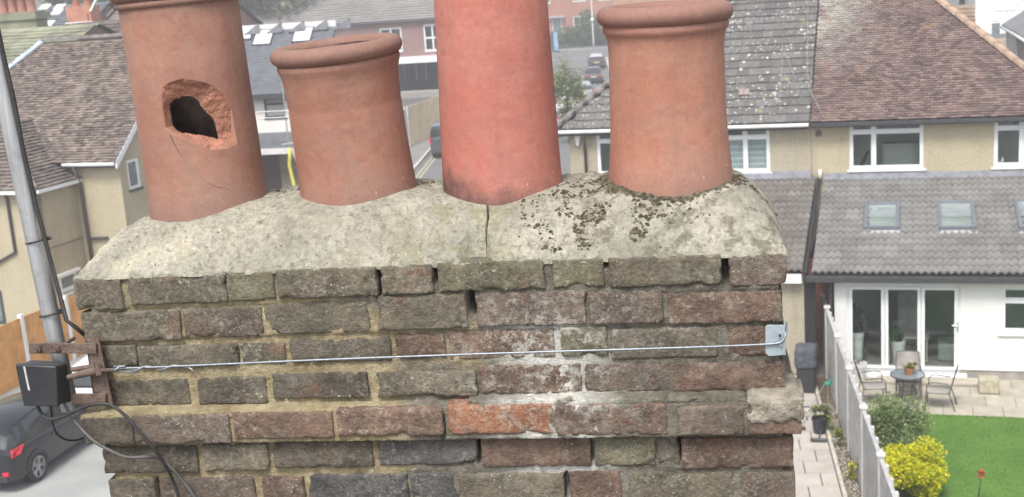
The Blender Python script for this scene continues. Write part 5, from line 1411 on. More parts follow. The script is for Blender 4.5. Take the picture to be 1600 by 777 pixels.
q = HR.world(1.18, 0.66, 0.10); flowerpot('planter', 'white pot with green leafy plant just inside the middle door pane', q, 0.13, 0.16, 0.62, M_WPOT, foliage_mat('house_plant_leaf', (0.06, 0.12, 0.05), (0.1, 0.17, 0.07)), 500, (0.3, 0.3, 0.32), 0.1, 4)
q = HR.world(0.22, 0.55, 0.10); flowerpot('planter', 'tall pale tapered pot inside the left door leaf with bare twigs', q, 0.1, 0.15, 0.85, M_WPOT, foliage_mat('house_plant_dark', (0.05, 0.075, 0.05), (0.08, 0.11, 0.07)), 700, (0.28, 0.28, 0.55), 0.12, 6)
# ---- things standing in the narrow passage
def wpt(px, py, s_off=None, z=0.0): return onz(px, py, z)
q = onz(1281, 676, 0.03); flowerpot('bucket', 'black plastic tub with yellow-flowering plant on the path by the fence', (q.x, q.y, 0.03), 0.13, 0.16, 0.34, M_BLACK, foliage_mat('weed_leaf', (0.09, 0.13, 0.04), (0.14, 0.19, 0.06), (0.6, 0.55, 0.08), 0.12), 300, (0.26, 0.26, 0.26), 0.07, 8)
def broom(label, foot, head_w, top, r, name='broom', mat_=None):
    e = empty(name, foot, HR.yaw, label, 'broom'); d = Vector(top)-Vector(foot); M_ = e.rotation_euler.to_matrix().inverted(); d = M_@d
    m = MB(); m.tube([Vector((0, 0, 0.06)), d], r, 8); m.build('handle', mat_ or M_GALV, e, True)
    m = MB(); m.bevbox(-head_w/2, head_w/2, -0.035, 0.035, 0.0, 0.085, 0.02); m.build('head', M_DARKPL, e)
foot = onz(1279, 691, 0.03); hp = HR.world(*HR.xp(1290, 640, HR.loc(foot).x+0.06)); broom('black broom standing on the path against the black tub', foot, 0.34, hp, 0.014, mat_=M_STEEL)
foot = onz(1248, 672, 0.03); tp = HR.world(*HR.xp(1296, 588, HR.loc(foot).x+0.50)); broom('grey-handled broom leaning across the passage against the fence', foot, 0.3, tp, 0.014, mat_=simple('grey_handle', (0.34, 0.33, 0.33), 0.6))
bb = onz(1262, 660, 0.0); bl = HR.loc(bb); bb = HR.world(-0.82, -1.25, 0.0)
e = empty('covered_barbecue', bb, HR.yaw, 'barbecue under a blue-grey fabric cover standing in the dark side passage', 'barbecue')
m = MB(); rough_block(m, -0.30, 0.20, -0.28, 0.28, 0.62, 1.12, rad=0.08, amp=0.022, chip=0.0, seg=(18, 18, 16), seed=3); m.build('cover', simple('blue_grey_cover', (0.085, 0.092, 0.115), 0.8, 0.2, 8, 0.3), e, True)
m = MB(); m.bevbox(-0.26, 0.16, -0.24, 0.24, 0.05, 0.65, 0.03); m.build('cart', M_BLACK, e)
for (x, y) in ((-0.25, -0.2), (0.14, -0.2), (-0.25, 0.2), (0.14, 0.2)):
    m = MB(); m.box(x, x+0.03, y, y+0.03, 0, 0.3); m.build('leg', M_STEEL, e)
# weeds by the fence foot
for (px, py, sd, lab) in ((1293, 668, 1, 'tall green weed growing by the black tub at the fence'), (1330, 740, 2, 'yellow-green weed at the fence foot near the picture bottom'), (1312, 690, 5, 'low green weed between tub and gravel strip')):
    q = onz(px, py+10); e = empty('weed_plant', q, 0, lab, 'plant', 'weeds along the fence'); rnd = random.Random(sd); m = MB()
    leaf_cloud(m, 260, blob_sampler((0, 0, 0.3), (0.16, 0.16, 0.32), rnd, 6, 0.2, sd), 0.06, rnd); m.build('foliage', foliage_mat('weed_foliage', (0.12, 0.17, 0.05), (0.2, 0.24, 0.08), (0.62, 0.56, 0.05), 0.55 if sd == 2 else 0.1), e, fix=False)
    m = MB()
    for k in range(4): m.tube([(0, 0, -0.02), (rnd.uniform(-.1, .1), rnd.uniform(-.1, .1), 0.45)], 0.006, 4)
    m.build('stems', foliage_mat('weed_stem', (0.1, 0.13, 0.05), (0.13, 0.16, 0.06)), e)
q = onz(1293, 622, 0.9); e = empty('garden_sprinkler', HR.world(*(HR.loc(onz(1293, 650)))), HR.yaw, 'small green plastic hose fitting on a cane by the fence', 'hose fitting')
m = MB(); m.tube([(0, 0, 0), (0.02, 0, 0.75)], 0.008, 6); m.build('cane', M_SLING, e)
m = MB(); m.bevbox(-0.05, 0.07, -0.03, 0.03, 0.70, 0.80, 0.02); m.tube([(0.05, 0, 0.78), (0.12, 0, 0.86)], 0.022, 8); m.build('nozzle', simple('green_plastic', (0.02, 0.3, 0.2), 0.5), e)

# ================================================================== left-hand house, fence and cars
HL = Frame((-14.0, 40.0, 0.0), 19.0)
lh = empty('rendered_house', HL.o, HL.yaw, 'ochre pebbledashed house with old brown tile roof and hipped wing at the left', 'house')
EZ = HL.yp(140, 250, 0.0).z            # eave height of the main block
XG = HL.yp(184, 249, 0.0).x            # gable corner
RZ, RY = 8.85, 4.1
YB = 8.2
M_OCHRE = M_PEBBLE2
XLW = -7.0
# main block: front wall, gable wall with openings, back
mb = MB(); wall_sheet(mb, XLW, XG, 0, EZ, 0.0, 0.25, [])
pa = HL.xp(203, 250, XG); pb = HL.xp(216, 294, XG)
SW = (min(pa.y, pb.y)-0.05, max(pa.y, pb.y)+0.05, 3.95, 4.95)
pz0, pz1 = HL.xp(213, 294, XG).z, HL.xp(206, 249, XG).z
SWy = HL.xp(209, 270, XG).y
SW = (SWy-0.32, SWy+0.32, pz0, pz1)
P_ = lambda a, b, c: (XG-b, a, c)
wall_sheet(mb, 0.252, YB, 0, EZ, 0.0, 0.25, [SW], place=P_)
mb.poly([(XG, 0.0, EZ), (XG, YB, EZ), (XG, RY, RZ-0.05)]); mb.quad((XLW, YB, 0), (XG, YB, 0), (XG, YB, EZ), (XLW, YB, EZ))
mb.build('main_wall', M_OCHRE, lh, fix=False)
m = MB(); a, b, c, d = SW
for (p, q, r, s_) in ((a, a+0.09, c, d), (b-0.09, b, c, d), (a+0.09, b-0.09, c, c+0.09), (a+0.09, b-0.09, d-0.09, d)): m.box(XG-0.10, XG-0.02, p, q, r, s_)
w = m.build('window', M_UPVC, lh)
m = MB(); m.box(XG-0.07, XG-0.06, a+0.05, b-0.05, c+0.05, d-0.05); m.build('pane', M_FROST, w)
m = MB(); m.box(XG-0.02, XG+0.05, a-0.06, b+0.06, c-0.07, c-0.004); m.build('sill', M_DARKPL, w)
q = HL.xp(236, 260, XG); m = MB(); m.box(XG-0.02, XG+0.06, q.y-0.05, q.y+0.05, HL.xp(236, 296, XG).z, HL.xp(232, 240, XG).z); m.build('vent_stack', M_UPVC, lh)
# main roof
tanl = (RZ-EZ)/(RY+0.3); sll = Vector((0, 1, tanl)).normalized(); nnl = Vector((0, -tanl, 1)).normalized(); Ls = (RY+0.3)/sll.y
m = MB(); m.poly([(-7.3, -0.3, EZ-0.02), (XG+0.15, -0.3, EZ-0.02), (XG+0.15, RY, RZ-0.02), (-3.8, RY, RZ-0.02)]); m.poly([(-3.8, 2*RY+0.3, EZ), (-3.8, RY, RZ-0.02), (XG+0.15, RY, RZ-0.02), (XG+0.15, 2*RY+0.3, EZ)])
lroof = m.build('roof', M_TILE_OLD, lh)
m = MB(); plain_tiles(m, (0, -0.36, EZ-0.04), U, sll, nnl, int(Ls/0.115), 0.115, 0.19, lambda r: (-3.81-0.82*(4.1+0.3-r*0.115*sll.y), XG+0.16), rnd=random.Random(15), th=0.045, lift=0.065); tag(m.build('roof_tiles', M_TILE_OLD, lroof, fix=False), kind='stuff')
m = MB(); m.obox(Vector((-3.75, RY, RZ+0.02)), Vector((-3.0, -3.65, -3.65*tanl)), Vector((0.32, -0.05, 0.02)), Vector((0, 0, 0.05))); m.build('lead_valley', simple('pale_blue_lead', (0.40, 0.46, 0.53), 0.5, 0.1), lroof)
hip_run(lroof, (-3.6, RY, RZ+0.03), (XG+0.1, RY, RZ+0.03), mat_=M_HIP2)
# bargeboard, gutter, downpipe
m = MB()
dv = Vector((0, RY+0.3, RZ-EZ)); m.obox(Vector((XG+0.12, -0.32, EZ-0.25)), Vector((0.05, 0, 0)), dv, Vector((0, 0, 0.24))); m.obox(Vector((XG+0.12, RY, RZ-0.25)), Vector((0.05, 0, 0)), Vector((0, RY+0.3, EZ-RZ)), Vector((0, 0, 0.24)))
m.build('bargeboard', M_UPVC, lh)
m = MB(); m.tube([(0.0, -0.36, EZ-0.10), (XG+0.1, -0.36, EZ-0.10)], 0.06, 10); m.build('gutter', M_UPVC, lh, True)
m = MB(); m.box(0.05, XG+0.1, -0.3, -0.27, EZ-0.22, EZ-0.02); m.box(0.05, XG, -0.27, -0.001, EZ-0.22, EZ-0.18); m.build('fascia', M_DARKPL, lh)
q = HL.yp(121, 262, -0.1)
m = MB(); m.tube([(q.x, -0.34, EZ-0.12), (q.x+0.02, -0.12, EZ-0.75), (q.x+0.05, -0.08, 0.1)], 0.055, 10); m.tube([(q.x+0.04, -0.08, 2.62), (q.x+0.75, -0.07, 2.66)], 0.05, 8); m.build('downpipe', M_BROWNPL, lh, True)
# hipped wing projecting forwards
XW, YW, EW = 0.10, -1.95, 4.62
XWL = -4.4; HW = (XW+0.2-XWL)/2; TW_ = 0.72
WIN = (-1.35, -0.35, 0.9, HL.xp(100, 428, XW).z+0.1)
mb = MB(); wall_sheet(mb, XWL, XW, 0, EW, YW, 0.25, [])
wy0, wy1 = HL.xp(86, 437, XW).y, HL.xp(119, 420, XW).y
wz1 = HL.xp(100, 430, XW).z
wall_sheet(mb, YW, 0.0, 0, EW, 0.0, 0.25, [(wy0, wy1, 1.0, wz1)], place=lambda a, b, c: (XW-b, a, c)); mb.build('wing_wall', M_OCHRE, lh, fix=False)
m = MB(); a, b, c, d = wy0, wy1, 1.0, wz1
for (p, q, r, s_) in ((a, a+0.3, c, d), (b-0.08, b, c, d), (a+0.3, b-0.08, c, c+0.08), (a+0.3, b-0.08, d-0.08, d), (a+0.3, b-0.08, d-0.55, d-0.43)): m.box(XW-0.10, XW-0.01, p, q, r, s_)
w = m.build('window', M_UPVC, lh)
m = MB(); m.box(XW-0.07, XW-0.06, a+0.3, b-0.05, c+0.05, d-0.05); m.build('pane', M_FROST, w)
m = MB(); m.box(XW-0.01, XW+0.12, a-0.08, b+0.08, d+0.004, d+0.08); m.build('canopy', M_UPVC, w)
m = MB(); eo = 0.2
rx = (XWL+XW)/2; half = (XW+eo)-rx; rzw = EW+half*TW_; hip_y = YW-eo+half*0.8
m.poly([(XW+eo, YW-eo, EW), (XW+eo, 1.6, EW), (rx, 1.6, rzw), (rx, hip_y, rzw)]); m.poly([(XWL-eo, YW-eo, EW), (XW+eo, YW-eo, EW), (rx, hip_y, rzw)]); m.poly([(XWL-eo, 1.6, EW), (XWL-eo, YW-eo, EW), (rx, hip_y, rzw), (rx, 1.6, rzw)])
wroof = m.build('wing_roof', M_TILE_OLD, lh)
M_TILE_OLD2 = simple('old_grey_brown_tile', (0.155, 0.125, 0.11), 0.9, 0.25, 1.8, 0.3, 40, c2=(0.095, 0.078, 0.07), island=0.28)
uw = Vector((0, 1, 0)); sw = Vector((-half, 0, half*TW_)).normalized(); nw = Vector((half*TW_, 0, half)).normalized(); LW = half/abs(sw.x)
m = MB(); plain_tiles(m, (XW+eo+0.04, 0, EW-0.02), uw, sw, nw, int(LW/0.15), 0.15, 0.22, lambda r: (YW-eo+half*0.8*min(1, r*0.15/LW), 1.3), rnd=random.Random(16), th=0.05, lift=0.07); tag(m.build('roof_tiles', M_TILE_OLD2, wroof, fix=False), kind='stuff')
sf = Vector((0, half*0.8, half*TW_)).normalized(); nf = Vector((0, -half*TW_, half*0.8)).normalized(); LF = half*0.8/sf.y
m = MB(); plain_tiles(m, (0, YW-eo-0.04, EW-0.02), U, sf, nf, int(LF/0.15), 0.15, 0.22, lambda r: (XWL-eo+half*min(1, r*0.15/LF), XW+eo-half*min(1, r*0.15/LF)), rnd=random.Random(17), th=0.05, lift=0.07); tag(m.build('roof_tiles', M_TILE_OLD2, wroof, fix=False), kind='stuff')
hip_run(wroof, (XW+eo, YW-eo, EW+0.02), (rx, hip_y, rzw+0.02), mat_=M_HIP2, r=0.1)
hip_run(wroof, (rx, hip_y, rzw+0.02), (rx, 1.5, rzw+0.02), mat_=M_HIP2, r=0.1)
m = MB(); m.box(XW+eo+0.04, XW+eo+0.11, YW-eo, -0.02, EW-0.13, EW-0.03); m.box(XWL, XW+eo, YW-eo-0.11, YW-eo-0.04, EW-0.13, EW-0.03); m.build('gutter', M_UPVC, lh)
q = HL.yp(9, 305, YW-0.08); q2 = HL.yp(23, 395, YW-0.08); q3 = HL.yp(-20, 420, YW-0.08)
m = MB(); m.tube([(q.x, YW-0.2, EW-0.1), (q.x, YW-0.06, q.z-0.1), (q2.x, YW-0.06, q2.z), (q3.x, YW-0.06, q3.z)], 0.05, 8); m.build('downpipe', M_BROWNPL, lh, True)
q = HL.yp(4, 478, YW); m = MB(); m.box(q.x-1.2, q.x+0.05, YW-0.02, YW+0.01, q.z-0.6, q.z+0.5); w = m.build('window', M_DARKPL, lh)
m = MB(); m.box(q.x-1.1, q.x-0.05, YW-0.024, YW-0.021, q.z-0.5, q.z+0.4); m.build('pane', M_FROST, w)
pa_, pb_ = HL.xp(75, 389, XW+0.02), HL.xp(131, 371, XW+0.02)
m = MB(); m.tube([pa_, pb_], 0.012, 5); m.build('wall_cable', M_BROWNPL, lh)
# timber fence with white posts
M_TIMBER = simple('orange_timber', (0.68, 0.36, 0.12), 0.75, 0.12, 2.0, 0.3, 25, objrand=0.07, c2=(0.48, 0.235, 0.075))
A, B = onz(-40, 527, 1.8), onz(150, 447, 1.8); A.z = B.z = 0; fd = (B-A).normalized(); fn = Vector((fd.y, -fd.x, 0))
tf = empty('timber_fence', A, 0, 'orange brown timber board fence with white posts behind the black car', 'fence')
tot = (B-A).length
pp = sorted([(onz(28, 496, 1.8)-A).dot(fd), (onz(95, 467, 1.8)-A).dot(fd)]); stp = pp[1]-pp[0]
posts = [pp[0]+k*stp for k in range(-2, 5)]
for s in posts:
    m = MB(); m.obox(fd*(s-0.06)+fn*0.03-Vector((0, 0, 0.05)), fd*0.12, -fn*0.12, Vector((0, 0, 1.93))); m.build('post', M_UPVC, tf)
for i in range(len(posts)-1):
    s0, s1 = posts[i]+0.065, posts[i+1]-0.065; n = max(1, int(round((s1-s0)/0.148)))
    w_ = (s1-s0)/n
    for k in range(n):
        m = MB(); m.prism([fd*(s0+k*w_+0.001)+fn*0.012, fd*(s0+(k+1)*w_-0.001)+fn*0.0, fd*(s0+(k+1)*w_-0.001)-fn*0.016, fd*(s0+k*w_+0.001)-fn*0.008], (0, 0, 1.8)); m.build('board', M_TIMBER, tf)
# ------------------------------------------------------------------ vehicles
def paint(name, c, rough=0.25):
    t = NT(name); t.set(rough, 0.0, 0.5); t.col(t.mix(t.ramp(t.noise(3, 3), 0.3, 0.7), tuple(x*0.93 for x in c), c)); t.b.inputs['Coat Weight'].default_value = 0.6; t.b.inputs['Coat Roughness'].default_value = 0.06; return t.m
M_CARGLASS = simple('dark_car_glass', (0.03, 0.034, 0.038), 0.08, 0, spec=0.8)
M_TYRE = simple('tyre_rubber', (0.03, 0.03, 0.03), 0.85, 0.1, 10)
M_RIM = simple('alloy_rim', (0.45, 0.45, 0.46), 0.35, 0.05, metal=0.8)
M_TAIL = simple('tail_lamp_red', (0.55, 0.03, 0.05), 0.2, 0.05, 9)
M_NPLATE = simple('yellow_plate', (0.66, 0.6, 0.3), 0.5)
M_WPLATE = simple('clear_lamp', (0.7, 0.7, 0.7), 0.2)
SPEC = {
 'hatch': dict(body=[(-2.17,.62,.40,.74),(-2.12,.80,.30,.92),(-1.98,.88,.24,1.00),(-1.5,.91,.20,1.00),(-0.7,.91,.19,.97),(0.2,.91,.19,.94),(0.95,.905,.20,.92),(1.25,.90,.22,.92),(1.75,.86,.24,.80),(2.08,.74,.28,.66),(2.17,.55,.36,.55)],
   top=[(-2.06,.98,1.02,.78,.66),(-1.86,.99,1.24,.80,.60),(-1.62,.99,1.38,.82,.60),(-0.8,.965,1.465,.82,.59),(-0.1,.95,1.47,.82,.58),(0.42,.94,1.41,.81,.57),(1.22,.91,.95,.76,.66)], roof=(-1.86,0.36), pillars=((-1.75,-1.35),(-0.32,-0.2)), wb=1.35, wr=.335, w=.91),
 'saloon': dict(body=[(-2.3,.65,.40,.80),(-2.24,.80,.28,.92),(-1.9,.86,.22,.96),(-1.3,.88,.20,.96),(0,.88,.19,.93),(1.1,.87,.20,.92),(1.9,.82,.24,.78),(2.28,.6,.34,.58)],
   top=[(-1.75,.95,.98,.74,.70),(-1.1,.95,1.36,.78,.58),(-0.5,.94,1.42,.79,.58),(0.1,.93,1.42,.79,.57),(0.5,.93,1.36,.78,.57),(1.2,.92,.96,.74,.66)], roof=(-1.05,0.45), pillars=((-1.2,-0.9),(-0.25,-0.15)), wb=1.33, wr=.31, w=.88),
 'van': dict(body=[(-2.5,.80,.36,1.15),(-2.46,.93,.28,1.25),(-1.9,.96,.22,1.25),(0.4,.96,.2,1.2),(1.3,.95,.22,1.15),(2.0,.9,.24,1.0),(2.4,.7,.34,.7)],
   top=[(-2.46,1.24,1.26,.90,.86),(-2.40,1.24,1.88,.92,.80),(-1.6,1.24,1.96,.93,.80),(0.5,1.2,1.96,.93,.79),(0.95,1.18,1.85,.92,.76),(1.75,1.1,1.14,.86,.78)], roof=(-2.42,0.9), pillars=((-2.44,0.05),(0.72,0.8)), wb=1.5, wr=.33, w=.96),
}
def loft(m, secs):
    n = len(secs[0]); n0 = len(m.v)
    for s_ in secs: m.v += s_
    for i in range(len(secs)-1):
        for k in range(n-1): m.f.append((n0+i*n+k, n0+i*n+k+1, n0+(i+1)*n+k+1, n0+(i+1)*n+k))
    m.f.append(tuple(n0+k for k in range(n-1, -1, -1))); m.f.append(tuple(n0+(len(secs)-1)*n+k for k in range(n)))
def vehicle(name, kind, loc, yaw, mat_, label, cat, group=None, roof_mat_=None):
    S = SPEC[kind]; e = empty(name, loc, yaw, label, cat, group)
    m = MB(); secs = []
    for (y, w_, zb, zt) in S['body']:
        h_ = [(w_*0.88, zb), (w_*0.985, zb+0.10*(zt-zb)), (w_, zb+0.42*(zt-zb)), (w_*0.985, zb+0.70*(zt-zb)), (w_*0.955, zb+0.90*(zt-zb)), (w_*0.86, zt), (0, zt+0.015)]
        secs.append([(-a, y, z) for a, z in h_[:-1]]+[(0, y, h_[-1][1])]+[(a, y, z) for a, z in reversed(h_[:-1])])
    loft(m, secs); body = m.build('body', mat_, e, 32)
    m = MB(); secs = []
    for (y, zl, zr, wl, wt) in S['top']:
        secs.append([(-wl, y, zl-0.06), (-wl, y, zl), (-(wl*.35+wt*.65), y, zl+(zr-zl)*.7), (-wt, y, zr-0.03), (-wt*.8, y, zr), (0, y, zr+.015), (wt*.8, y, zr), (wt, y, zr-0.03), (wl*.35+wt*.65, y, zl+(zr-zl)*.7), (wl, y, zl), (wl, y, zl-0.06)])
    loft(m, secs); m.build('windows', M_CARGLASS, e, 32)
    def top_at(y):
        T = S['top']
        for i in range(len(T)-1):
            if T[i][0] <= y <= T[i+1][0]:
                t = (y-T[i][0])/(T[i+1][0]-T[i][0]); return [T[i][k]+(T[i+1][k]-T[i][k])*t for k in range(5)]
        return T[0]
    ys = sorted({S['roof'][0], S['roof'][1], *[t[0] for t in S['top'] if S['roof'][0] < t[0] < S['roof'][1]]})
    m = MB(); secs = []
    for y in ys:
        _, zl, zr, wl, wt = top_at(y); secs.append([(-wt-.022, y, zr-0.09), (-wt-.014, y, zr-0.02), (-wt*.8, y, zr+.012), (0, y, zr+.028), (wt*.8, y, zr+.012), (wt+.014, y, zr-0.02), (wt+.022, y, zr-0.09), (wt-.05, y, zr-0.09), (0, y, zr-0.02), (-wt+.05, y, zr-0.09)])
    n = 10; n0 = 0
    for s_ in secs: m.v += s_
    for i in range(len(secs)-1):
        for k in range(n): k2 = (k+1) % n; m.f.append((i*n+k, i*n+k2, (i+1)*n+k2, (i+1)*n+k))
    m.f.append(tuple(range(n))); m.f.append(tuple((len(secs)-1)*n+k for k in range(n)))
    m.build('roof', roof_mat_ or mat_, e, 35)
    for s_ in (-1, 1):
        for (ya, yb) in S['pillars']:
            m = MB(); ns_ = max(1, int((yb-ya)/0.3)); yy = [ya+(yb-ya)*i/ns_ for i in range(ns_+1)]
            for y in yy:
                _, zl, zr, wl, wt = top_at(y); m.v += [(s_*(wl+.01), y, zl-0.05), (s_*(wl*.35+wt*.65+.012), y, zl+(zr-zl)*.7), (s_*(wt+.014), y, zr-0.03), (s_*(wl-.03), y, zl-0.05), (s_*(wl*.35+wt*.65-.03), y, zl+(zr-zl)*.7), (s_*(wt-.03), y, zr-0.03)]
            for i in range(ns_):
                a = i*6
                for q in ((0,1,7,6),(1,2,8,7),(3,9,10,4),(4,10,11,5)): m.f.append(tuple(a+k for k in q))
            b = ns_*6; m.f += [(0,3,4,1),(1,4,5,2),(b,b+1,b+4,b+3),(b+1,b+2,b+5,b+4)]
            m.build('pillar', mat_, e, 35)
    for y in (-S['wb'], S['wb']):
        for s_ in (-1, 1):
            r = S['wr']; c = Vector((s_*(S['w']-0.09), y, r)); m = MB()
            def ring(pr, mm, seg=28):
                n0 = len(mm.v)
                for (rr, xx) in pr:
                    for k in range(seg): a = 2*math.pi*k/seg; mm.v.append((c.x+s_*xx, c.y+math.cos(a)*rr, c.z+math.sin(a)*rr))
                for i in range(len(pr)-1):
                    for k in range(seg): k2 = (k+1) % seg; mm.f.append((n0+i*seg+k, n0+i*seg+k2, n0+(i+1)*seg+k2, n0+(i+1)*seg+k))
            ring([(r*.3, -.1), (r*.95, -.1), (r, -.07), (r, .07), (r*.95, .105), (r*.68, .105), (r*.66, .05), (0.01, .05)], m); wh = m.build('wheel', M_TYRE, e, 35)
            m = MB()
            for k in range(5):
                for dk in (-0.17, 0.17):
                    a0 = 2*math.pi*k/5+dk*0.5; a1 = 2*math.pi*k/5+dk
                    p0 = c+Vector((s_*.085, math.cos(a0)*r*.12, math.sin(a0)*r*.12)); p1_ = c+Vector((s_*.10, math.cos(a1)*r*.66, math.sin(a1)*r*.66)); m.tube([p0, p1_], 0.02, 5)
            ring([(r*.69, .104), (r*.69, .112), (r*.63, .112), (r*.62, .06)], m); ring([(r*.16, .06), (r*.16, .105), (0.005, .105)], m)
            m.build('rim', M_RIM, wh, 35)
            m = MB(); m2 = MB(); n0 = 0
            for k in range(17):
                a = math.pi*k/16-0.12+0.24*k/16*0; 
                for rr, xx in ((r*1.06, .088), (r*1.17, .090)): m.v.append((s_*(S['w']-0.09+xx+.012), y+math.cos(a)*rr, r+math.sin(a)*rr))
            for k in range(16): m.f.append((2*k, 2*k+1, 2*k+3, 2*k+2))
            m.build('wheel_arch', M_BLACK, e)
    y0 = S['body'][0][0]
    for s_ in (-1, 1):
        m = MB()
        if kind == 'hatch':
            m.hexa([(s_*.42, y0-.0, .86), (s_*.82, y0+.10, .80), (s_*.80, y0+.16, .80), (s_*.42, y0+.12, .86), (s_*.44, y0+.05, .93), (s_*.84, y0+.16, .96), (s_*.82, y0+.3, .96), (s_*.44, y0+.2, .93)])
            m.hexa([(s_*.82, y0+.10, .80), (s_*.915, y0+.30, .84), (s_*.88, y0+.30, .84), (s_*.80, y0+.16, .80), (s_*.84, y0+.15, .96), (s_*.90, y0+.48, .99), (s_*.86, y0+.48, .99), (s_*.82, y0+.2, .96)])
        elif kind == 'saloon': m.box(min(s_*.45, s_*.80), max(s_*.45, s_*.80), y0-.02, y0+.1, .70, .84)
        else: m.box(min(s_*.84, s_*.955), max(s_*.84, s_*.955), y0+.0, y0+.12, .85, 1.25)
        m.build('tail_lamp', M_TAIL, e, False, 0.008)
        m = MB(); m.bevbox(min(s_*.84, s_*1.02), max(s_*.84, s_*1.02), .88, 1.02, .95, 1.09, .03); m.build('door_mirror', mat_, e)
        m = MB()
        for yh in (-0.55, 0.42): m.box(min(s_*(S['w']-.03), s_*(S['w']+.012)), max(s_*(S['w']-.03), s_*(S['w']+.012)), yh-.09, yh+.09, .80, .83)
        m.build('door_handle', M_BLACK, e)
        m = MB(); m.box(min(s_*.5, s_*.72), max(s_*.5, s_*.72), S['body'][-2][0]-.03, S['body'][-2][0]+.03, .52, .62); m.build('headlamp', M_WPLATE, e)
        if kind == 'hatch':
            m = MB(); m.box(min(s_*.62, s_*.76), max(s_*.62, s_*.76), y0-.02, y0+.1, .44, .52); m.build('reflector', M_TAIL, e)
    m = MB(); m.box(-.26, .26, y0-.015, y0+.06, .62 if kind != 'van' else .75, .73 if kind != 'van' else .86); m.build('number_plate', M_NPLATE, e)
    m = MB(); m.bevbox(-.72, .72, y0-.01, y0+.16, .27, .44, .03); m.build('bumper', M_BLACK, e)
    return e
wc = onz(60, 750); car_yaw = 13.0; cf = Frame((0, 0, 0), car_yaw)
cpos = wc + cf.v*1.35 - cf.u*0.86
vehicle('parked_car', 'hatch', (cpos.x, cpos.y, -0.018), car_yaw, paint('black_paint', (0.009, 0.0095, 0.013)), 'black hatchback parked on the pale driveway in front of the timber fence', 'car')
q = onz(118, 562, 1.40); wf = Frame((0, 0, 0), car_yaw); q = Vector((q.x, q.y, 0))+wf.u*0.75+wf.v*1.2
vehicle('parked_car', 'hatch', (q.x, q.y, -0.018), car_yaw, paint('white_paint', (0.72, 0.72, 0.72)), 'white car glimpsed behind the rusty mast bracket', 'car')

# ================================================================== street and buildings in the distance
ST = Frame(onz(650, 275), 4.0)
def st(x, y): v = ST.world(x, y); return (v.x, v.y)
M_ROAD = simple('road_asphalt', (0.17, 0.17, 0.168), 0.95, 0.1, 0.6, 0.2, 40)
M_PAVEMENT = simple('pavement_grey', (0.26, 0.25, 0.24), 0.95, 0.1, 0.8, 0.2, 30)
gsheet('road', [st(-0.35, -14), st(11.5, -14), st(11.5, 105), st(-0.35, 105)], -0.02, M_ROAD)
gsheet('cross_road', [st(-80, 84), st(90, 84), st(90, 97), st(-80, 97)], -0.014, M_ROAD)
M_YEL = simple('faded_road_paint', (0.52, 0.47, 0.33), 0.9, 0.15, 4)
M_WHP = simple('white_road_paint', (0.62, 0.62, 0.6), 0.9, 0.12, 4)
mk = MB()
for (a, b) in ((0.0, 0.09), (0.24, 0.33)): mk.quad((a, -10, 0), (b, -10, 0), (b, 80, 0), (a, 80, 0))
o = mk.build('road_marking', M_YEL, None, fix=False, loc=ST.o+Vector((0, 0, -0.010))); o.rotation_euler = (0, 0, -RAD(ST.yaw)); tag(o, kind='structure')
mk = MB()
for k in range(9): mk.quad((0.5+k*1.2, 83.2, 0), (1.2+k*1.2, 83.2, 0), (1.2+k*1.2, 83.6, 0), (0.5+k*1.2, 83.6, 0))
o = mk.build('give_way_marking', M_WHP, None, fix=False, loc=ST.o+Vector((0, 0, -0.008))); o.rotation_euler = (0, 0, -RAD(ST.yaw)); tag(o, kind='structure')
def raised(name, x0, x1, y0, y1, mat_, h_=0.10):
    m = MB(); m.box(x0, x1, y0, y1, -0.1, h_); o = m.build(name, mat_, None, loc=ST.o); o.rotation_euler = (0, 0, -RAD(ST.yaw)); return tag(o, kind='structure')
raised('pavement', -2.4, -0.5, -14, 82, M_PAVEMENT); raised('kerb', -0.498, -0.36, -14, 82, M_POSTC, 0.105)
raised('pavement', 11.65, 14.2, -2, 82, simple('tan_pavement', (0.30, 0.255, 0.20), 0.95, 0.15, 0.8), 0.10); raised('kerb', 11.51, 11.648, -2, 82, M_POSTC, 0.105)
raised('pavement', -70, 80, 97.2, 100.5, M_PAVEMENT)
# tall boarded fence beside the pavement
A = onz(638, 233); B = onz(676, 216); B2 = A+(B-A).normalized()*26
f2 = empty('boarded_fence', A, 0, 'tall pale tan boarded fence beside the far street', 'fence'); d = (B2-A).normalized(); nrm = Vector((d.y, -d.x, 0))
M_TAN = simple('pale_tan_board', (0.68, 0.54, 0.36), 0.85, 0.1, 1.2, objrand=0.06)
hF = HF2 = 2.55
s = 0.55
for k in range(24):
    m = MB(); m.obox(d*s, d*0.99, -nrm*0.05, Vector((0, 0, hF))); m.build('board', M_TAN, f2); s += 1.0
for s in (-0.05, 0.45):
    m = MB(); m.obox(d*s+nrm*0.02, d*0.1, -nrm*0.1, Vector((0, 0, hF+0.05))); m.build('post', M_POSTC, f2)
m = MB(); m.obox(d*-1.2, d*1.1, -nrm*0.05, Vector((0, 0, hF-0.1))); m.build('gate', M_PAVEMENT, f2)
def ground_at(px, py): v = onz(px, py); return (v.x, v.y, -0.02)
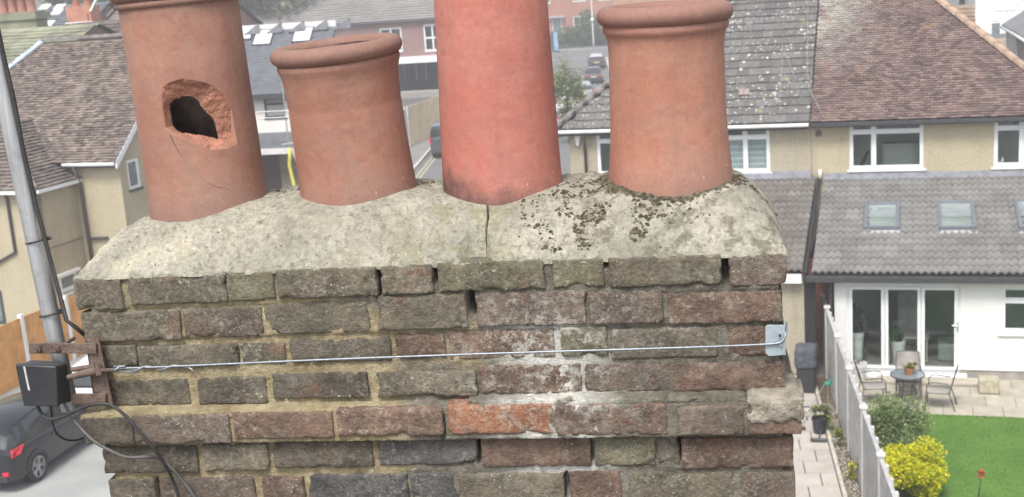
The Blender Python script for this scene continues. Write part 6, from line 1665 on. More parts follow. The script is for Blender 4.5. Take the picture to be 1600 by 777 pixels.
# street vehicles
y_ = ST.yaw
q = onz(690, 247); vehicle('parked_van', 'van', (q.x+0.55, q.y+2.3, -0.02), y_+1, paint('slate_grey_paint', (0.07, 0.075, 0.09)), 'dark grey van parked between the brown and red pots on the far street', 'van')
GR = 'vehicles parked along the far street'
q = onz(889, 212); vehicle('parked_van', 'van', (q.x-1.35, q.y+1.9, -0.02), y_, paint('white_van_paint', (0.78, 0.78, 0.78)), 'nearest white van parked on the far street behind the thin tree', 'van', GR)
q = onz(913, 172); vehicle('parked_van', 'van', (q.x-1.0, q.y+1.2, -0.02), y_, paint('white_van_paint', (0.78, 0.78, 0.78)), 'second white van parked ahead of the nearest one on the far street', 'van', GR)
q = onz(929, 158); vehicle('parked_car', 'hatch', (q.x-0.75, q.y+2.0, -0.02), y_, paint('silver_paint', (0.36, 0.36, 0.37)), 'silver hatchback between white van and dark saloon on the far street', 'car', GR)
q = onz(936, 131); vehicle('parked_car', 'saloon', (q.x-0.3, q.y+2.2, -0.02), y_, paint('navy_paint', (0.055, 0.06, 0.09)), 'dark blue saloon parked on the far street showing its number plate', 'car', GR)
q = onz(944, 107); vehicle('parked_car', 'hatch', (q.x-0.6, q.y+2.2, -0.02), y_, paint('dark_green_paint', (0.05, 0.055, 0.06)), 'farthest dark car with pale roof at the junction', 'car', GR, paint('pale_roof_paint', (0.5, 0.52, 0.54)))
# thin street tree
def tree(name, label, loc, h_, r, n, size, mat_, seed, trunk=0.08, lumps=10, shell=0.15):
    e = empty(name, loc, 0, label, 'tree'); rnd = random.Random(seed); t = MB()
    t.tube([(0, 0, -0.05), (0.04, 0.03, h_*0.35), (-0.03, 0.02, h_*0.65), (0.02, 0, h_*0.92)], [trunk, trunk*0.8, trunk*0.5, trunk*0.15], 8)
    for k in range(9):
        z = h_*rnd.uniform(0.35, 0.8); a = rnd.uniform(0, 6.28); q = Vector((math.cos(a)*r[0]*0.8, math.sin(a)*r[1]*0.8, z+h_*0.16)); t.tube([(0, 0, z), q*0.5+Vector((0, 0, z*0.5)), q], [trunk*0.4, trunk*0.25, trunk*0.08], 5)
    t.build('trunk', M_BARK, e, True); m = MB()
    leaf_cloud(m, n, blob_sampler((0, 0, h_-r[2]*0.9), r, rnd, lumps, shell, seed), size, rnd); m.build('crown', mat_, e, fix=False); return e
M_BIRCH = foliage_mat('birch_leaf', (0.12, 0.165, 0.06), (0.19, 0.24, 0.10), (0.42, 0.38, 0.14), 0.15, 0.8)
q = ST.world(6.6, 9.0); tc2 = ST.yp(884, 130, 9.0)
tree('street_tree', 'thin pale-leaved street tree in front of the white vans', ST.world(tc2.x, 9.0, 0), tc2.z+1.5, (1.35, 1.35, 2.6), 5200, 0.15, M_BIRCH, 21, 0.06, 18, 0.0)
# lamp post and bus-stop flag
M_LAMP = simple('lamp_grey', (0.52, 0.54, 0.54), 0.5, 0.05)
q = onz(928, 78); e = empty('lamp_post', q, 0, 'slim pale grey lamp post in front of the red brick terrace', 'lamp post')
m = MB(); m.tube([(0, 0, -0.1), (0, 0, 1.2), (0, 0, 9.0)], [0.13, 0.11, 0.06], 10); m.build('column', M_LAMP, e, True)
m = MB(); m.tube([(0, 0, 3.6), (0, 0, 4.0)], 0.22, 10); m.build('band', M_UPVC, e, True)
m = MB(); m.tube([(0, 0, 8.9), (-0.5, -0.2, 9.15), (-1.2, -0.4, 9.2)], 0.05, 8); m.bevbox(-1.7, -1.0, -0.55, -0.25, 9.12, 9.28, 0.04); m.build('lantern', M_LAMP, e)
q = onz(868, 83); e = empty('information_panel', q, 8, 'tall narrow blue information panel on the pavement of the far junction', 'sign')
m = MB(); m.box(-0.42, 0.42, -0.12, 0.12, 0.15, 2.75); m.build('case', simple('dark_teal_case', (0.03, 0.07, 0.10), 0.5), e)
m = MB(); m.box(-0.12, 0.40, -0.14, -0.121, 0.35, 2.6); m.build('panel', simple('pale_blue_panel', (0.30, 0.45, 0.62), 0.5, 0.2, 2.2), e)
m = MB(); m.box(-0.3, -0.15, -0.05, 0.05, -0.1, 0.16); m.box(0.15, 0.3, -0.05, 0.05, -0.1, 0.16); m.build('feet', M_POSTC, e)
# bushes before the terrace
M_BUSH = foliage_mat('hedge_leaf', (0.06, 0.12, 0.035), (0.11, 0.19, 0.06), (0.24, 0.24, 0.09), 0.15, 0.6)
for (px, py, r, sd, lab) in ((893, 77, (2.6, 1.5, 1.5), 41, 'brown-green bush left of the lamp post before the brick terrace'), (918, 76, (3.0, 1.6, 2.6), 42, 'tall green bush beside the lamp post'), (945, 74, (2.8, 1.5, 1.9), 43, 'green bush right of the lamp post near the orange pot rim'), (860, 80, (2.0, 1.2, 1.2), 44, 'low bush behind the blue information panel')):
    q = onz(px, py-2); shrub('bush', lab, (q.x, q.y+2.5, 0), r, 2600, 0.34, M_BUSH, sd, 6, 12, 'bush')['group'] = 'bushes along the far junction'
m = MB(); q0, q1 = onz(840, 74), onz(985, 70); dd = (q1-q0).normalized(); m.obox(q0+Vector((0, 1.5, -0.1)), dd*28, Vector((-dd.y, dd.x, 0))*0.25, Vector((0, 0, 1.1))); tag(m.build('garden_wall', simple('mossy_garden_wall', (0.10, 0.12, 0.10), 0.95, 0.2, 0.8), None), 'low dark garden wall below the bushes at the junction', 'wall')
# red brick terrace far off
M_REDB = simple('red_brick_far', (0.40, 0.165, 0.105), 0.9, 0.14, 0.4, 0.2, 3, c2=(0.32, 0.13, 0.085))
M_REDB2 = simple('orange_brick_far', (0.47, 0.24, 0.14), 0.9, 0.14, 0.4)
q = onz(862, 62); TB = Frame((q.x, q.y+6, 0), 6.0)
tb2 = empty('brick_terrace', TB.o, TB.yaw, 'red brick terrace houses with white windows at the end of the far street', 'house')
holes = []
def tbw(x0, y0, x1, y1): a, b = TB.yp(x0, y1, 0), TB.yp(x1, y0, 0); return (a.x, b.x, a.z, b.z)
fw_ = [tbw(846, -8, 859, 6.5), tbw(895, -10, 915, 3), tbw(896.5, 24.5, 916, 41), tbw(851, 28.5, 858, 46), tbw(935, -10, 955, 1)]
dr = tbw(865, 29, 876, 57)
mb = MB(); wall_sheet(mb, -9, 10.2, 0, 9.4, 0, 0.3, fw_+[(dr[0], dr[1], 0.2, dr[3])]); mb.build('wall', M_REDB, tb2, fix=False)
mb = MB(); mb.box(10.21, 26, -0.3, 0.3, 0, 9.4); mb.build('wall', M_REDB2, tb2)
for h_ in fw_: window(tb2, *h_, 0.0, fw=0.12, mull=((h_[0]+h_[1])/2,) if h_[1]-h_[0] > 1 else (), sill=True, room=1.5, sash=0, room_mat=M_ROOMD)
m = MB(); m.box(dr[0]+.02, dr[1]-.02, .1, .16, .2, dr[3]-.02); w = m.build('door', simple('grey_blue_door', (0.15, 0.19, 0.21), 0.5), tb2)
m = MB(); m.box(dr[0]-.12, dr[0]-.005, -.06, .2, .2, dr[3]); m.box(dr[1]+.005, dr[1]+.12, -.06, .2, .2, dr[3]); m.build('door_frame', M_UPVC, w)
m = MB(); m.box(dr[0]-.8, dr[1]+.7, -.9, -.003, dr[3]+.15, dr[3]+.4); m.build('porch_canopy', simple('grey_canopy', (0.42, 0.41, 0.39), 0.8), tb2)
m = MB(); m.tube([(10.2, -.12, 0.2), (10.2, -.12, 9.2)], 0.07, 8); m.build('downpipe', M_BROWNPL, tb2, True)
m = MB(); m.poly([(-9.3, -.5, 9.3), (26.3, -.5, 9.3), (26.3, 4.5, 13), (-9.3, 4.5, 13)]); m.poly([(-9.3, 4.5, 13), (26.3, 4.5, 13), (26.3, 9.5, 9.3), (-9.3, 9.5, 9.3)]); m.build('roof', M_TILE_OLD2, tb2)

# ------------------------------------------------------------------ house with the new slate roof
LF_ = Frame(onz(412, 300), 11.0)
lf = empty('slate_roofed_house', LF_.o, LF_.yaw, 'white rendered house with new dark slate roof and rooflights between the brown pots', 'house')
ze = LF_.yp(420, 147, 0).z; zr_ = LF_.yp(420, 214, 0).z
wdw = (LF_.yp(413, 170, 0).x, LF_.yp(446, 170, 0).x, LF_.yp(430, 184, 0).z, LF_.yp(430, 152, 0).z)
dX0, dX1, dz = LF_.yp(410, 260, 0).x, LF_.yp(437, 260, 0).x, LF_.yp(420, 238, 0).z
mb = MB(); wall_sheet(mb, -5.5, 3.4, zr_-0.3, ze, 0, 0.3, [wdw]); mb.box(-5.5, 3.4, 0.31, 7.5, 0, ze-0.01); mb.build('wall', simple('white_render_warm', (0.82, 0.80, 0.77), 0.9, 0.05, 1), lf, fix=False)
mb = MB(); wall_sheet(mb, -5.5, 3.4, 0, zr_-0.302, 0.03, 0.25, [(dX0, dX1, 0, dz)]); mb.build('ground_floor_wall', simple('buff_brick', (0.36, 0.29, 0.20), 0.95, 0.2, 1.5, 0.5, 12), lf, fix=False)
window(lf, *wdw, 0, fw=0.10, trans=(wdw[3]-0.35,), frame_mat=M_DARKPL, pane_mat=M_RLG, room=0, sill=True, sash=0)
m = MB(); m.box(dX0+.01, dX1-.01, .10, .16, 0, dz-.01); m.build('door', simple('brown_door', (0.09, 0.055, 0.05), 0.5), lf)
# slate roof
tns = 0.80; ssl2 = Vector((0, 1, tns)).normalized(); nsl2 = Vector((0, -tns, 1)).normalized(); oE = Vector((0, -0.35, ze+0.02))
top_ = LF_.plane(430, 47, oE, nsl2); Lsl = (top_-oE).dot(ssl2)
m = MB(); m.obox(Vector((-5.7, -0.35, ze-0.02)), Vector((9.3, 0, 0)), ssl2*Lsl, -nsl2*0.1); sr_ = m.build('roof', M_SLATE, lf)
m = MB(); plain_tiles(m, oE, U, ssl2, nsl2, int(Lsl/0.2), 0.2, 0.3, lambda r: (-5.7, 3.6), th=0.012, lift=0.02, rnd=random.Random(31)); tag(m.build('slates', M_SLATE, sr_, fix=False), kind='stuff')
m = MB(); m.box(-5.7, 3.6, -0.52, -0.36, ze-0.22, ze-0.03); m.build('gutter', M_DARKPL, lf)
for (a, b) in (((366, 49), (383, 63)), ((396, 48), (432, 71)), ((458, 45), (484, 66))):
    p, q = LF_.plane(a[0], b[1], oE, nsl2), LF_.plane(b[0], a[1], oE, nsl2); w_ = max(0.9, q.x-p.x-0.55); h_ = (q-p).dot(ssl2)
    m = MB(); m.obox(p-U*0.08-ssl2*0.08, U*(w_+0.16), ssl2*(h_+0.16), nsl2*0.07); rw = m.build('roof_window', M_DARKPL, lf)
    m = MB(); m.obox(p+nsl2*0.072, U*w_, ssl2*h_, nsl2*0.012); m.build('pane', simple('bright_rooflight_glass', (0.80, 0.81, 0.82), 0.12, 0.02, spec=0.9), rw)
# white flashing and brackets along the top, lean-to canopy
m = MB(); pt = oE+ssl2*Lsl; m.box(-5.7, 3.6, pt.y, pt.y+0.2, pt.z-0.1, pt.z+0.32); m.build('parapet', M_FASCIA_W, lf)
m = MB()
for k in range(8):
    x = -5.2+k*1.25; m.prism([(x, pt.y-0.35, pt.z-0.15), (x+0.95, pt.y-0.35, pt.z-0.12), (x+0.95, pt.y-0.35, pt.z+0.4)], (0, 0.1, 0))
m.build('flashing_brackets', M_LEAD, lf)
m = MB(); zt_, zb_ = LF_.yp(430, 207, 0).z, LF_.yp(430, 231, -1.3).z
m.hexa([(-1.6, -1.35, zb_-.08), (2.7, -1.35, zb_-.08), (2.7, -0.01, zt_-.08), (-0.9, -0.01, zt_-.08), (-1.6, -1.35, zb_), (2.7, -1.35, zb_), (2.7, -0.01, zt_), (-0.9, -0.01, zt_)]); m.build('lean_to_roof', M_SLATE, lf)
m = MB(); m.box(-1.55, 2.65, -1.40, -1.36, zb_-.32, zb_-.02); m.build('lean_to_fascia', M_FASCIA_W, lf)
# scaffold poles, hose, plank
scf = empty('scaffold', LF_.world(1.6, -1.8), LF_.yaw, 'grey tube scaffold standing before the slate-roofed house', 'scaffold'); so_ = Vector((1.6, -1.8, 0))
M_SCAF = simple('scaffold_tube', (0.50, 0.51, 0.50), 0.45, 0.1, metal=0.5)
def sp(px, py): return LF_.yp(px, py, -1.8)-so_
xp_ = sp(447, 190).x
m = MB(); m.tube([(xp_, 0, 0), (xp_, 0, 7.4)], 0.035, 8); m.build('standard', M_SCAF, scf)
m = MB(); m.tube([(xp_-4.2, 0, 0), (xp_-4.2, 0, 7.4)], 0.035, 8); m.build('standard', M_SCAF, scf)
for py in (174, 184): z = sp(430, py).z; m = MB(); m.tube([(xp_-4.4, -0.05, z), (xp_+1.8, -0.05, z)], 0.03, 8); m.build('ledger', M_SCAF, scf)
m = MB(); m.tube([(xp_+1.6, 0, 0), (xp_+1.6, 0, 7.4)], 0.035, 8); m.build('standard', M_SCAF, scf)
m = MB(); m.tube([sp(441, 226), sp(467, 222)], 0.03, 8); m.build('transom', M_SCAF, scf)
yh = MB(); ho = Vector(LF_.zp(459, 300, 0)); pts = [LF_.yp(px, py, -2.2) for px, py in ((452, 232), (453, 245), (452, 258), (456, 275), (460, 292))]; base = pts[-1]*1; yh.tube([p-Vector((base.x, -2.2, 0)) for p in pts]+[Vector((0.05, 0, 0.05))], 0.09, 8)
o = yh.build('yellow_hose', simple('yellow_plastic', (0.72, 0.66, 0.12), 0.5, 0.1), None, True, loc=LF_.world(base.x, -2.2, 0)); o.rotation_euler = (0, 0, -RAD(LF_.yaw)); tag(o, 'yellow plastic hose hanging from the scaffold', 'hose')
pk = MB(); a, b = LF_.yp(457, 236, -2.4), LF_.yp(473, 268, -2.4); pk.tube([a-b, Vector((0, 0, 0))], 0.08, 4); o = pk.build('timber_plank', simple('pale_timber', (0.62, 0.54, 0.40), 0.8), None, loc=LF_.world(b.x, -2.4, b.z)); o.rotation_euler = (0, 0, -RAD(LF_.yaw)); tag(o, 'pale timber plank slanting down from the scaffold', 'plank')
# ------------------------------------------------------------------ grey-roofed brick terrace behind it
q = onz(650, 150); TG_ = Frame((q.x, q.y, 0), 11.0)
tg = empty('grey_roofed_terrace', TG_.o, TG_.yaw, 'brick terrace with long grey tile roof and dark open garage behind the leaning pot', 'house')
zf0, zf1 = TG_.yp(650, 98, 0).z, TG_.yp(650, 88, 0).z; zev = TG_.yp(652, 31, 0).z
xg0, xg1 = TG_.yp(621, 110, 0).x, TG_.yp(690, 110, 0).x+6
M_PBR = simple('purple_brown_brick', (0.27, 0.165, 0.145), 0.9, 0.12, 0.7, 0.2, 4)
w1 = (TG_.yp(662.5, 60, 0).x, TG_.yp(690, 60, 0).x, TG_.yp(670, 80, 0).z, TG_.yp(670, 38.5, 0).z); w0 = (TG_.yp(594, 60, 0).x, TG_.yp(628, 60, 0).x, TG_.yp(620, 81, 0).z, TG_.yp(620, 43, 0).z)
w2 = (w1[1]+2.2, w1[1]+4.0, w1[2], w1[3])
XT = TG_.yp(752, 100, 0).x; xg1 = min(xg1, XT-1.0)
mb = MB(); wall_sheet(mb, -22, XT, 0, zev, 0, 0.3, [w1, w0, (xg0, xg1, 0.3, zf0)]); mb.build('wall', M_PBR, tg, fix=False)
for h_ in (w1, w0): window(tg, *h_, 0, fw=0.14, mull=((h_[0]+h_[1])/2,), trans=((h_[2]+h_[3])/2,), sash=0, room=2, room_mat=M_ROOMD)
m = MB(); m.box(xg0-.1, xg1+.1, -0.5, -0.003, zf0, zf1); m.build('fascia', M_UPVC, tg)
m = MB(); a, b = xg0-0.02, xg1+.02; m.quad((a, 5, 0), (b, 5, 0), (b, 5, zf0), (a, 5, zf0)); m.quad((a, .3, 0), (a, 5, 0), (a, 5, zf0), (a, .3, zf0)); m.quad((b, .3, 0), (b, .3, zf0), (b, 5, zf0), (b, 5, 0)); m.quad((a, .3, zf0), (a, 5, zf0), (b, 5, zf0), (b, .3, zf0)); m.build('garage_interior', simple('garage_dark', (0.07, 0.062, 0.065), 0.9, 0.2), tg, fix=False)
for (px) in (632, 650, 665):
    x = TG_.yp(px, 110, 1.0).x; m = MB(); m.box(x-.05, x+.05, 1.0, 1.08, zf0-1.6, zf0-0.05); m.build('hanging_post', M_PBR, tg)
m = MB(); m.box(xg0-3, xg1, -2.4, -0.6, 0, 0.55); m.build('forecourt_wall', simple('grey_forecourt', (0.30, 0.28, 0.26), 0.9), tg)
tgt = 0.62; stg = Vector((0, 1, tgt)).normalized(); ntg = Vector((0, -tgt, 1)).normalized(); oG = Vector((0, -0.5, zev+0.05))
m = MB(); m.obox(Vector((-40, -0.5, zev)), Vector((40+XT, 0, 0)), stg*9.5, -ntg*0.1); gr_ = m.build('roof', M_LEAD, tg)
M_GREYT = simple('grey_terrace_tile', (0.235, 0.22, 0.21), 0.85, 0.1, 0.4, 0.2, 8, island=0.07)
m = MB(); plain_tiles(m, oG, U, stg, ntg, 24, 0.40, 0.42, lambda r: (-40, XT), th=0.05, lift=0.09, rnd=random.Random(33)); tag(m.build('roof_tiles', M_GREYT, gr_, fix=False), kind='stuff')
m = MB(); m.obox(Vector((-40, 9.5*stg.y-0.5, zev+9.5*stg.z)), Vector((40+XT, 0, 0)), Vector((0, 8, -5)), Vector((0, 0, -0.1))); m.build('rear_roof', M_GREYT, tg)
m = MB(); m.box(-38, xg0-2, 0.3, 8, 0, zev-0.05); m.build('wing_wall', M_PBR, tg)
for (px, py) in ((398, 4),):
    p = TG_.plane(px, py, oG, ntg); m = MB(); m.obox(p-U*0.5, U*1.1, stg*0.7, ntg*0.12); m.build('roof_window', M_UPVC, tg)

# ------------------------------------------------------------------ roofs at the top left
def gable_house(name, label, fr, x0, x1, d, ze_, zr2, wallm, roofm, ridge_along='x', tile=0.3, seed=1, group=None):
    e = empty(name, fr.o, fr.yaw, label, 'house', group); m = MB()
    if ridge_along == 'x':
        m.box(x0+.2, x1-.2, .2, d-.2, 0, ze_); m.prism([(x0+.2, .2, ze_-.02), (x0+.2, d-.2, ze_-.02), (x0+.2, d/2, zr2-.15)], (x1-x0-.4, 0, 0)); m.build('wall', wallm, e)
        t_ = (zr2-ze_)/(d/2); s_ = Vector((0, 1, t_)).normalized(); n_ = Vector((0, -t_, 1)).normalized(); L = (d/2)/s_.y
        m = MB(); m.poly([(x0, 0, ze_-.03), (x1, 0, ze_-.03), (x1, d/2, zr2-.03), (x0, d/2, zr2-.03)]); m.poly([(x0, d, ze_), (x0, d/2, zr2-.03), (x1, d/2, zr2-.03), (x1, d, ze_)]); rf = m.build('roof', roofm, e)
        m = MB(); plain_tiles(m, (0, -.05, ze_), U, s_, n_, int(L/tile), tile, tile*1.1, lambda r: (x0, x1), th=0.03, lift=0.05, rnd=random.Random(seed)); tag(m.build('roof_tiles', roofm, rf, fix=False), kind='stuff')
    else:
        m.box(x0+.2, x1-.2, .2, d-.2, 0, ze_); m.prism([(x0+.2, .2, ze_-.02), (x1-.2, .2, ze_-.02), ((x0+x1)/2, .2, zr2-.15)], (0, d-.4, 0)); m.build('wall', wallm, e)
        xm = (x0+x1)/2; t_ = (zr2-ze_)/(xm-x0); rf = None
        for s_, xa in ((1, x0), (-1, x1)):
            sv = Vector((s_, 0, t_)).normalized(); nv = Vector((-s_*t_, 0, 1)).normalized(); L = (xm-x0)/abs(sv.x)
            m = MB(); m.poly([(xa, 0, ze_-.03), (xa, d, ze_-.03), (xm, d, zr2-.03), (xm, 0, zr2-.03)]); rf2 = m.build('roof', roofm, e); rf = rf or rf2
            m = MB(); plain_tiles(m, (xa, 0, ze_), Vector((0, 1, 0)), sv, nv, int(L/tile), tile, tile*1.1, lambda r: (0, d), th=0.03, lift=0.05, rnd=random.Random(seed)); tag(m.build('roof_tiles', roofm, rf2, fix=False), kind='stuff')
    return e, rf
M_MOSSROOF = simple('mossy_green_tile', (0.22, 0.225, 0.16), 0.95, 0.3, 0.9, 0.3, 20, c2=(0.13, 0.135, 0.09), island=0.2)
GL = 'houses beyond the brown tiled roof'
fr1 = Frame((0, 0, 0), 19); p = HL.yp(38, 95, 9.0); f1 = Frame(HL.world(p.x, 9.0), 19.0)
zR = f1.yp(40, 43, 4.0).z; zE = f1.yp(30, 110, 0).z
e1, rf1 = gable_house('mossy_roofed_house', 'house with green mossy tile roof at the far left, beyond the blue-grey lead strip', f1, -9, 0.9, 8, zE, zR, M_PBR, M_MOSSROOF, tile=0.34, seed=51, group=GL)
# its chimney with a row of pots
cs = empty('far_chimney', f1.world(-1.0, 5.2, 0), 19, 'mossy chimney stack with a row of pale red pots in the top left corner', 'chimney')
cc = f1.yp(30, 30, 5.2); czb, czt = zR-1.0, f1.yp(30, 19, 5.2).z; ox = cc.x+1.0
m = MB(); m.box(ox-1.5, ox+1.2, -.4, .4, czb, czt); m.box(ox-1.6, ox+1.3, -.5, .5, czt-0.35, czt-0.1); m.build('stack', M_MOSSROOF, cs)
for k in range(5):
    m = MB(); m.lathe([(.2, 0), (.19, .7), (.23, .72), (.23, .85), (.16, .86), (.15, .4)], 16, (ox-1.25+k*0.5, 0, czt-.05)); m.build('pot', simple('pale_red_pot', (0.50, 0.22, 0.17), 0.9), cs, True)
# slate roof with rooflights, and brick-gabled house with brown roof
p = HL.yp(84, 62, 16); f3 = Frame(HL.world(p.x, 16), 19.0)
zG = f3.yp(108, 62, 0).z; zA = f3.yp(104, 40, 0).z; gx0, gx1 = f3.yp(80, 64, 0).x, f3.yp(137, 62, 0).x
gable_house('brick_gabled_house', 'orange brick gable end with brown roof rising behind the left house ridge', f3, gx0-.1, gx1+.1, 9, zG, zA+.1, M_REDB2, M_TILE_OLD2, 'y', 0.3, 52, GL)
f4 = Frame(HL.world(p.x-1.0, 24), 19.0)
zE4, zR4 = f4.yp(160, 60, 0).z-0.4, f4.yp(160, -6, 5).z
e4, rf4 = gable_house('brown_roofed_terrace', 'long brown tile roofed terrace behind the brick gable at the top left', f4, -3.4, 2.4, 10, zE4, zR4, M_PBR, simple('mauve_tile', (0.22, 0.18, 0.17), 0.9, 0.12, 0.6, island=0.12), 'x', 0.34, 53, GL)
for (px, py) in ((158, 28), (180, 56)):
    tt = (zR4-zE4)/5; n4 = Vector((0, -tt, 1)).normalized(); s4 = Vector((0, 1, tt)).normalized(); q = f4.plane(px, py, (0, 0, zE4), n4); m = MB(); m.obox(q-U*.4, U*.8, s4*.8, n4*.15); w = m.build('roof_window', M_UPVC, rf4)
f5 = Frame(HL.world(p.x-5.4, 22), 19.0)
zE5, zR5 = f5.yp(90, 66, 0).z-1, f5.yp(95, 8, 5).z
e5, rf5 = gable_house('slate_roofed_terrace', 'dark slate roof with small white rooflights at the top left', f5, -3.4, 0.9, 10, zE5, zR5, M_PBR, M_SLATE, 'x', 0.3, 54, GL)
tt = (zR5-zE5)/5; n5 = Vector((0, -tt, 1)).normalized(); s5 = Vector((0, 1, tt)).normalized()
for (px, py) in ((74, 43), (87, 25), (91, 17), (68, 17)):
    q = f5.plane(px, py, (0, 0, zE5), n5); m = MB(); m.obox(q-U*.3, U*.6, s5*.5, n5*.12); w = m.build('roof_window', M_UPVC, rf5)
cb = f4.yp(130, 20, -1.0); ch = empty('brick_chimney', f4.world(cb.x, -1.0, 0), 19, 'orange brick chimney stack with white flashing among the top left roofs', 'chimney')
zt4, zb4 = f4.yp(130, 9, -1.0).z, f4.yp(130, 37, -1.0).z
m = MB(); m.box(-.75, .75, -.4, .4, zb4-4.0, zt4); m.box(-.6, .6, -.5, .5, zb4-4.0, zb4+.5); m.build('stack', simple('far_chimney_brick', (0.45, 0.21, 0.14), 0.9, 0.15, 2), ch)
m = MB(); m.box(-.8, .95, -.56, -.51, zb4-.1, zb4+.1); m.obox(Vector((.7, -.45, zb4+.6)), Vector((.12, 0, 0)), Vector((.9, 0, 1.2)), Vector((0, 0.1, 0))); m.build('flashing', M_UPVC, ch)
m = MB()
for k in (-.35, .35): m.lathe([(.2, 0), (.17, .6), (.21, .62), (.2, .75), (.14, .75), (.13, .3)], 14, (k, 0, zt4-.02))
m.build('pot', M_TERRA, ch, True)
# ------------------------------------------------------------------ right-hand distance
q = onz(1560, 60, 3.0); WH = Frame((q.x, q.y, 0), 17)
D_w = 40
fw2 = Frame(HR.world(4.0, 46), 17.9)
xa, xb = fw2.yp(1524, 20, 0).x, fw2.yp(1640, 20, 0).x
zlow = fw2.yp(1560, 46, 0).z
wh = empty('white_house', fw2.o, fw2.yaw, 'bright white rendered house beyond the hipped brown roof at top right', 'house')
w3 = (fw2.yp(1546, 45, 0).x, fw2.yp(1566, 45, 0).x, zlow-0.5, fw2.yp(1555, 39, 0).z+0.2)
mb = MB(); wall_sheet(mb, xa, xb, 0, 12, 0, 0.3, [w3]); mb.box(xa, xb, .31, 8, 0, 11.9); mb.build('wall', M_RENDER, wh, fix=False)
window(wh, *w3, 0, fw=0.12, room=0, pane_mat=M_FROST, sash=0)
m = MB(); z = fw2.yp(1560, 16, 0).z
for k in range(3): m.box(xa+1+k*1.4, xa+2.2+k*1.4, -.03, -.003, z-.04-k*.02, z+.04)
m.tube([(xa+1.75, -.08, 0), (xa+1.75, -.08, 11.8)], 0.05, 8); m.build('pipework', M_FASCIA_W, wh)
m = MB(); m.box(xa-2, xb, -5.8, -.31, 0, zlow-2.6); m.build('lean_to', M_PBR, wh)
m = MB(); m.obox(Vector((xa-2.2, -6, zlow-2.4)), Vector((xb-xa+2, 0, 0)), Vector((0, 5.95, 1.9)), Vector((0, 0, 0.1))); m.build('lean_to_roof', simple('sandy_lean_to_tile', (0.30, 0.22, 0.16), 0.9, 0.2, 1.5), wh)
m = MB(); m.box(xa-2.2, xb, -.30, -.01, zlow-0.75, zlow-0.25); m.build('flashing', M_LEAD, wh)
m = MB(); m.poly([(xa-.3, -.4, 12), (xb, -.4, 12), (xb, 4, 15), (xa-.3, 4, 15)]); m.poly([(xa-.3, 4, 15), (xb, 4, 15), (xb, 8.3, 12), (xa-.3, 8.3, 12)]); m.build('roof', M_SLATE, wh)
# grey-roofed outbuilding in front of it, its left wall and eave running away from us
f6 = Frame((20.2, 46.9, 0), 16.6)
ob = empty('grey_roofed_outbuilding', f6.o, f6.yaw, 'pale walled outbuilding with grey pitched roof at the right edge', 'outbuilding')
m = MB(); m.box(0.25, 7, 0, 14.2, 0, 5.95); m.prism([(0.25, 14.2, 5.9), (7, 14.2, 5.9), (3.6, 14.2, 7.9)], (0, -14.2, 0)); m.build('wall', simple('pale_pink_render', (0.58, 0.55, 0.53), 0.9, 0.05, 2), ob)
for s_, xx in ((1, 0.0), (-1, 7.2)):
    m = MB(); m.obox(Vector((xx, -.2, 6.0)), Vector((3.6-xx, 0, 2.15)), Vector((0, 14.8, 0)), Vector((0, 0, 0.1))); m.build('roof', simple('mid_grey_roof', (0.2, 0.205, 0.21), 0.85, 0.12, 2), ob)
m = MB(); m.tube([(-0.04, -.2, 5.98), (-0.04, 14.6, 5.98)], 0.07, 8); m.build('gutter', M_UPVC, ob, True)
for yy in (14.0, 9.5): 
    m = MB(); m.tube([(0.18, yy, 0), (0.18, yy, 5.9)], 0.06, 8); m.build('downpipe', M_UPVC, ob, True)
# brown tile roof behind the hip
f7 = Frame(HR.world(1.5, 24), 17.9); z7 = f7.yp(1515, 6, 5).z
gable_house('brown_roofed_house', 'brown tiled roof glimpsed behind the hip at the top right', f7, -6, f7.yp(1527, 20, 2.5).x, 10, z7-3.0, z7, M_PBR, simple('sandy_brown_tile', (0.30, 0.22, 0.16), 0.9, 0.2, 1.5, island=0.15), 'x', 0.3, 55)
M_FARTREE = foliage_mat('far_tree_leaf', (0.09, 0.12, 0.06), (0.15, 0.18, 0.09), (0.2, 0.2, 0.12), 0.2, 0.4)
for i, (x, y, h_, lab) in enumerate(((27, 88, 13, 'green tree behind the white house at the top right'), (35, 95, 14, 'farther green tree right of the white house'), (-28, 105, 13.5, 'green tree on the skyline above the mossy roof'), (-36, 112, 14.5, 'broad green tree at the far left skyline'), (-21, 118, 14, 'green tree on the skyline above the brick chimney'), (-44, 108, 14.0, 'tree at the left edge of the skyline'), (-14, 125, 14.5, 'tree behind the long brown roofed terrace'))):
    tree('skyline_tree', lab, (x, y, 0), h_, (5.0, 4.0, 4.2), 3600, 0.55, M_FARTREE, 60+i, 0.3, 16, 0.3)['group'] = 'trees on the skyline'
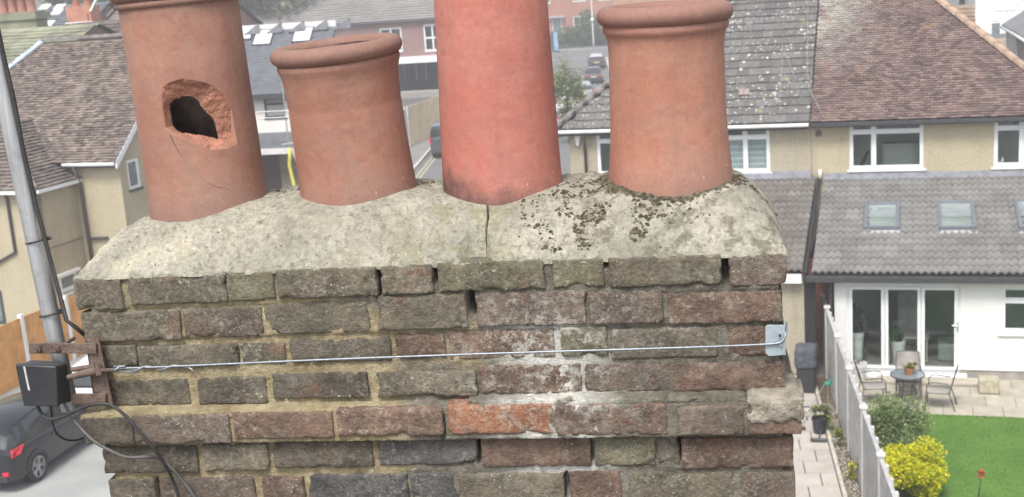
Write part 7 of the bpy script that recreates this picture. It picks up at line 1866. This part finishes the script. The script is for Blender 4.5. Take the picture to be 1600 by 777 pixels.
# distant wood closing the horizon
m = MB(); rw_ = random.Random(77)
for k in range(150):
    a = RAD(-62+124*k/149); R_d = rw_.uniform(380, 460); c = Vector((math.sin(a)*R_d, math.cos(a)*R_d, 0)); rr_ = rw_.uniform(7, 12)
    for _ in range(70):
        v = Vector((rw_.gauss(0, 1), rw_.gauss(0, 1), rw_.gauss(0, .8))).normalized()*rr_*rw_.uniform(.6, 1); p = c+Vector((v.x, v.y, max(.2, 7+v.z*.8))); s_ = rw_.uniform(1.5, 3); d = Vector((rw_.gauss(0, 1), rw_.gauss(0, 1), rw_.gauss(0, 1))).normalized(); e_ = d.orthogonal().normalized(); m.quad(p-d*s_, p+e_*s_, p+d*s_, p-e_*s_)
tag(m.build('distant_wood', M_FARTREE, None, fix=False), 'hazy line of distant trees along the horizon', 'wood', kind='stuff')
# ------------------------------------------------------------------ the roof that carries the stack (below the picture)
m = MB(); zrf = 8.45; vx = C.u; vy = C.v
cen = C.world(0.7, 0.25, 0); cen.z = 0
def rp(x, y, z): v = cen+vx*x+vy*y; return (v.x, v.y, z)
m.prism([rp(-4.5, -3.6, 0), rp(-4.5, -3.6, 5.7), rp(-4.5, 0, zrf), rp(-4.5, 3.6, 5.7), rp(-4.5, 3.6, 0)], vx*9); tag(m.build('roof', M_TILE_OLD2, None), kind='structure')
# the stack's lower shaft down into that roof
m = MB(); m.box(0.02, 1.44, 0.015, STACK_D-0.01, 8.3-9.445, ZB+0.01); m.build('lower_shaft', M_MORTAR, stack)

# ------------------------------------------------------------------ haze
hz = MB(); hz.box(-640, 640, -60, 900, -1.5, 17.5)
hm = bpy.data.materials.new('haze'); hm.use_nodes = True; ht = hm.node_tree; ht.nodes.remove(ht.nodes['Principled BSDF'])
pv = ht.nodes.new('ShaderNodeVolumePrincipled'); pv.inputs['Color'].default_value = (0.95, 0.96, 1.0, 1); pv.inputs['Density'].default_value = HAZE; pv.inputs['Anisotropy'].default_value = 0.2
ht.links.new(pv.outputs[0], ht.nodes['Material Output'].inputs['Volume'])
if HAZE > 0: tag(hz.build('haze', hm, None), kind='stuff')
